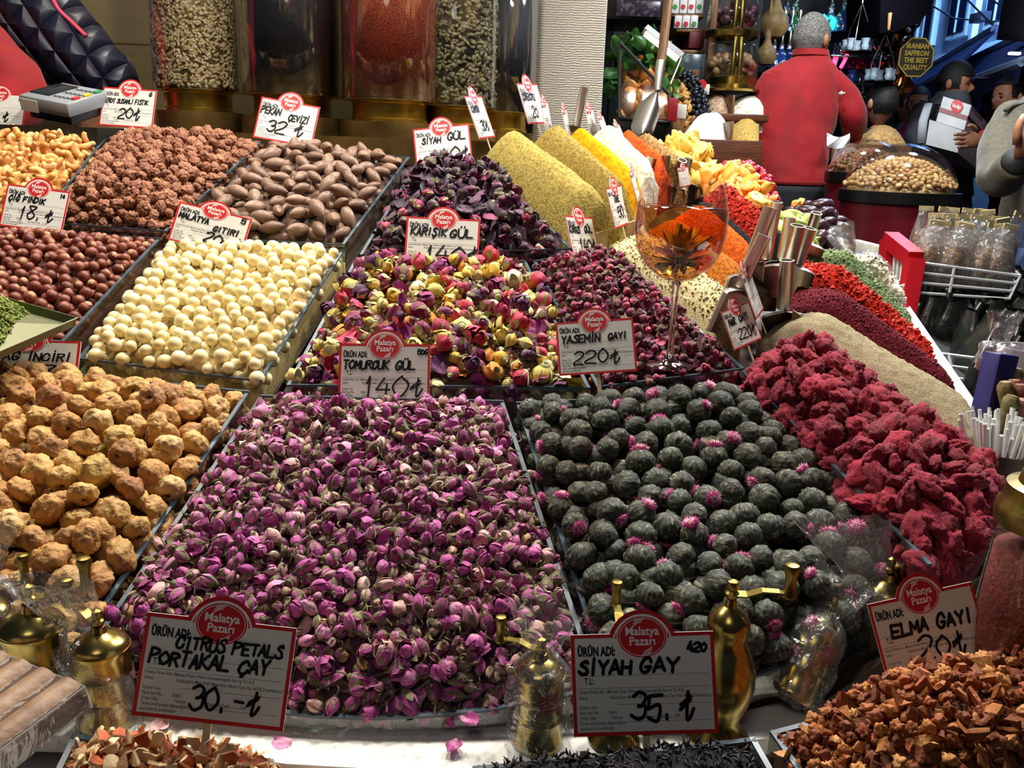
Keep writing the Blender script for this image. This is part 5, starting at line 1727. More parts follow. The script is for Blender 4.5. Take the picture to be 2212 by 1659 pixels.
pile('dried_mango', 'orange-yellow dried mango strip below the red berries', 'dried fruit', 'dried mango strips', [(1528, 380, 2.2), (1555, 372, 2.3), (1668, 470, 2.1), (1640, 490, 2.0)],
     [one(slab('dried_mango', k, MANGO, .030)) for k in range(4)], .034, '#b87424', seed=42, H=.05)
pile('mulberry', 'pale brown dried mulberry between the mango and the red berries', 'dried fruit', 'dried mulberries', [(1556, 375, 2.32), (1590, 385, 2.4), (1640, 440, 2.25), (1612, 420, 2.2)],
     [one(lump_mesh('mulberry', k, .009, .3, 4, mat('mulberry', ['#a08c5a', '#b8a46c', '#8a7646'], .7), 2, .7, .7)) for k in range(3)], .015, '#6a5a34', seed=43, H=.02)
pile('red_berry', 'dark red dried berry before the hem of the red sweater', 'dried fruit', 'red dried berries', [(1545, 355, 2.45), (1590, 370, 2.6), (1690, 460, 2.3), (1650, 455, 2.2)],
     [one(lump_mesh('red_berry', k, .0115, .2, 3, REDB, 2)) for k in range(3)], .019, '#5a0e1a', seed=44, H=.045)
pile('dried_kiwi', 'pale green dried fruit piece behind the scoop handles', 'dried fruit', 'pale green dried fruit', [(1668, 470, 2.05), (1720, 480, 2.15), (1770, 530, 1.95), (1700, 545, 1.85)],
     [one(slab('dried_kiwi', k, KIWI, .02)) for k in range(3)], .028, '#6a7a34', seed=45, H=.03)
pile('date', 'dark glossy date heaped before the hanging plastic bag', 'dried fruit', 'dark dates beside the green herb', [(1680, 470, 2.25), (1770, 462, 2.4), (1846, 545, 2.15), (1745, 545, 1.95)],
     [one(MB().blob((0, 0, 0), (.0165, .0165, .027), 3, lambda v, k=k: v * (1 + .1 * mnoise.noise(v * 1.6 + Vector((k, 0, 0))) + .05 * mnoise.noise(v * 5 + Vector((k, 0, 0))))).mesh('date', DATE)) for k in range(4)], .036, '#1e1014', seed=46, H=.05, rot='lie', layers=(-.016, .008))
pile('candied_ginger', 'yellow candied piece on top of the dates', 'dried fruit', 'yellow candied pieces', [(1705, 452, 2.35), (1735, 450, 2.4), (1750, 475, 2.3), (1715, 478, 2.25)],
     [one(slab('candied_ginger', k, MANGO, .016)) for k in range(3)], .022, '#8a6020', seed=47, H=.02, n_try=200, layers=(.01,))
bag(P(1890, 690, 1.98), .22, .06, 'torn clear bag holding the coconut shreds by the white rim', axis=(-.5, .1, 1), seed=21, neck=.7)
# ------------------------------------------------------------------ setting
def struct(name, mb, m, smooth=False):
    o = mb.build(name, m, None, smooth)
    o['kind'] = 'structure'
    return o


struct('floor', MB().box((6, 12, -.05), (40, 40, .1)), mat('street_paving', '#26262c', .6, var='#16161a', scale=3, bump=.2, bscale=20))


def tilemat():
    m, nt, b = _base('wall_tile'); L = nt.links
    tc = N(nt, 'ShaderNodeTexCoord'); mp = N(nt, 'ShaderNodeMapping'); mp.inputs['Rotation'].default_value = (PI / 2, 0, 0)
    L.new(tc.outputs['Object'], mp.inputs[0])
    br = N(nt, 'ShaderNodeTexBrick'); br.offset = 0.5
    br.inputs['Color1'].default_value = (*srgb('#a8946c'), 1); br.inputs['Color2'].default_value = (*srgb('#9c8860'), 1); br.inputs['Mortar'].default_value = (*srgb('#6d5c40'), 1)
    br.inputs['Scale'].default_value = 1; br.inputs['Mortar Size'].default_value = .004; br.inputs['Brick Width'].default_value = 1.1; br.inputs['Row Height'].default_value = .30
    L.new(mp.outputs[0], br.inputs[0])
    nz_ = N(nt, 'ShaderNodeTexNoise'); nz_.inputs['Scale'].default_value = 14; mp2 = N(nt, 'ShaderNodeMapping'); mp2.inputs['Scale'].default_value = (.3, 1, 5)
    L.new(tc.outputs['Object'], mp2.inputs[0]); L.new(mp2.outputs[0], nz_.inputs[0])
    mx = N(nt, 'ShaderNodeMix', data_type='RGBA', blend_type='MULTIPLY'); mx.inputs['Factor'].default_value = .3
    L.new(br.outputs[0], mx.inputs['A']); L.new(nz_.outputs['Fac'], mx.inputs['B']); L.new(mx.outputs['Result'], b.inputs[0])
    b.inputs['Roughness'].default_value = .4
    return m


xl, xr = P(1150, 200, 3.0).x, P(1291, 200, 3.0).x
yw = 3.05
struct('wall_back', MB().box(((-3.4 + xl) / 2, yw + .1, 1.6), (xl + 3.4, .2, 3.4)), tilemat())
m_, nt_, b_ = _base('striated_plaster'); L_ = nt_.links
tc_ = N(nt_, 'ShaderNodeTexCoord'); wv = N(nt_, 'ShaderNodeTexWave', wave_type='BANDS', bands_direction='Z'); wv.inputs['Scale'].default_value = 44; wv.inputs['Distortion'].default_value = 4.5
wv.inputs['Detail'].default_value = 3; wv.inputs['Detail Scale'].default_value = 1.2
L_.new(tc_.outputs['Object'], wv.inputs[0]); bp_ = N(nt_, 'ShaderNodeBump'); bp_.inputs['Strength'].default_value = .5; bp_.inputs['Distance'].default_value = .004
L_.new(wv.outputs['Fac'], bp_.inputs['Height']); L_.new(bp_.outputs[0], b_.inputs['Normal'])
b_.inputs['Base Color'].default_value = (*srgb('#b9b2a4'), 1); b_.inputs['Roughness'].default_value = .8
MATS['striated_plaster'] = m_
struct('wall_pillar', MB().bbox(((xl + xr) / 2, yw + .12, 1.6), (xr - xl, .42, 3.4), .012), m_, 40)
# pillar's rough side wall running back
struct('wall_side', MB().box((xr - .06, yw + .75, 1.6), (.12, .9, 3.4)), mat('rough_plaster', '#8d8676', .85, bump=.5, bscale=40))
# small brass knob on the last jar side of the pillar
# ------------------------------------------------------------------ shop across the passage
DARK = mat('dark_case', '#14130f', .35, var='#0c0b09', scale=20)
WOOD = mat('brown_wood', '#6a3a22', .4, var='#4a2614', scale=9, stretch=(1, 1, 12))
WOODL = mat('light_wood', '#8d6440', .45, var='#6d4a2c', scale=12, stretch=(12, 12, 1))


def rbox(name, u0, v0, u1, v1, z, depth, m, label=None, cat=None, kind=None, group=None, parent=None, bev=.004):
    """upright box whose front covers the photo rectangle u0 v0 - u1 v1 at distance z"""
    a = P(u0, v1, z); b = P(u1, v1, z); t = P((u0 + u1) / 2, v0, z)
    w = (b - a).length; h = t.z - (a.z + b.z) / 2
    c = (a + b) / 2
    mb = MB(); mb.bbox((c.x, c.y + depth / 2, c.z + h / 2), (w, depth, abs(h)), bev)
    o = mb.build(name, m, parent, 40)
    return tag(o, label, cat, group, kind)


# dark case front with a figured lower panel, above the apricots
rbox('wall_cabinet', 1310, -40, 1436, 42, 3.75, .4, DARK, 'dark hanging case above the apricots, with a figured glass front', 'cabinet')
rbox('wall_cabinet', 1330, 2, 1426, 36, 3.72, .02, mat('figured_glass', '#2c2430', .25, var='#5a4c58', scale=40, contrast=(.5, .6)), 'figured glass front panel of the dark hanging case', 'panel')
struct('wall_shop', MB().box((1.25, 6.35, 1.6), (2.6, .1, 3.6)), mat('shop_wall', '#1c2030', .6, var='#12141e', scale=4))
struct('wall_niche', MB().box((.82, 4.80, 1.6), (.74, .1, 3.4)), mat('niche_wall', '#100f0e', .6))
# apricots in their glass case
pile('dried_apricot', 'large orange dried apricot in the glass case by the pillar', 'dried fruit', 'dried apricots in the glass case', [(1352, 142, 3.75), (1402, 132, 3.85), (1462, 238, 3.5), (1345, 236, 3.45)],
     [one(lump_mesh('dried_apricot', k, .030, .18, 1.8, mat('dried_apricot', ['#d98a2c', '#c8761e', '#e29c44', '#b8661c', '#d68034'], .4, sss=.1), 3, .9, .5)) for k in range(5)], .047, '#8a4a14', seed=51, H=.06, layers=(-.02, .012))
g_ = MB()
a, b, c, d = P(1340, 252, 3.40), P(1446, 262, 3.40), P(1500, 246, 3.55), P(1345, 92, 3.40)
g_.hexa([a, b, b + Vector((0, .5, 0)), a + Vector((0, .5, 0)), P(1340, 92, 3.40), P(1446, 205, 3.40), P(1446, 205, 3.40) + Vector((0, .5, 0)), P(1340, 92, 3.40) + Vector((0, .5, 0))])
go = g_.build('glass_case', PANE, smooth=False); tag(go, 'slant-topped glass case of dried apricots by the pillar', 'display case')
e_ = MB()
for p0, p1 in ((P(1338, 256, 3.40), P(1448, 266, 3.40)), (P(1338, 254, 3.40), P(1338, 92, 3.40)), (P(1338, 92, 3.40), P(1446, 205, 3.40)), (P(1446, 205, 3.40), P(1446, 262, 3.40))): e_.tube([p0, p1], .007, 6)
e_.build('case_frame', DARK, go, False)
rbox('case_stand', 1325, 256, 1450, 300, 3.42, .5, DARK, 'black stand under the glass case of apricots', 'stand')
rbox('tag_panel', 1441, 212, 1462, 262, 3.36, .02, mat('red_panel', '#a0202c', .4), 'small red panel at the end of the apricot case', 'panel')
rbox('price_card', 1462, 226, 1482, 256, 3.40, .006, CARD_WHITE, 'small white price card beside the red panel', 'price card')
# garland of leaves
lf = MB(); rs = random.Random(3)
for i in range(75):
    u = rs.uniform(1312, 1470); v = 70 + rs.uniform(0, 95) + max(0, 1345 - u) * 1.6 + max(0, u - 1400) * .9; p = P(u, v, 3.62 + rs.uniform(-.1, .15))
    S = rs.uniform(.05, .10); R = Matrix.Rotation(rs.uniform(0, 6.28), 3, 'Z') @ Matrix.Rotation(rs.uniform(-1.2, 1.2), 3, 'X') @ Matrix.Rotation(rs.uniform(0, 6), 3, 'Y')
    lf.sheet(lambda a_, b_, p=p, S=S, R=R: p + R @ Vector(((a_ - .5) * S * .75 * math.sin(PI * (.04 + .94 * b_)), (b_ - .5) * S, S * .12 * (math.cos((a_ - .5) * 5) + b_ * b_))), 4, 6)
lf.tube([P(1312, 130, 3.7), P(1340, 85, 3.7), P(1400, 80, 3.7), P(1470, 150, 3.7)], .006, 6)
tag(lf.build('leaf_garland', mat('garland_leaf', '#3f7a2a', .4, var='#24521c', scale=16), smooth=True, fix=False), 'garland of broad green leaves over the apricot case', 'plant')
# light bar over the case
l_ = MB(); a, b = P(1393, 62, 3.5), P(1472, 124, 3.5)
d = (b - a).normalized(); l_.tube([a, b], .020, 4)
lo_ = l_.build('light_bar', mat('lamp_housing', '#6d6a66', .4), smooth=False); tag(lo_, 'slanting bar lamp with white lit tubes above the apricots', 'lamp')
t = MB(); t.tube([a + d * .01 + Vector((-.008, -.012, -.014)), b - d * .01 + Vector((-.008, -.012, -.014))], .011, 8); t.build('lit_tube', mat('lit_white', '#ffffff', .5, emit='#fff4e0', estr=7), lo_, False)
t = MB(); t.tube([b, P(1448, 182, 3.5)], .005, 6); t.build('arm', STEEL, lo_, False)
# hanging shovel with a wooden handle
t = MB(); t.tube([P(1449, -40, 3.1), P(1428, 136, 3.1)], .0165, 14)
sv = t.build('hanging_shovel', WOODL, smooth=40); tag(sv, 'steel shovel scoop with a long wooden handle hanging before the apricots', 'shovel')
t = MB(); t.tube([P(1428, 132, 3.1), P(1424, 160, 3.1), P(1421, 196, 3.1)], [.018, .0165, .012], 14); t.build('ferrule', STEEL, sv, 40)
t = MB()
A, B = P(1420, 196, 3.1), P(1388, 288, 3.08); ax = (B - A); L = ax.length; ax.normalize(); sd = Vector((ax.z, 0, -ax.x)).normalized(); nn = ax.cross(sd)
t.sheet(lambda a_, b_: A + ax * L * b_ + sd * (.042 * (a_ - .5) * 2 * (min(1, .35 + b_ * 2.4) if b_ < .75 else math.sqrt(max(.02, 1 - ((b_ - .75) / .25) ** 2)))) + nn * .05 * ((a_ - .5) * 2) ** 2, 12, 16)
t.build('blade', STEEL, sv, True, fix=False)
# raisins
RAIS = mat('raisin_skin', ['#14161e', '#1e2230', '#0e0f16', '#262a38'], .35)
pile('raisin', 'black raisin heaped behind the hanging shovel', 'dried fruit', 'black raisins in the shop', [(1446, 172, 3.95), (1478, 158, 4.05), (1540, 262, 3.65), (1500, 275, 3.55)],
     [one(lump_mesh('raisin', k, .0135, .25, 3, RAIS, 2, .7, .7)) for k in range(3)], .021, '#0c0d12', seed=52, H=.07)
pile('dried_straw_flower', 'curled tan dried slice beside the raisins', 'dried fruit', 'tan dried slices in the shop', [(1402, 150, 3.85), (1436, 160, 3.95), (1500, 270, 3.55), (1462, 250, 3.5)],
     [one(slab('dried_slice', k, mat('tan_slice', ['#b9863c', '#a06e2a', '#cf9c50'], .5), .022)) for k in range(3)], .036, '#6a4418', seed=53, H=.05)
# counter with bins
rbox('shop_counter', 1466, 302, 1640, 400, 3.36, 1.0, WOOD, 'brown wooden counter left of the person in the red sweater', 'counter')
rbox('shop_counter', 1524, 246, 1660, 262, 3.75, .5, WOOD, 'raised brown wooden step behind the white heap', 'counter')
spice('sea_salt', 'dazzling white heap on the brown wooden counter', [(1500, 262, 3.7), (1572, 262, 3.7), (1578, 304, 3.40), (1462, 304, 3.40)], '#f4f4f2', '#e0e0dc', H=.06, seed=31, grain=90, cat='salt', eb=.4, ea=.4)
spice('yellow_lentil', 'bed of small golden seeds on the counter beside the white heap', [(1584, 264, 3.7), (1640, 264, 3.7), (1640, 306, 3.40), (1578, 306, 3.40)], '#b99a52', '#8a6c30', H=.03, seed=32, grain=120, cat='seeds')
spice('speckled_nut', 'bin of brown-and-white speckled nuts on the raised step', [(1522, 206, 4.05), (1580, 208, 4.05), (1580, 250, 3.78), (1530, 248, 3.78)], '#b59a80', '#6a4634', H=.03, seed=33, grain=55, cat='nut')
spice('white_nut', 'bin of white flakes on the raised step beside the red sweater', [(1586, 208, 4.05), (1650, 210, 4.05), (1650, 252, 3.78), (1584, 250, 3.78)], '#e6dfd0', '#b8a890', H=.03, seed=34, grain=55, cat='nut')
rbox('bin_divider', 1579, 206, 1585, 250, 3.76, .3, WOODL, 'thin wooden slat between the speckled and white nut bins', 'divider')
rbox('bin_divider', 1575, 262, 1582, 306, 3.38, .3, WOODL, 'thin wooden slat between the white heap and the golden seeds', 'divider')
rbox('price_card', 1500, 182, 1532, 204, 3.8, .006, CARD_WHITE, 'white price card with a red top below the lower clear dome', 'price card')
tb = MB(); tb.lathe([(.02, 0), (.02, .004), (.001, .004)], 20, axis=(0, -1, 0), origin=P(1516, 182, 3.79))
tag(tb.build('card_roundel', CARD_RED, smooth=40), 'red roundel on the price card below the lower dome', 'roundel')
# shelf with packs, post
rbox('wood_post', 1521, -60, 1535, 210, 4.1, .06, WOODL, 'upright wooden post between the packs and the clear domes', 'post')
for i, (v, lab) in enumerate(((30, 'upper shelf board of the white packs'), (62, 'second shelf board of the white packs'), (108, 'lowest wooden shelf board beside the post'))):
    rbox('shelf_board', 1452 + 8 * i, v, 1522, v + 7, 4.15, .3, WOODL, lab, 'shelf')
PACK = mat('pack_white', '#dcd8d6', .4); PKR = mat('pack_red', '#b8283c', .4); PKG = mat('pack_green', '#3f8a3a', .4)
for r, (v0, v1) in enumerate(((-12, 29), (34, 61))):
    for k in range(4):
        u0 = 1450 + k * 17.5 + r * 6
        if u0 + 16 > 1524: continue
        o = rbox('tea_pack', u0, v0, u0 + 16, v1, 4.14, .05, PACK, 'small white pack with a red flower print on the shelf by the wooden post', 'pack', None, 'white packs on the shelf')
        c = P(u0 + 8, (v0 * .35 + v1 * .65), 4.132)
        t = MB(); t.lathe([(.0001, 0), (.011, 0), (.011, .002), (.0001, .002)], 14, axis=(0, -1, 0), origin=c); t.build('flower_print', PKR if (k + r) % 3 else PKG, o, False)
rbox('red_carton', 1487, 70, 1520, 104, 4.16, .2, mat('maroon_carton', '#5e1820', .5), 'maroon carton on the shelf below the white packs', 'carton')
rbox('display_case', 1462, 118, 1518, 200, 4.12, .3, mat('case_glass', '#37464c', .2, var='#8d9694', scale=20, contrast=(.55, .7)), 'small glass-fronted cake case below the shelf', 'display case')
rbox('pastry_row', 1468, 150, 1512, 165, 4.10, .02, mat('pastry', '#8a5a2c', .6, var='#4a2c14', scale=60), 'row of brown pastries behind the glass of the cake case', 'pastry')
rbox('blue_drape', 1446, -30, 1462, 90, 4.3, .05, mat('blue_drape', '#2a4a7a', .6, var='#1a2c4c', scale=10), 'strip of blue hanging ware behind the shovel handle', 'hanging')
# tiered clear domes on brass
def dome_tier(u0, u1, vt, vb, z, lab, fill_m, r_piece, n, lab2, nm, cat2, seed):
    a, b = P(u0, vb, z), P(u1, vb, z); c = (a + b) / 2; R = (b - a).length / 2; H = P((u0 + u1) / 2, vt, z).z - c.z
    c = c + Vector((0, R, 0))
    root = empty('clear_dome', c, label=lab, cat='display dome')
    t = MB(); t.lathe([(R, 0), (R * .96, H * .5), (R * .86, H * .92), (R * .80, H), (R * .4, H * 1.02), (.001, H * 1.02)], 36); t.build('dome_cover', film('acrylic'), root, True)
    t = MB(); t.lathe([(R * .3, -.06), (R * .6, -.05), (R * 1.02, -.03), (R * 1.06, -.005), (R * 1.0, 0), (.001, 0)], 36); t.build('brass_plate', BRASS, root, 40)
    for s in (-1, 1):
        t = MB(); t.tube([(s * R * .12, -R * .9, -.03), (s * R * .12, -R * 1.02, H * .3), (s * R * .1, -R * .9, H * 1.1)], .012, 10); t.build('brass_upright', BRASS, root, 40)
    rs = np.random.RandomState(seed)
    pr = [lump_mesh(nm, k, r_piece, .25, 2.2, fill_m, 2) for k in range(3)]
    for i in range(n):
        rr = R * .78 * math.sqrt(rs.rand()); an = rs.uniform(0, 2 * PI)
        M = (rand_rot(rs) * rs.uniform(.85, 1.1)).to_4x4(); M.translation = c + Vector((rr * math.cos(an), rr * math.sin(an), r_piece + rs.rand() * max(0.01, H * .62 * (1 - rr / R * .4))))
        tag(add_obj(nm, pr[i % 3], None, M), lab2, cat2, lab2 + ' group')
    return root


dome_tier(1526, 1652, 90, 168, 3.95, 'clear dome of brown nuts on a brass stand, lower of the two domes', mat('walnut_shell', ['#8d6a4a', '#7a5838', '#9c7a58'], .5, bump=.5, bscale=120), .021, 75, 'round brown nut under the lower clear dome', 'walnut', 'nut', 5)
dome_tier(1536, 1652, -20, 60, 3.95, 'clear dome of dark fruit on a brass plate, upper of the two domes', mat('dark_fruit', ['#3a1620', '#4a1c28', '#2c1018'], .5), .022, 45, 'dark red dried fruit under the upper clear dome', 'dark_fruit', 'dried fruit', 6)
t = MB(); c_ = P(1588, 196, 3.9); t.lathe([(.12, 0), (.13, .01), (.10, .03), (.11, .06), (.06, .07)], 32, origin=c_ + Vector((0, .1, 0)))
tag(t.build('brass_stand', BRASS, smooth=40), 'brass foot under the lower clear dome', 'stand')
# gourds
for i, (u, v, s, lab) in enumerate(((1672, 50, 1.0, 'large tan gourd hanging beside the upper clear dome'), (1655, 118, .7, 'smaller tan gourd hanging below the large one'))):
    t = MB(); t.lathe([(.0001, -.085), (.05, -.07), (.078, -.02), (.07, .03), (.035, .07), (.022, .11), (.028, .15), (.015, .2), (.004, .5)], 28)
    o = t.build('gourd', mat('gourd_skin', '#8d7448', .5, var='#6b5530', scale=20), smooth=40); o.location = P(u, v, 4.6); o.scale = (s, s, s); tag(o, lab, 'gourd')

# ------------------------------------------------------------------ water pipes, tea sets and copper
def hookah(u, v, z, h, col, label, group=None):
    o_ = P(u, v, z)
    m = mat('pipe_glass_' + col.strip('#'), col, .12, var='#d8dce6', scale=40, contrast=(.55, .62), spec=.8)
    t = MB(); k = h
    t.lathe([(.10 * k, 0), (.17 * k, .01 * k), (.18 * k, .10 * k), (.12 * k, .22 * k), (.05 * k, .32 * k), (.045 * k, .38 * k), (.06 * k, .40 * k), (.001, .41 * k)], 24)
    o = t.build('water_pipe', m, smooth=40); o.location = o_
    s = MB(); s.lathe([(.03 * k, .40 * k), (.045 * k, .44 * k), (.02 * k, .48 * k), (.028 * k, .6 * k), (.018 * k, .7 * k), (.03 * k, .8 * k), (.02 * k, .86 * k), (.06 * k, .95 * k), (.05 * k, 1.0 * k)], 16)
    s.build('stem', STEEL, o, 40)
    return tag(o, label, 'water pipe', group)


sh_ = [(1660, 1800, 74, 5.6, 'upper glass shelf of blue water pipes left of the person'), (1790, 1900, 74, 5.4, 'glass shelf of large patterned water pipes'), (1790, 1900, 152, 5.4, 'lower glass shelf of small water pipes'), (1655, 1730, 150, 5.6, 'lower glass shelf of blue bottles')]
for u0, u1, v, z, lab in sh_: rbox('glass_shelf', u0, v, u1, v + 5, z, .35, mat('green_shelf_glass', '#3a5a5a', .1, spec=.9), lab, 'shelf')
for u, v, z, h, c, lab in ((1820, 72, 5.3, .42, '#2c4a8c', 'blue and white patterned water pipe right of the person in red'), (1850, 73, 5.3, .46, '#b8c4c8', 'clear conical water pipe second on the shelf'), (1882, 74, 5.3, .50, '#7a1c24', 'red-bodied water pipe at the end of the shelf'),
                           (1790, 72, 5.4, .36, '#4a6a9a', 'blue water pipe half hidden by the person in red'), (1836, 150, 5.3, .24, '#4a5a9c', 'small blue-white water pipe on the lower shelf'), (1855, 152, 5.3, .26, '#8c3a3a', 'small red-white water pipe on the lower shelf'), (1872, 152, 5.3, .25, '#3a4a9c', 'small blue water pipe last on the lower shelf'),
                           (1674, 72, 5.5, .40, '#1c3a8c', 'deep blue water pipe above the gourds'), (1694, 72, 5.5, .40, '#16306c', 'deep blue water pipe second from the gourds'), (1712, 72, 5.5, .42, '#1e6a4a', 'green water pipe nearest the person on the left shelf')):
    hookah(u, v, z, h, c, lab)
for i, (u, v, c) in enumerate(((1668, 148, '#1a2c6c'), (1684, 148, '#22408c'), (1700, 148, '#16245c'), (1716, 148, '#3a6a9c'))):
    hookah(u, v, 5.5, .34, c, ['blue bottle nearest the gourds on the lower shelf', 'brighter blue bottle second on the lower shelf', 'dark blue bottle third on the lower shelf', 'pale blue bottle beside the grey-haired head'][i])
# small things glittering on the lower shelves
rs = random.Random(8)
GL = [mat('glint_silver', '#aeb6c0', .15, 1.0), mat('glint_blue', '#2a4a9c', .15), mat('glint_clear', '#7a8a94', .1, spec=1.0)]
for i in range(46):
    u = rs.uniform(1800, 1915); v = rs.choice([118, 178, 205, 232]) + rs.uniform(-2, 2)
    t = MB(); s = rs.uniform(.03, .055); t.lathe([(s * .5, 0), (s * .62, s * .4), (s * .4, s * .9), (s * .55, s * 1.3), (.001, s * 1.3)], 14)
    o = t.build('tea_cup', GL[i % 3], smooth=40); o.location = P(u, v, 5.2 + rs.uniform(-.1, .1)); tag(o, 'small glinting cup among the ware right of the red sweater', 'cup', 'glinting cups on the dark shelves')
for v in (120, 180, 207, 234): rbox('glass_shelf', 1795, v, 1920, v + 4, 5.05, .3, MATS['green_shelf_glass'], {120: 'shelf of glinting cups just under the pipes', 180: 'shelf of cups at the height of the sleeve logo', 207: 'third shelf of cups behind the red sleeve', 234: 'lowest shelf of cups behind the red sleeve'}[v], 'shelf')
# copper ware
COP = mat('copper', '#a8663a', .25, 1.0)
for i, (u, v, s) in enumerate(((1918, 92, .12), (1936, 85, .13), (1930, 118, .11), (1945, 140, .12), (1925, 148, .10), (1938, 168, .12), (1918, 176, .10), (1945, 195, .12), (1926, 205, .12), (1912, 122, .10))):
    t = MB(); t.lathe([(s * .3, 0), (s * .55, .02), (s * .6, s * .4), (s * .3, s * .8), (s * .36, s * .95), (.001, s)], 22)
    t.tube([(s * .5, 0, s * .3), (s * 1.0, 0, s * .6), (s * 1.15, 0, s * .95)], .008, 6)
    o = t.build('copper_pot', COP if i % 3 else GL[0], smooth=40); o.location = P(u, v + 8, 4.9); o.rotation_euler = (rs.uniform(-.4, .4), rs.uniform(-.4, .4), rs.uniform(0, 6)); tag(o, 'small copper pot hanging in the cluster beside the octagonal sign', 'pot', 'hanging copper pots')
t = MB()
for k in range(4): t.tube([P(1908 + k * 11, 20, 4.9), P(1912 + k * 9, 215, 4.9)], .006, 6)
tag(t.build('pot_hanger', DARK, smooth=False), 'dark cords on which the copper pots hang', 'cord')
# wire stands with tea glasses
for u, v, n, lab in ((1850, 104, 5, 'hanging wire tray of tea glasses beside the head of the person in red'), (1900, 168, 5, 'lower hanging wire tray of tea glasses')):
    c = P(u, v + 9, 4.8); t = MB(); R = .085
    t.lathe([(R, 0), (R, .006), (R * .95, .006), (R * .95, 0)], 28, origin=c)
    for k in range(3):
        a = k * 2.1; t.tube([c + Vector((R * math.cos(a), R * math.sin(a), 0)), c + Vector((R * .7 * math.cos(a), R * .7 * math.sin(a), .12)), c + Vector((0, 0, .25)), c + Vector((0, 0, .6))], .003, 5)
    o = t.build('wire_tray', GL[0], smooth=False); tag(o, lab, 'tray')
    for k in range(n):
        t = MB(); t.lathe([(.016, 0), (.022, .02), (.016, .035), (.024, .06), (.022, .06), (.001, .01)], 16); q = t.build('tea_glass', GL[2], smooth=40)
        q.location = c + Vector((R * .75 * math.cos(k * 1.26), R * .75 * math.sin(k * 1.26), .006)); tag(q, 'tea glass standing on a hanging wire tray', 'glass', 'tea glasses on the hanging wire trays')


def neon(name, pts_list, m, label):
    t = MB()
    for pts in pts_list: t.tube([P(*q) for q in pts], .011, 6)
    tag(t.build(name, m, smooth=True), label, 'neon sign')


neon('neon_sign', [[(1772, 38, 5.25), (1780, 34, 5.25), (1788, 40, 5.25), (1778, 46, 5.25), (1786, 52, 5.25)], [(1792, 36, 5.25), (1800, 40, 5.25), (1796, 50, 5.25), (1798, 62, 5.25), (1804, 44, 5.25)]], mat('neon_green', '#20ffb0', .5, emit='#18e0a0', estr=6), 'small green neon squiggle behind the grey-haired head')
neon('neon_sign', [[(1796, 146, 5.1), (1804, 126, 5.1), (1808, 122, 5.1), (1802, 142, 5.1)], [(1816, 146, 5.1), (1824, 132, 5.1), (1830, 118, 5.1)]], mat('neon_red', '#ff4060', .5, emit='#ff3058', estr=6), 'two slanting red neon strokes beside the ear of the person in red')
# octagonal saffron board
c = P(1979, 124, 4.7)
t = MB(); R = 40 * 4.7 / FPX
oc = [(R * math.cos(PI / 8 + k * PI / 4), R * 1.08 * math.sin(PI / 8 + k * PI / 4)) for k in range(8)]
rt = Matrix.Rotation(PI / 2, 4, 'X')
so = MB(); so.prism([(x, y, -.01) for x, y in oc], (0, 0, .01)); so = so.build('saffron_sign', mat('sign_dark', '#1a170e', .5), smooth=False); so.matrix_basis = Matrix.Translation(c) @ rt
tag(so, 'dark octagonal board with saffron lettering between the shelves and the street', 'sign')
t = MB(); n = 8
t.add([(x, y, .002) for x, y in oc] + [(x * .93, y * .93, .002) for x, y in oc], [(k, (k + 1) % n, n + (k + 1) % n, n + k) for k in range(n)])
t.build('sign_border', mat('sign_ochre', '#7a6420', .5), so, smooth=False, fix=False)
t = MB()
for i, s in enumerate(('IRANIAN', 'SAFFRON', 'THE BEST', 'QUALITY')): text_into(t, s, 0, R * (.45 - .36 * i), R * .36, .0012, .85, .003, True)
t.build('sign_lettering', MATS['sign_ochre'], so, smooth=False, fix=False)
t = MB(); t.tube([c + Vector((0, 0, R)), c + Vector((0, 0, R + 1.2))], .006, 6); t.build('hanger', DARK, so, False)

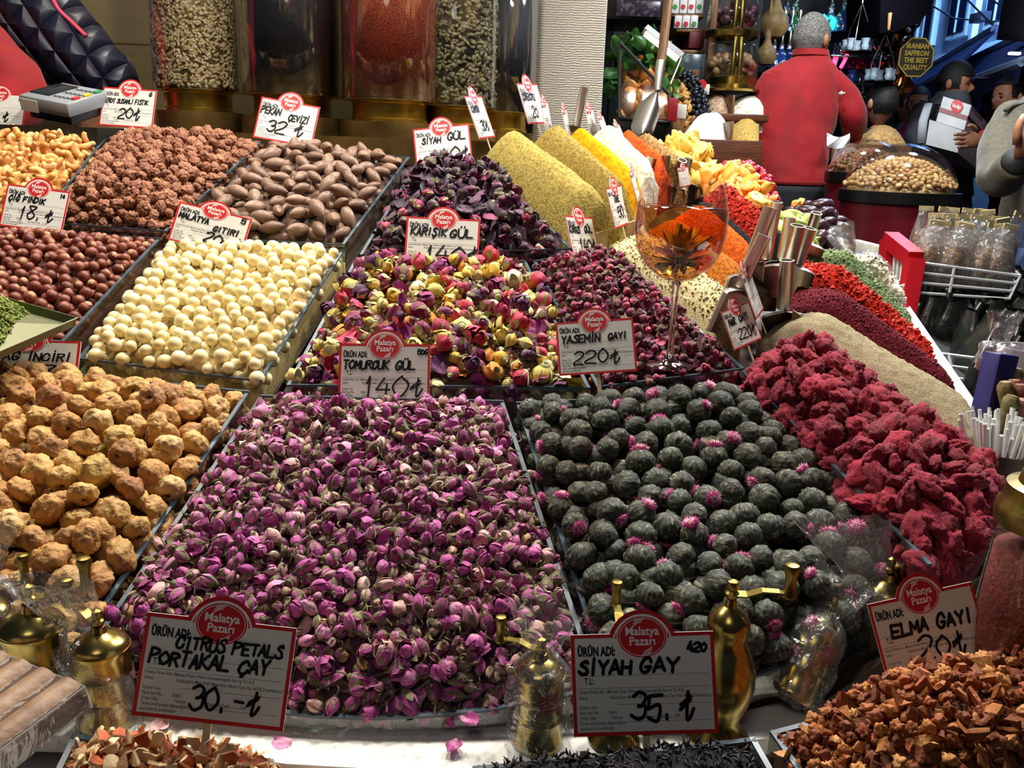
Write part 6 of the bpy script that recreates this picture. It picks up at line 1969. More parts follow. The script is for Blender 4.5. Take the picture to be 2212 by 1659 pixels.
# ------------------------------------------------------------------ the street
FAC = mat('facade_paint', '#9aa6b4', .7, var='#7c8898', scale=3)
def facade():
    x0, x1 = 5.2, 16.0
    p0 = P(1985, 60, 11.5); p1 = P(2330, 60, 8.0)
    d = Vector((p1.x - p0.x, p1.y - p0.y, 0)); L = d.length; d.normalize(); n = Vector((d.y, -d.x, 0))
    root = empty('street_house', (p0.x, p0.y, 0), (0, 0, math.atan2(d.y, d.x)), 'pale house front lit blue across the street, with windows and balconies', 'building')
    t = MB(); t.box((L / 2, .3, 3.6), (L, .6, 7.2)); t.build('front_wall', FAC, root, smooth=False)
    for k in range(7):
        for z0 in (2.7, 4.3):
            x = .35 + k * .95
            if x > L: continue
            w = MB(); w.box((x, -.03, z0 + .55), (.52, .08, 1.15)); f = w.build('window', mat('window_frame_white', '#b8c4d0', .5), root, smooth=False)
            w = MB(); w.box((x, -.075, z0 + .55), (.42, .012, 1.03)); w.build('pane', mat('dark_pane', '#10182c', .1), f, smooth=False)
            w = MB(); w.box((x, -.085, z0 + .6), (.42, .01, .03)); w.box((x, -.085, z0 + .55), (.03, .01, 1.03)); w.build('glazing_bar', MATS['window_frame_white'], f, smooth=False)
    for k in range(3):
        x = .7 + k * 1.7; t = MB()
        t.box((x, -.30, 3.95), (1.2, .55, .08)); t.build('balcony_slab', FAC, root, smooth=False)
        t = MB()
        for q in range(9): t.box((x - .55 + q * .1375, -.56, 4.25), (.02, .02, .5))
        t.box((x, -.56, 4.5), (1.2, .03, .03)); t.build('balcony_rail', mat('rail_blue', '#5a7090', .5), root, smooth=False)
    for k in range(4):
        t = MB(); t.box((.2 + k * 1.6, -.08, 3.6), (.07, .07, 7.0)); t.build('drain_pipe', mat('pipe_white', '#a8b4c4', .5), root, smooth=False)
    for z0 in (2.45, 4.05, 5.7):
        t = MB(); t.box((L / 2, -.05, z0), (L, .14, .12)); t.build('cornice', MATS['window_frame_white'], root, smooth=False)
    for q in range(12):
        t = MB()
    return root


facade()
# awnings: slanting sheets that come towards us on the right of the street
def awning(a, b, drop, out, m, label, fringe=.12):
    A, B = P(*a), P(*b); k = Vector((out[0], out[1], -drop)); th = Vector((0, 0, -.03))
    t = MB(); t.hexa([A + th, B + th, B + k + th, A + k + th, A, B, B + k, A + k])
    o = t.build('awning', m, smooth=False); tag(o, label, 'awning')
    t = MB(); f = Vector((0, 0, -fringe)); w = Vector((.01, .01, 0)); t.hexa([A + k + f, B + k + f, B + k + f + w, A + k + f + w, A + k, B + k, B + k + w, A + k + w]); t.build('valance', m, o, smooth=False)
    t = MB(); t.tube([A, B], .035, 6); t.tube([A + k, B + k], .03, 6); t.build('edge_rail', mat('rail_pale', '#9ab4d8', .5), o, False)
    return o


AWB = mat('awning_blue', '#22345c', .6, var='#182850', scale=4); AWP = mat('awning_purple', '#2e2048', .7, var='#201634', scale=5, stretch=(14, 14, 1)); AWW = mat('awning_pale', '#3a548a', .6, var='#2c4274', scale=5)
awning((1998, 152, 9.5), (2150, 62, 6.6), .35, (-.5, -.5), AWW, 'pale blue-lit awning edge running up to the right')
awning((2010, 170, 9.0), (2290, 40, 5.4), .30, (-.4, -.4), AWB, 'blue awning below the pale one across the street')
t = MB(); a, b = P(2130, 150, 6.2), P(2330, 20, 4.8); t.hexa([a + Vector((0, 0, -.75)), b + Vector((0, 0, -.75)), b + Vector((.05, .05, -.75)), a + Vector((.05, .05, -.75)), a, b, b + Vector((.05, .05, 0)), a + Vector((.05, .05, 0))])
tag(t.build('awning_curtain', AWP, smooth=False), 'dark purple hanging side of the awning at the upper right', 'awning')
t = MB(); a, b = P(2178, 40, 5.2), P(2290, 40, 4.4); t.hexa([a + Vector((0, 0, -.08)), b + Vector((0, 0, -.08)), b + Vector((.1, .3, -.08)), a + Vector((.1, .3, -.08)), P(2196, -60, 5.2), P(2300, -60, 4.4), P(2300, -60, 4.4) + Vector((.1, .3, 0)), P(2196, -60, 5.2) + Vector((.1, .3, 0))])
tag(t.build('awning_end', mat('awning_black', '#0e0a16', .8), smooth=False), 'black awning corner at the upper right edge', 'awning')
# dark stall roof overhanging the pipes
t = MB(); rs = random.Random(2)
tp = [P(1905, -70, 4.6), P(2012, -70, 4.6), P(2014, 28, 4.6), P(2000, 32, 4.6), P(1988, 50, 4.6), P(1960, 58, 4.6), P(1930, 70, 4.6), P(1900, 72, 4.6)]
t.prism(tp, (0, .5, 0)); tag(t.build('stall_roof', mat('roof_black', '#040406', 1.0, spec=0), smooth=False), 'black overhanging roof above the copper pots', 'roof')
t = MB(); t.hexa([P(1896, 96, 4.85), P(1904, 96, 4.85), P(1904, 96, 5.0), P(1896, 96, 5.0), P(1900, -60, 4.85), P(1910, -60, 4.85), P(1910, -60, 5.0), P(1900, -60, 5.0)])
tag(t.build('black_post', DARK, smooth=False), 'black post at the end of the water pipe shelves', 'post')
rbox('wood_strip', 1917, 28, 1923, 66, 4.6, .03, WOODL, 'short strip of pale wood under the black roof', 'strip')
# cables and a street sign of light
t = MB()
for q in ([(2010, 10, 8), (2060, 40, 8), (2120, 45, 8)], [(2090, 0, 7), (2150, 60, 7), (2212, 120, 7)], [(2130, -5, 7), (2180, 20, 7), (2230, 24, 7)]): t.tube([P(*w) for w in q], .008, 5)
tag(t.build('street_cables', mat('cable', '#20283a', .6), smooth=False), 'thin cables strung across the blue street', 'cable')
rbox('street_lantern', 2118, 24, 2140, 44, 7.2, .2, mat('lantern_glass', '#8aa4c8', .3), 'pale lantern on the house front', 'lantern')
rbox('ceiling_lamp', 2182, 112, 2206, 118, 5.0, .03, mat('lit_blueish', '#ffffff', .5, emit='#dfe8ff', estr=3), 'lit white tube lamp under the purple awning', 'lamp')
for i, (u0, v0, u1, v1, c, lab) in enumerate(((1962, 182, 1974, 194, '#8ab4ff', 'small bright blue shop light below the octagonal sign'), (1985, 183, 2014, 190, '#c83ac0', 'magenta shop light far down the street'), (1994, 194, 2012, 202, '#a030a0', 'lower magenta shop light far down the street'), (2120, 190, 2134, 222, '#2a6ac0', 'blue lit panel behind the cartons'))):
    rbox('shop_light', u0, v0, u1, v1, 8.0, .05, mat('shop_light_%d' % i, c, .5, emit=c, estr=1.6), lab, 'light')
struct('wall_far', MB().box((9.5, 17.0, 3), (26, .2, 8)), mat('far_wall', '#1c2438', .8))
rbox('blue_stall', 2040, 190, 2150, 300, 7.0, .4, mat('blue_tarp', '#1a2c58', .6, var='#121e40', scale=4), 'dark blue stall front behind the cartons', 'stall')

# ------------------------------------------------------------------ nut domes on red drums
def nut_drum(u, vb, w, z, vt, label, lab2, seed, colm, big=True):
    s = z / FPX
    c = P(u, vb, z) + Vector((0, w / 2 * s, 0)); R = w / 2 * s
    root = empty('nut_drum', (c.x, c.y, 0), label=label, cat='nut stand')
    k = Vector((0, 0, c.z))
    t = MB(); t.lathe([(R * .55, .02), (R * .55, c.z - .30), (R * .98, c.z - .30), (R * 1.0, c.z - .16), (R * 1.0, c.z - .04)], 48); t.build('drum', mat('drum_red', '#6a1420', .3, var='#520e18', scale=4), root, 40)
    t = MB(); t.lathe([(R * 1.0, c.z - .045), (R * 1.06, c.z - .04), (R * 1.06, c.z), (R * .98, c.z), (.01, c.z - .01)], 48); t.build('black_rim', mat('rim_black', '#101012', .3), root, 40)
    H = P(u, vt, z).z - c.z
    t = MB(); t.lathe([(R * .98 * math.cos(a), c.z + H * math.sin(a)) for a in [PI / 2 * i / 14 for i in range(14)]] + [(.001, c.z + H)], 48, cap=False); t.build('dome_cover', film('acrylic'), root, True)
    rs = np.random.RandomState(seed)
    pr = [lump_mesh('peanut', k_, .0105, .2, 2, colm, 2, 1.0, .8) for k_ in range(3)]
    spots = []
    for i in range(9000):
        rr = R * .95 * math.sqrt(rs.rand()); an = rs.uniform(PI * .85, PI * 2.15)
        spots.append(c + Vector((rr * math.cos(an), rr * math.sin(an), .008 + H * .62 * (1 - (rr / R) ** 2.2))))
    keep = []
    K = np.zeros((2000, 3)); n = 0
    for q in spots:
        if n and (((K[:n] - np.array(q)) ** 2).sum(1) < .0155 ** 2).any(): continue
        if n >= 2000: break
        K[n] = q; n += 1
    order = sorted(range(n), key=lambda i: K[i][1])
    rest = []
    for j, i in enumerate(order):
        M = (rand_rot(rs) * rs.uniform(.8, 1.15)).to_4x4(); M.translation = Vector(K[i])
        if j < (150 if big else 80): tag(add_obj('peanut', pr[i % 3], None, M), lab2, 'nut', lab2)
        else: rest.append((pr[i % 3], M, rs.uniform()))
    b = MB(); b.lathe([(R * .96 * (1 - i / 12), c.z - .006 + H * .6 * (1 - (1 - i / 12) ** 2.2)) for i in range(13)], 32, origin=(c.x, c.y, 0))
    rest.append((b.mesh('bed', colm), Matrix.Identity(4), .3))
    tag(add_obj('peanut_heap', merge('peanut_heap', rest)), 'heap of nuts under ' + label, 'nut', None, 'stuff')


nutm = mat('roasted_peanut', ['#c09a5e', '#ad7f48', '#d0b078', '#9a6a3e', '#b98e58'], .5)
nut_drum(1994, 418, 250, 3.0, 308, 'dark red round stand with a clear dome of roasted nuts', 'golden roasted nut under the front clear dome', 61, nutm)
nut_drum(1905, 375, 170, 3.55, 300, 'second domed nut stand half hidden behind the front dome', 'brown nut under the half-hidden rear dome', 62, mat('brown_nut', ['#8a5e3c', '#7a4c30', '#9c7048'], .5), False)
rbox('nut_bin', 1795, 312, 1965, 350, 4.0, .6, WOODL, 'wooden bin of nuts at the sleeve of the person in red', 'bin')
spice('bin_nut', 'small tan nuts heaped in the wooden bin at the red sleeve', [(1860, 290, 4.35), (1950, 296, 4.35), (1965, 318, 4.02), (1850, 312, 4.02)], '#c2a06a', '#8a6434', H=.06, seed=35, grain=60, cat='nut')

# ------------------------------------------------------------------ red frame and wire basket of sachets
RED = mat('red_frame', '#b01824', .35)
a = P(1922, 515, 2.12)
fr = MB()
q = [P(1914, 664, 2.16), P(1954, 690, 2.04), P(1976, 560, 2.04), P(1922, 516, 2.16)]
def bar(mb, p0, p1, w, d=None):
    t = (p1 - p0).normalized(); s = Vector((0, 0, 1)) if abs(t.z) < .8 else Vector((1, 0, 0)); u_ = t.cross(s).normalized() * w; v_ = t.cross(u_).normalized() * (d or w)
    mb.hexa([p0 - u_ - v_, p0 + u_ - v_, p0 + u_ + v_, p0 - u_ + v_, p1 - u_ - v_, p1 + u_ - v_, p1 + u_ + v_, p1 - u_ + v_])
bar(fr, q[0], q[3], .018); bar(fr, q[1], q[2], .018); bar(fr, q[3], q[2], .018)
fo = fr.build('red_stand', RED, smooth=False); tag(fo, 'red wooden end frame of the wire basket beyond the white rim', 'frame')
fi = MB()
for k in range(6):
    f = (k + .8) / 6.6; p0 = q[0].lerp(q[1], f).lerp(q[3].lerp(q[2], f), .28); p1 = q[3].lerp(q[2], f) + Vector((0, 0, -.02)); fi.tube([p0, p1], .004, 6)
fi.build('white_rods', WHITE, fo, False)
wb = MB(); WIRE = mat('white_wire', '#c8ccd0', .3, .4)
A1, B1, A0, B0 = P(1976, 566, 2.04), P(2204, 596, 2.0), P(1972, 632, 2.04), P(2180, 646, 2.0)
bk = Vector((.10, .24, 0))
for k in range(4):
    f = k / 3; p0, p1 = A0.lerp(A1, f), B0.lerp(B1, f); wb.tube([p0, p1], .0035, 6); wb.tube([p1, p1 + bk], .0035, 6); wb.tube([p0 + bk, p1 + bk], .0035, 6); wb.tube([p0, p0 + bk], .0035, 6)
for f in (0, .38, 1):
    wb.tube([A0.lerp(B0, f), A1.lerp(B1, f)], .0035, 6); wb.tube([A0.lerp(B0, f) + bk, A1.lerp(B1, f) + bk], .0035, 6); wb.tube([A0.lerp(B0, f), A0.lerp(B0, f) + bk], .0035, 6)
tag(wb.build('wire_basket', WIRE, smooth=False), 'white wire basket of clear nut sachets beyond the white rim', 'basket')
SACH = film('sachet_film', (.96, .97, .98), .14, .08, haze=.04, bump=.8, bscale=60)
nutfill = mat('sachet_nuts', '#4a2e20', .6, var='#8a6a40', scale=90, contrast=(.45, .6), bump=.6, bscale=120); tie = mat('sachet_tie', '#b8a878', .5)
k = 0
for row in range(3):
    for c in range(8):
        f = (c + .5) / 8; base = A0.lerp(B0, f) + bk * (.18 + .3 * row) + Vector((0, 0, .01 + .012 * row))
        rr = random.Random(k); s = .036
        m = MB(); m.blob((0, 0, .050), (.029, .020, .052), 2, lambda v, k=k: v * (1 + .12 * mnoise.noise(v * 2 + Vector((k, 0, 0)))))
        o = m.build('nut_sachet', nutfill, smooth=True); o.location = base; o.rotation_euler = (rr.uniform(-.15, .1), rr.uniform(-.2, .2), rr.uniform(-.3, .3))
        tag(o, 'clear sachet of mixed nuts tied at the top, standing in the white wire basket', 'sachet', 'nut sachets in the wire basket')
        w = MB()
        w.sheet(lambda a_, b_, k=k: Vector(((.031 - .016 * max(0, b_ - .55) / .45) * math.cos(a_ * 2 * PI) * (1 + .15 * mnoise.noise(Vector((a_ * 9, b_ * 5, k)))), .022 * math.sin(a_ * 2 * PI) * (1 - .8 * max(0, b_ - .5) / .5), .002 + .15 * b_)), 14, 10)
        w.build('wrapper', SACH, o, True, fix=False)
        w = MB(); w.box((0, 0, .150), (.034, .006, .012)); w.build('tie', tie, o, smooth=False)
        k += 1
tag(MB().prism([P(1966, 695, 2.3), P(2060, 690, 2.3), P(2100, 655, 2.4), P(1975, 655, 2.4)], (0, 0, -.02)).build('green_crate_base', mat('crate_green', '#1a4a3c', .4), smooth=False), 'dark green shelf edge under the wire basket', 'shelf')
# dark cellophane bags in the lower rack
rk = MB()
A1, B1, A0, B0 = P(2030, 764, 1.75), P(2230, 790, 1.7), P(2060, 842, 1.72), P(2230, 862, 1.68)
for k in range(4): rk.tube([A1.lerp(A0, k / 3), B1.lerp(B0, k / 3)], .0035, 6); rk.tube([B1.lerp(B0, k / 3), B1.lerp(B0, k / 3) + Vector((.1, .3, 0))], .0035, 6)
rk.tube([A1.lerp(B1, .1), A0.lerp(B0, .02)], .0035, 6)
tag(rk.build('wire_rack', WIRE, smooth=False), 'lower white wire rack of dark tea bags behind the white rim', 'rack')
DB = mat('dark_sachet', '#1c211c', .25, var='#0d100e', scale=20, bump=.8, bscale=30, spec=.8)
rs = random.Random(14); i = 0
for row in range(7):
    for c in range(10):
        u = 1965 + c * 26 + (row % 2) * 12; v = 872 - row * 29 + rs.uniform(-6, 6)
        if u < 1955 + (v - 690) * .75: continue
        m = MB(); m.sheet(lambda a_, b_, i=i: Vector((.055 * math.cos(a_ * 2 * PI) * (1 - .6 * max(0, b_ - .6) / .4) * (1 + .2 * mnoise.noise(Vector((a_ * 7, b_ * 4, i)))), .03 * math.sin(a_ * 2 * PI) * (1 - b_ * .7), .15 * b_)), 14, 10)
        o = m.build('dark_sachet', DB, smooth=True, fix=False); o.location = P(u, v, 1.60 + (905 - v) / 215 * .72); o.rotation_euler = (rs.uniform(-.3, .3), rs.uniform(-.4, .4), rs.uniform(0, 3))
        tag(o, 'shiny dark sachet crowded in the lower wire rack', 'sachet', 'dark sachets in the lower rack'); i += 1
t = MB(); t.hexa([P(1955, 690, 2.1), P(2120, 905, 1.62), P(2330, 905, 1.7), P(2330, 690, 2.5)] + [P(1955, 690, 2.1) + Vector((0, 0, .012)), P(2120, 905, 1.62) + Vector((0, 0, .012)), P(2330, 905, 1.7) + Vector((0, 0, .012)), P(2330, 690, 2.5) + Vector((0, 0, .012))])
for p in (P(2130, 880, 1.7), P(2300, 880, 1.75), P(2320, 720, 2.4)): t.hexa([Vector((p.x + a_, p.y + b_, z_)) for z_ in (.0, p.z - .03) for a_, b_ in ((-.015, -.015), (.015, -.015), (.015, .015), (-.015, .015))])
tag(t.build('rack_shelf', mat('rack_dark', '#08090a', .7), smooth=False), 'dark shelf that carries the dark sachets', 'shelf')
rbox('white_case', 1868, 525, 1888, 575, 2.35, .12, WHITE, 'white plastic container end beside the torn coconut bag', 'container')
rbox('white_case', 1890, 530, 1908, 580, 2.32, .12, WHITE, 'second white plastic container next to the red frame', 'container')
# ------------------------------------------------------------------ people
def skin_geo(joints, bones, root=0, sub=2):
    """joints: list of (point, radius); bones: index pairs -> (verts, faces) of one grown surface"""
    me = bpy.data.meshes.new('sk'); me.from_pydata([tuple(p) for p, r in joints], bones, [])
    ob = bpy.data.objects.new('sk', me); COL.objects.link(ob)
    md = ob.modifiers.new('s', 'SKIN'); md.use_smooth_shade = True
    sv = me.skin_vertices[0].data
    for i, (p, r) in enumerate(joints):
        sv[i].radius = (r, r) if not hasattr(r, '__len__') else r
        sv[i].use_root = (i == root)
    sb = ob.modifiers.new('d', 'SUBSURF'); sb.levels = sub; sb.render_levels = sub
    dg = bpy.context.evaluated_depsgraph_get(); dg.update()
    m2 = bpy.data.meshes.new_from_object(ob.evaluated_get(dg))
    vs = [q.co.copy() for q in m2.vertices]; fs = [tuple(p.vertices) for p in m2.polygons]
    bpy.data.objects.remove(ob); bpy.data.meshes.remove(me); bpy.data.meshes.remove(m2)
    return vs, fs


def head_into(mb, c, f, s=1.0, tilt=0.0, eyes=1, lips=2):
    """skull, face, ears at c looking along f; mb.mi: 0 skin, eyes/lips indices"""
    f = Vector(f).normalized(); up = Vector((0, 0, 1)); r = f.cross(up).normalized(); up = r.cross(f)
    R = Matrix((r, f, up)).transposed()
    def loc(v): return Vector(c) + R @ (Vector(v) * s)

    def fn(v):
        x, y, z = v.x * .077, v.y * .095, v.z * .118
        if z < 0:
            t = min(1, -z / .118); x *= 1 - .38 * t ** 1.4
            if y < 0: y *= 1 - .35 * t
            else: y *= 1 - .04 * t
        if y > .055: y = .055 + (y - .055) * .82
        n = math.exp(-((x / .013) ** 2) - ((z + .018) / .022) ** 2) * (y > 0)     # nose
        y += .024 * n
        br = math.exp(-((abs(x) - .03) / .02) ** 2 - ((z - .018) / .010) ** 2) * (y > 0); y += .005 * br
        ey = math.exp(-((abs(x) - .031) / .014) ** 2 - ((z - .002) / .010) ** 2) * (y > 0); y -= .007 * ey
        ch = math.exp(-(x / .022) ** 2 - ((z + .098) / .016) ** 2) * (y > 0); y += .008 * ch
        return loc((x, y, z)) 
    mb.mi = 0
    mb.blob((0, 0, 0), 1, 5, fn)
    for sd in (-1, 1):
        mb.mi = 0
        mb.blob((0, 0, 0), 1, 2, lambda v, sd=sd: loc((sd * (.076 + .010 * abs(v.x)) + .006 * v.x, -.008 + .019 * v.y, -.004 + .031 * v.z)))
        mb.mi = eyes
        mb.blob((0, 0, 0), 1, 2, lambda v, sd=sd: loc((sd * .031 + .010 * v.x, .079 + .004 * v.y, .001 + .0055 * v.z)))
        mb.blob((0, 0, 0), 1, 2, lambda v, sd=sd: loc((sd * .031 + .019 * v.x, .086 + .004 * v.y, .021 + .0035 * v.z)))
    mb.mi = lips
    mb.blob((0, 0, 0), 1, 2, lambda v: loc((.024 * v.x, .085 + .006 * v.y, -.058 + .007 * v.z)))
    mb.mi = 0
    return R


def hair_mesh(c, f, m, s=1.0, line=.30, nape=-.42, thick=1.06, rough=.03, seed=0):
    f = Vector(f).normalized(); up = Vector((0, 0, 1)); r = f.cross(up).normalized(); up = r.cross(f)
    R = Matrix((r, f, up)).transposed()
    b = MB()
    b.blob((0, 0, 0), 1, 5, lambda v: v.copy())
    keep = []
    for fc in b.f:
        cc = sum((b.v[i] for i in fc), Vector()) / 3
        lim = line + .25 if cc.y > .45 else (line - .30 if cc.y > .05 else (-.05 if cc.y > -.25 else nape))
        if cc.z > lim: keep.append(fc)
    o = Vector((seed, 0, 0))
    out = MB()
    vs = []
    for v in b.v:
        w = thick + rough * mnoise.noise(v * 14 + o) + rough * .6 * mnoise.noise(v * 40 + o)
        x, y, z = v.x * .077 * w, v.y * .095 * w, v.z * .118 * w
        if z < 0:
            t = min(1, -z / .118); x *= 1 - .30 * t
            if y < 0: y *= 1 - .25 * t
        vs.append(Vector(c) + R @ (Vector((x, y, z)) * s))
    out.add(vs, keep)
    return out


def hand_into(mb, wrist, d, side, s=1.0, curl=.5, mirror=1):
    """palm, four fingers of unequal length and a thumb; d: pointing direction, side: towards the thumb"""
    d = Vector(d).normalized(); t = Vector(side); t = (t - d * t.dot(d)).normalized(); n = d.cross(t) * mirror
    W = Vector(wrist)
    mb.blob((0, 0, 0), 1, 3, lambda v: W + (d * (.045 + .05 * v.x) + t * (.040 * v.y) + n * (.014 * v.z)) * s)
    for i, (off, L) in enumerate(((.030, .072), (.010, .080), (-.011, .074), (-.030, .058))):
        p = W + (d * .085 + t * off) * s
        a = .15 + .06 * i; dd = d.copy(); pts = [p - d * .02 * s, p]
        for k, fr in enumerate((.42, .32, .26)):
            a2 = curl * (.5 + .25 * k) + .05 * i
            dd = (dd * math.cos(a2) + n * math.sin(a2)).normalized(); p = p + dd * L * fr * s; pts.append(p)
        mb.tube(pts, [.0085 * s, .0092 * s, .0088 * s, .0080 * s, .0058 * s], 10)
    p = W + (d * .025 + t * .034) * s
    mb.tube([p, p + (d * .022 + t * .024 + n * .006) * s, p + (d * .045 + t * .032 + n * .016) * s, p + (d * .064 + t * .030 + n * .026) * s], [.013 * s, .0112 * s, .0098 * s, .007 * s], 10)


def rings(mb, rs, n=40, wrinkle=.0, seed=0, cap=True, fs=9):
    """loft of ellipses: (centre, half width, half depth, yaw)"""
    vs = []; o = Vector((seed * 3.1, 0, 0))
    # refine
    fine = []
    for i in range(len(rs) - 1):
        for k in range(5):
            t = k / 5; a, b = rs[i], rs[i + 1]; tt = t
            fine.append((a[0].lerp(b[0], tt), a[1] + (b[1] - a[1]) * tt, a[2] + (b[2] - a[2]) * tt, a[3] + (b[3] - a[3]) * tt))
    fine.append(rs[-1])
    for c, a, b, yw in fine:
        for k in range(n):
            an = 2 * PI * k / n
            q = Vector((a * math.cos(an), b * math.sin(an), 0))
            q.rotate(Quaternion((0, 0, 1), yw))
            p = c + q
            if wrinkle:
                w = mnoise.noise(Vector((p.x * fs, p.y * fs, p.z * fs * .7 + p.x * 5)) + o) + .5 * mnoise.noise(Vector((p.x, p.y, p.z)) * fs * 2.4 + o)
                p = c + q * (1 + wrinkle * w / max(a, .05) )
            vs.append(p)
    m = len(fine)
    fs_ = [(j * n + i, j * n + (i + 1) % n, (j + 1) * n + (i + 1) % n, (j + 1) * n + i) for j in range(m - 1) for i in range(n)]
    if cap: fs_ += [tuple(range(n)), tuple((m - 1) * n + i for i in range(n))]
    mb.add(vs, fs_)


def px_ring(uL, uR, v, z, dr=.6, yw=0.0, dz=0.0):
    a, b = P(uL, v, z), P(uR, v, z)
    return ((a + b) / 2 + Vector((0, dz, 0)), (b - a).length / 2, (b - a).length / 2 * dr, yw)


def sleeve(mb, pts, r, seed=0):
    """cloth tube with folds along a bent arm"""
    P_ = [Vector(p) for p in pts]
    fine = catmull(P_, 6); k = len(fine)
    rr = [r[min(len(r) - 1, int(i / (k - 1) * (len(r) - 1)))] * (1 - (i / (k - 1) * (len(r) - 1)) % 1) + r[min(len(r) - 1, int(i / (k - 1) * (len(r) - 1)) + 1)] * ((i / (k - 1) * (len(r) - 1)) % 1) for i in range(k)]
    n0 = len(mb.v); mb.tube(fine, rr, 22)
    o = Vector((seed, 0, 0))
    for i in range(n0, len(mb.v)):
        p = mb.v[i]; mb.v[i] = p + Vector((1, .4, .3)) * .010 * mnoise.noise(p * 14 + o)


SKIN = mat('skin_tone', '#b98264', .55, var='#a56e52', scale=30, sss=.08)
EYE = mat('eye_dark', '#1c1210', .4); LIP = mat('lip', '#8d4a40', .5)
SK3 = [SKIN, EYE, LIP]


def person(name, label, joints, bones, head_c, face, mats=SK3, hands=(), hs=1.0, sub=2):
    mb = MB()
    vs, fs = skin_geo(joints, bones, 0, sub)
    mb.add(vs, fs)
    head_into(mb, head_c, face, hs)
    mb.mi = 0
    for h in hands: hand_into(mb, *h)
    o = mb.build(name, mats, None, True)
    return tag(o, label, 'person')


BONES = [(0, 1), (1, 2), (2, 3), (3, 4), (2, 5), (5, 6), (6, 7), (2, 8), (8, 9), (9, 10), (0, 11), (11, 12), (12, 13), (0, 14), (14, 15), (15, 16)]


def stand_joints(pel, chest, neck, headb, shL, elL, wrL, shR, elR, wrR, k=1.0):
    """standing figure: pelvis..head, two arms, two legs straight down"""
    hx = .09 * k
    px = pel
    kn = lambda s, z: Vector((px.x + s * hx, px.y + .01, z))
    mid = pel.lerp(chest, .55)
    return [(pel, .085 * k), (mid, .075 * k), (chest, .08 * k), (neck, .05 * k), (headb, .055 * k), (shL, .042 * k), (elL, .034 * k), (wrL, .025 * k), (shR, .042 * k), (elR, .034 * k), (wrR, .025 * k),
            (kn(-1, pel.z - .10), .085 * k), (kn(-1, pel.z * .52), .055 * k), (kn(-1, .08), .036 * k), (kn(1, pel.z - .10), .085 * k), (kn(1, pel.z * .52), .055 * k), (kn(1, .08), .036 * k)]


def trousers(parent, pel, m, k=1.0, shoe=None, parts=('trousers', 'shoe')):
    mb = MB(); hx = .09 * k
    rings(mb, [(pel + Vector((0, 0, .06)), .17 * k, .12 * k, 0), (pel + Vector((0, 0, -.08)), .18 * k, .13 * k, 0)], 24)
    for s in (-1, 1):
        rings(mb, [(Vector((pel.x + s * hx, pel.y, pel.z - .04)), .095 * k, .11 * k, 0), (Vector((pel.x + s * hx, pel.y, pel.z * .5)), .075 * k, .085 * k, 0), (Vector((pel.x + s * hx, pel.y, .07)), .065 * k, .07 * k, 0)], 20, wrinkle=.006)
    mb.build(parts[0], m, parent, True)
    for s in (-1, 1):
        b = MB(); b.blob((pel.x + s * hx, pel.y - .04, .05), (.05, .13, .05), 3); b.build(parts[1], shoe or mat('shoe_black', '#121214', .5), parent, True)


# --- the one in the red sweater, back to us
Z = 4.0
JJ = lambda u, v, z=Z: P(u, v, z)
pel = JJ(1702, 430); face = Vector((.72, .68, -.05))
hc = JJ(1752, 88)
j = stand_joints(pel, JJ(1718, 205), JJ(1748, 128), JJ(1751, 100), JJ(1662, 178), JJ(1640, 262, 4.05), JJ(1662, 318, 4.25), JJ(1796, 182), JJ(1842, 262, 4.0), JJ(1846, 296, 4.15))
red = person('person', 'grey-haired person in a red sweater seen from behind, reaching to the nut bin', j, BONES, hc, face, hands=[(JJ(1848, 298, 4.15), Vector((.25, .9, -.5)), Vector((-.8, .2, .4)), .95, .5)], hs=.98)
REDW = mat('red_sweater', '#a0040f', .8, var='#86030c', scale=9, sheen=.15, bump=.25, bscale=260)
mb = MB()
rings(mb, [px_ring(1714, 1786, 112, Z, .95), px_ring(1712, 1790, 124, Z, .9), px_ring(1682, 1806, 140, Z, .66), px_ring(1652, 1816, 158, Z, .58), px_ring(1634, 1818, 185, Z, .56), px_ring(1626, 1812, 225, Z, .58),
           px_ring(1622, 1800, 270, Z, .6), px_ring(1619, 1790, 315, Z, .62), px_ring(1618, 1784, 360, Z, .62), px_ring(1620, 1781, 398, Z, .62)], 48, wrinkle=.012, seed=1)
sleeve(mb, [JJ(1790, 178), JJ(1822, 210), JJ(1843, 258, 4.0), JJ(1842, 292, 4.12)], [.072, .068, .060, .046], 3)
sleeve(mb, [JJ(1676, 176), JJ(1643, 225, 4.02), JJ(1638, 275, 4.06), JJ(1660, 312, 4.22)], [.07, .066, .056, .044], 5)
mb.build('sweater', REDW, red, True)
mb = MB(); rings(mb, [px_ring(1713, 1789, 108, Z, .95), px_ring(1711, 1791, 121, Z, .92)], 36, cap=False); mb.build('collar', REDW, red, True)
hair_mesh(hc, face, mat('grey_hair', '#55514e', .85, var='#8d8984', scale=140, contrast=(.4, .65)), .98, seed=3).build('hair', MATS['grey_hair'], red, True, fix=False)
trousers(red, pel, mat('black_trousers', '#0f0f12', .8))
t = MB(); t.tube([P(1812, 203, 3.90), P(1818, 198, 3.90), P(1822, 203, 3.90)], .004, 5); t.tube([P(1815, 204, 3.90), P(1826, 200, 3.90)], .003, 5); t.build('sleeve_logo', mat('logo_white', '#efe6e2'), red, True)
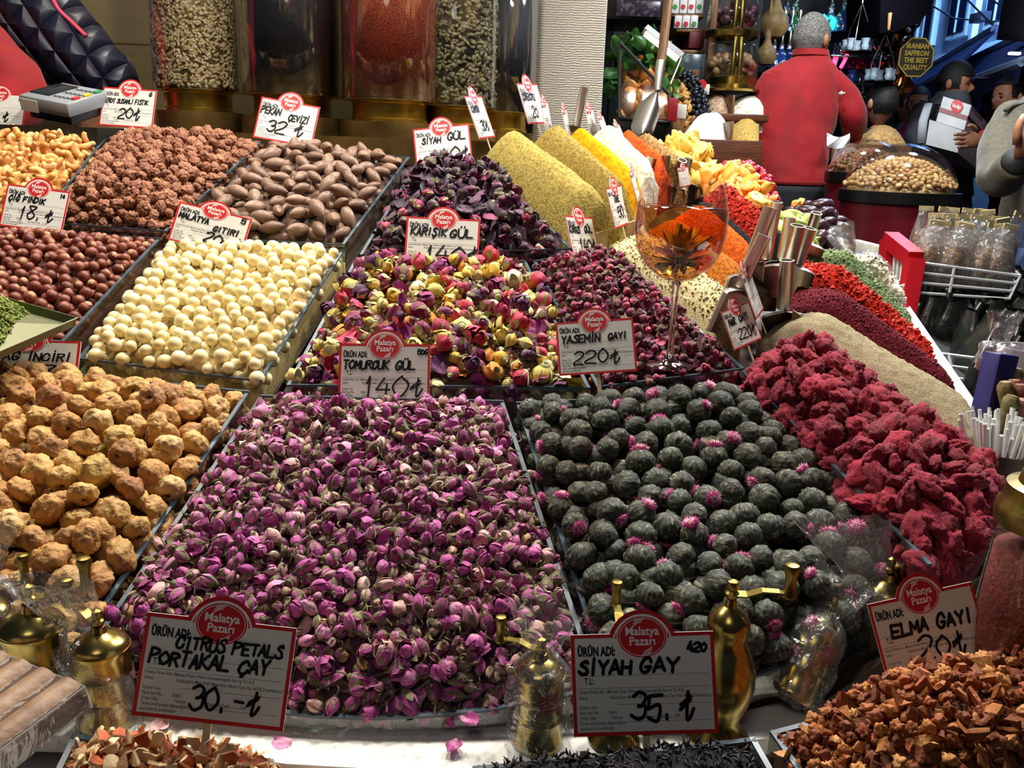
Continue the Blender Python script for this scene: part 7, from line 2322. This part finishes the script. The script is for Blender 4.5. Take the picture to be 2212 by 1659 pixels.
# bag hanging at the side
HB = film('bag_white', (.9, .93, .97), .10, .2, haze=.30, bump=.6, bscale=16)
b = MB(); o_ = Vector((3, 1, 0))
def bagfn(a_, b_):
    an = a_ * 2 * PI; w = (36 + 6 * math.sin(b_ * 3)) * (.55 + .45 * min(1, b_ * 2.2)) * Z / FPX
    c_ = P(1826 + 4 * b_, 318 + 172 * b_, 3.85)
    r = 1 + .10 * mnoise.noise(Vector((math.cos(an), math.sin(an), b_ * 3)) * 2 + o_)
    return c_ + Vector((w * r * math.cos(an), w * .45 * r * math.sin(an) * (1 - .6 * (b_ > .96)), 0))
b.sheet(bagfn, 36, 24)
ho = b.build('carrier_bag', HB, None, True, fix=False); tag(ho, 'hazy clear carrier bag hanging beside the person in the red sweater', 'plastic bag')
t = MB(); t.sheet(lambda a_, b_: P(1786 + 50 * a_, 286 + 10 * math.sin(a_ * 3) + 30 * b_ * (1 - .3 * a_), 3.83 + .03 * math.sin(a_ * 9 + b_ * 5)), 12, 6)
t.build('bag_handle', mat('white_plastic', '#f0f2f4', .35), ho, True, fix=False)

# --- cartons and the capped carrier
Zc = 4.7
cap_c = P(2062, 182, 5.0); face = Vector((.75, -.62, -.05))
pel = P(2030, 420, 5.0)
JJ = lambda u, v, z=5.0: P(u, v, z)
j = stand_joints(pel, JJ(2030, 262), JJ(2052, 212), JJ(2060, 196), JJ(1995, 238), JJ(1985, 310, 4.9), JJ(2030, 330, 4.75), JJ(2090, 240, 5.1), JJ(2130, 300, 5.0), JJ(2130, 320, 4.9))
capm = person('person', 'person in a black cap and dark jacket carrying white cartons', j, BONES, cap_c, face, hs=1.0, hands=[(JJ(2030, 328, 4.74), Vector((.8, -.3, .1)), Vector((0, 0, 1)), 1.0, .4)])
JK = mat('dark_jacket', '#14151a', .7, var='#1e2028', scale=8); JG = mat('grey_hood', '#4a4e54', .8)
mb = MB()
rings(mb, [px_ring(2026, 2082, 206, 5.0, .9), px_ring(2004, 2096, 222, 5.0, .65), px_ring(1985, 2106, 245, 5.0, .6), px_ring(1980, 2106, 290, 5.0, .6), px_ring(1980, 2100, 350, 5.0, .62), px_ring(1982, 2100, 420, 5.0, .62)], 40, wrinkle=.012, seed=4)
sleeve(mb, [JJ(2000, 240), JJ(1985, 280, 4.95), JJ(1986, 315, 4.88), JJ(2022, 328, 4.76)], [.075, .068, .06, .045], 6)
mb.build('jacket', JK, capm, True)
mb = MB(); rings(mb, [px_ring(2030, 2090, 198, 5.0, .9), px_ring(2010, 2096, 216, 5.0, .8), px_ring(2000, 2098, 228, 5.0, .7)], 36, wrinkle=.01, seed=8); mb.build('hood', JG, capm, True)
t = MB(); t.tube([JJ(2006, 224, 4.84), JJ(1994, 262, 4.80), JJ(1990, 310, 4.80)], [.022, .024, .024], 10, flat=.3); t.build('shoulder_strap', mat('strap_grey', '#9a9ea4', .6), capm, True)
hm = hair_mesh(cap_c, face, None, 1.0, line=.10, nape=.02, thick=1.12, rough=.0)
f_ = face.normalized(); r_ = f_.cross(Vector((0, 0, 1))).normalized(); u_ = r_.cross(f_)
hm.sheet(lambda a_, b_: cap_c + u_ * (.030 + .012 * (1 - (2 * a_ - 1) ** 2)) + f_ * (.085 + .105 * b_ * (1 - .35 * (2 * a_ - 1) ** 2)) + r_ * (a_ - .5) * .135 * (1 - .25 * b_), 10, 6)
hm.build('cap', mat('cap_black', '#08080c', .7), capm, True, fix=False)
hair_mesh(cap_c, face, MATS.get('black_hair') or mat('black_hair', '#121012', .7), 1.0, seed=2, thick=1.03, rough=.01).build('hair', MATS['black_hair'], capm, True, fix=False)
trousers(capm, pel, MATS['black_trousers'])


def carton(quad, z, zs, depth, label, stripes=(), logo=None):
    """carton whose near face covers the photo quad tl tr br bl; the other side runs back to the right"""
    q = [P(u, v, z + dz) for (u, v), dz in zip(quad, zs)]
    ex = (q[1] - q[0]); nrm = ex.cross(q[3] - q[0]).normalized()
    if nrm.y < 0: nrm = -nrm
    k = nrm * depth
    mb = MB(); mb.hexa([q[3], q[2], q[2] + k, q[3] + k, q[0], q[1], q[1] + k, q[0] + k])
    o = mb.build('carton', mat('white_carton', '#c6c8c6', .6, var='#b4b6b4', scale=8), smooth=False); tag(o, label, 'carton')
    e = -nrm * .0025
    for nm, a0, a1, b0, b1, m in stripes:
        f = lambda a_, b_: (q[0].lerp(q[1], a_)).lerp(q[3].lerp(q[2], a_), b_)
        sb = MB(); sb.prism([f(a0, b0) + e, f(a1, b0) + e, f(a1, b1) + e, f(a0, b1) + e], nrm * .003); sb.build(nm, m, o, smooth=False)
    side = (q[1] - q[0]).normalized() * .0025
    for nm, d0, d1, b0, b1, m in logo or ():
        g = lambda d_, b_: (q[1].lerp(q[2], b_)) + k * d_ + side
        sb = MB(); sb.prism([g(d0, b0), g(d1, b0), g(d1, b1), g(d0, b1)], side * -1.2); sb.build(nm, m, o, smooth=False)
    return o, q, nrm


MAUVE = mat('carton_mauve', '#8d5a58', .6); MARO = mat('carton_maroon', '#3a1420', .6); GRN = mat('carton_green', '#4a5a1e', .6); SHD = mat('carton_lilac', '#8d8088', .6); TAPE = mat('carton_tape', '#b0acb0', .3)
c1, q1, n1 = carton([(2038, 208), (2098, 227), (2082, 281), (2022, 262)], 4.55, (.12, 0, 0, .12), .36, 'topmost white carton with a red logo and mauve stripe', [('mauve_stripe', 0, 1, .44, .62, MAUVE)],
                    [('lilac_side', 0, 1, 0, 1, SHD), ('green_patch', 0.02, .45, .0, .16, GRN), ('maroon_stripe', 0, 1, .40, .58, MARO), ('tape_strip', .52, .68, .0, 1.0, TAPE)])
lg = MB(); a_ = q1[0].lerp(q1[1], .56).lerp(q1[3].lerp(q1[2], .56), .22); ex = (q1[1] - q1[0]).normalized(); ey = (q1[0] - q1[3]).normalized()
lg.mi = 0; lg.add([a_ - n1 * .004 + ex * .038 * math.cos(k * PI / 4 + .2) + ey * .036 * math.sin(k * PI / 4 + .2) for k in range(8)], [tuple(range(8))])
lg.mi = 1; tm = MB(); text_into(tm, 'hulp', 0, -.010, .030, .0008, 1, 0, True); lg.add([a_ - n1 * .006 + ex * p.x + ey * p.y for p in tm.v], tm.f)
lg.build('red_logo', [CARD_RED, LOGO_W], c1, smooth=False, fix=False)
carton([(2008, 258), (2077, 281), (2068, 330), (2000, 312)], 4.52, (.12, 0, 0, .12), .40, 'bottom white carton held against the jacket', (), [('lilac_side', 0, 1, 0, 1, SHD)])

# --- profile figure whose red sleeve holds the cartons
JJ = lambda u, v, z=5.3: P(u, v, z)
hc = JJ(2178, 212); face = Vector((-.95, -.25, -.02)); pel = JJ(2200, 450)
j = stand_joints(pel, JJ(2195, 300), JJ(2185, 248), JJ(2180, 228), JJ(2160, 275, 5.2), JJ(2165, 318, 4.8), JJ(2122, 300, 4.42), JJ(2235, 275, 5.4), JJ(2240, 340, 5.4), JJ(2230, 400, 5.3))
pr = person('person', 'dark-haired person in profile, one red sleeve reaching to hold the cartons', j, BONES, hc, face, hs=1.05, hands=[(JJ(2120, 299, 4.42), Vector((-.95, -.12, -.12)), Vector((.15, 0, 1)), 1.05, .28, -1)])
hair_mesh(hc, face, mat('black_hair', '#121012', .7), 1.05, line=.32, seed=5).build('hair', MATS['black_hair'], pr, True, fix=False)
mb = MB(); rings(mb, [px_ring(2150, 2225, 244, 5.3, .8), px_ring(2136, 2256, 268, 5.3, .6), px_ring(2136, 2262, 320, 5.3, .6), px_ring(2140, 2258, 450, 5.3, .6)], 36, wrinkle=.01, seed=3); mb.build('jacket', JK, pr, True)
mb = MB(); sleeve(mb, [JJ(2166, 280, 5.15), JJ(2172, 316, 4.85), JJ(2150, 308, 4.6), JJ(2124, 300, 4.44)], [.07, .064, .055, .045], 9); mb.build('red_sleeve', REDW, pr, True)
trousers(pr, pel, MATS['black_trousers'])

# --- the one in the grey coat at the right edge
Zg = 2.9
JJ = lambda u, v, z=Zg: P(u, v, z)
hc = JJ(2305, 95); face = Vector((-.9, .3, -.15)); pel = JJ(2274, 520)
j = stand_joints(pel, JJ(2275, 320), JJ(2290, 200), JJ(2300, 150), JJ(2190, 262, 2.85), JJ(2160, 378, 2.72), JJ(2198, 342, 2.55), JJ(2382, 265, 2.92), JJ(2402, 400, 2.92), JJ(2395, 520, 2.85))
gc = person('person', 'person in a grey coat and jeans at the right edge, hand raised', j, BONES, hc, face, hs=1.05, hands=[(JJ(2198, 340, 2.55), Vector((.35, -.15, .55)), Vector((-.6, -.3, .5)), 1.05, .9, -1)])
hair_mesh(hc, face, MATS['black_hair'], 1.05, line=.3, seed=6).build('hair', MATS['black_hair'], gc, True, fix=False)
COAT = mat('grey_wool', '#5a5446', .9, var='#4a4538', scale=60, sheen=.2, bump=.3, bscale=300)
mb = MB()
rings(mb, [px_ring(2240, 2350, 190, Zg, .8), px_ring(2205, 2390, 222, Zg, .6), px_ring(2186, 2410, 250, Zg, .70), px_ring(2182, 2405, 330, Zg, .74), px_ring(2172, 2395, 430, Zg, .70), px_ring(2150, 2400, 545, Zg, .58)], 48, wrinkle=.015, seed=7)
sleeve(mb, [JJ(2192, 252, 2.87), JJ(2166, 310, 2.8), JJ(2158, 376, 2.70), JJ(2172, 378, 2.64), JJ(2196, 350, 2.56)], [.062, .066, .062, .058, .048], 12)
sleeve(mb, [JJ(2376, 255, 2.92), JJ(2396, 320, 2.92), JJ(2404, 400, 2.92), JJ(2397, 505, 2.86)], [.066, .066, .06, .05], 13)
mb.build('coat', COAT, gc, True)
t = MB(); t.tube([JJ(2172, 238, 2.78), JJ(2185, 228, 2.80), JJ(2212, 220, 2.82)], .008, 6); t.build('shoulder_tab', COAT, gc, True)
t = MB(); t.tube([JJ(2192, 354, 2.568), JJ(2199, 345, 2.545)], .042, 16); t.build('cuff', mat('cuff_black', '#101014', .7), gc, True)
mb = MB(); hx = .09
rings(mb, [(pel + Vector((0, 0, .06)), .19, .14, 0), (pel + Vector((0, 0, -.12)), .19, .14, 0)], 24)
for s in (-1, 1):
    c0 = pel + Vector((s * hx, .01, -.02)); rings(mb, [(c0, .10, .12, 0), (Vector((c0.x, c0.y, .50)), .085, .095, 0), (Vector((c0.x, c0.y, .05)), .075, .085, 0)], 22, wrinkle=.010, seed=s + 4)
mb.build('jeans', mat('blue_denim', '#40557a', .85, var='#2c3c5c', scale=14, bump=.3, bscale=400), gc, True)
for s in (-1, 1):
    c0 = pel + Vector((s * .09, .01, 0)); t = MB(); t.blob((c0.x - .03, c0.y - .03, .05), (.11, .06, .05), 3); t.build('shoe', MATS['shoe_black'], gc, True)

# --- dark passers-by far off
def passer(u, v, z, face, label, jm, w=48, hairm=None, s=1.0):
    hc = P(u, v, z); k = z / FPX; JJ = lambda du, dv: hc + Vector((du * k, 0, -dv * k))
    m = 1 / k
    pel = Vector((hc.x, hc.y, max(.7, hc.z - .78)))
    d = lambda x, zz: hc + Vector((x, 0, -zz))
    j = stand_joints(pel, d(0, .40), d(0, .17), d(0, .10), d(-.19, .28), d(-.24, .55), d(-.2, .78), d(.19, .28), d(.24, .55), d(.2, .78))
    o = person('person', label, j, BONES, hc, face, hs=s)
    hair_mesh(hc, face, hairm or MATS['black_hair'], s, seed=int(u)).build('hair', hairm or MATS['black_hair'], o, True, fix=False)
    mb = MB(); rings(mb, [(d(0, .13), .075, .075, 0), (d(0, .20), .16, .11, 0), (d(0, .30), .235, .14, 0), (d(0, .55), .25, .15, 0), (d(0, .85), .24, .15, 0)], 32, wrinkle=.012, seed=int(u))
    mb.build('jacket', jm, o, True)
    trousers(o, pel, MATS['black_trousers'])
    return o


NAVY = mat('navy_jacket', '#0e1424', .75); MAG = mat('magenta_top', '#8d1c56', .8)
passer(1904, 225, 4.85, Vector((-.3, .9, 0)), 'dark-clothed person seen from behind beyond the red sleeve', NAVY)
passer(1958, 232, 6.8, Vector((.3, -.9, 0)), 'small far person facing us beside the capped carrier', NAVY)
passer(1984, 226, 6.2, Vector((-.5, -.8, 0)), 'far person in a magenta top behind the capped carrier', MAG)

# --- the one leaning over at the left edge
JJ = lambda u, v, z=2.6: P(u, v, z)
hips = JJ(285, 270, 2.72)
hc = JJ(-150, -190, 2.5); face = Vector((-.7, -.5, -.5))
j = stand_joints(Vector((hips.x, hips.y, hips.z)), JJ(10, -10, 2.62), JJ(-90, -110, 2.55), JJ(-130, -160, 2.52), JJ(-110, 70, 2.46), JJ(30, 210, 2.40), JJ(-60, 268, 2.30), JJ(60, -120, 2.8), JJ(-60, -20, 2.9), JJ(-150, 60, 2.8))
lp = person('person', 'person in a red sweater and navy quilted vest leaning over at the left edge', j, BONES, hc, face, hands=[(JJ(-62, 270, 2.29), Vector((-.6, -.3, -.7)), Vector((.6, -.3, .2)), 1.0, .5)])
hair_mesh(hc, face, MATS['black_hair'], seed=9).build('hair', MATS['black_hair'], lp, True, fix=False)
m, nt, b = _base('quilted_navy'); L = nt.links
tc = N(nt, 'ShaderNodeTexCoord')
prev = None
for rot in (.55, -.75):
    mp = N(nt, 'ShaderNodeMapping'); mp.inputs['Rotation'].default_value = (0, rot, 0); L.new(tc.outputs['Object'], mp.inputs[0])
    wv = N(nt, 'ShaderNodeTexWave', bands_direction='X'); wv.inputs['Scale'].default_value = 4.6; L.new(mp.outputs[0], wv.inputs[0])
    pw = N(nt, 'ShaderNodeMath', operation='POWER'); pw.inputs[1].default_value = .35; L.new(wv.outputs['Fac'], pw.inputs[0])
    if prev is None: prev = pw
    else:
        mn = N(nt, 'ShaderNodeMath', operation='MINIMUM'); L.new(prev.outputs[0], mn.inputs[0]); L.new(pw.outputs[0], mn.inputs[1]); prev = mn
bp = N(nt, 'ShaderNodeBump'); bp.inputs['Strength'].default_value = .9; bp.inputs['Distance'].default_value = .02; L.new(prev.outputs[0], bp.inputs['Height']); L.new(bp.outputs[0], b.inputs['Normal'])
b.inputs['Base Color'].default_value = (*srgb('#161a30'), 1); b.inputs['Roughness'].default_value = .45; MATS['quilted_navy'] = m
mb = MB()
sleeve(mb, [JJ(-90, -120, 2.62), JJ(0, -40, 2.64), JJ(95, 62, 2.66), JJ(192, 145, 2.68), JJ(262, 208, 2.70)], [.145, .160, .138, .110, .080], 21)
mb.build('quilted_vest', MATS['quilted_navy'], lp, True)
mb = MB(); mb.tube(catmull([JJ(105, -20, 2.56), JJ(125, 18, 2.565), JJ(155, 48, 2.575), JJ(186, 78, 2.585)], 6), .009, 8, flat=.6); mb.build('pink_piping', mat('pink_piping', '#c83a5a', .6), lp, True)
mb = MB(); sleeve(mb, [JJ(-110, 70, 2.46), JJ(-45, 135, 2.44), JJ(30, 210, 2.40), JJ(-40, 260, 2.32)], [.12, .11, .09, .06], 22)
mb.build('red_sleeve', REDW, lp, True)
trousers(lp, Vector((hips.x + .02, hips.y, min(hips.z, .98))), MATS['black_trousers'])
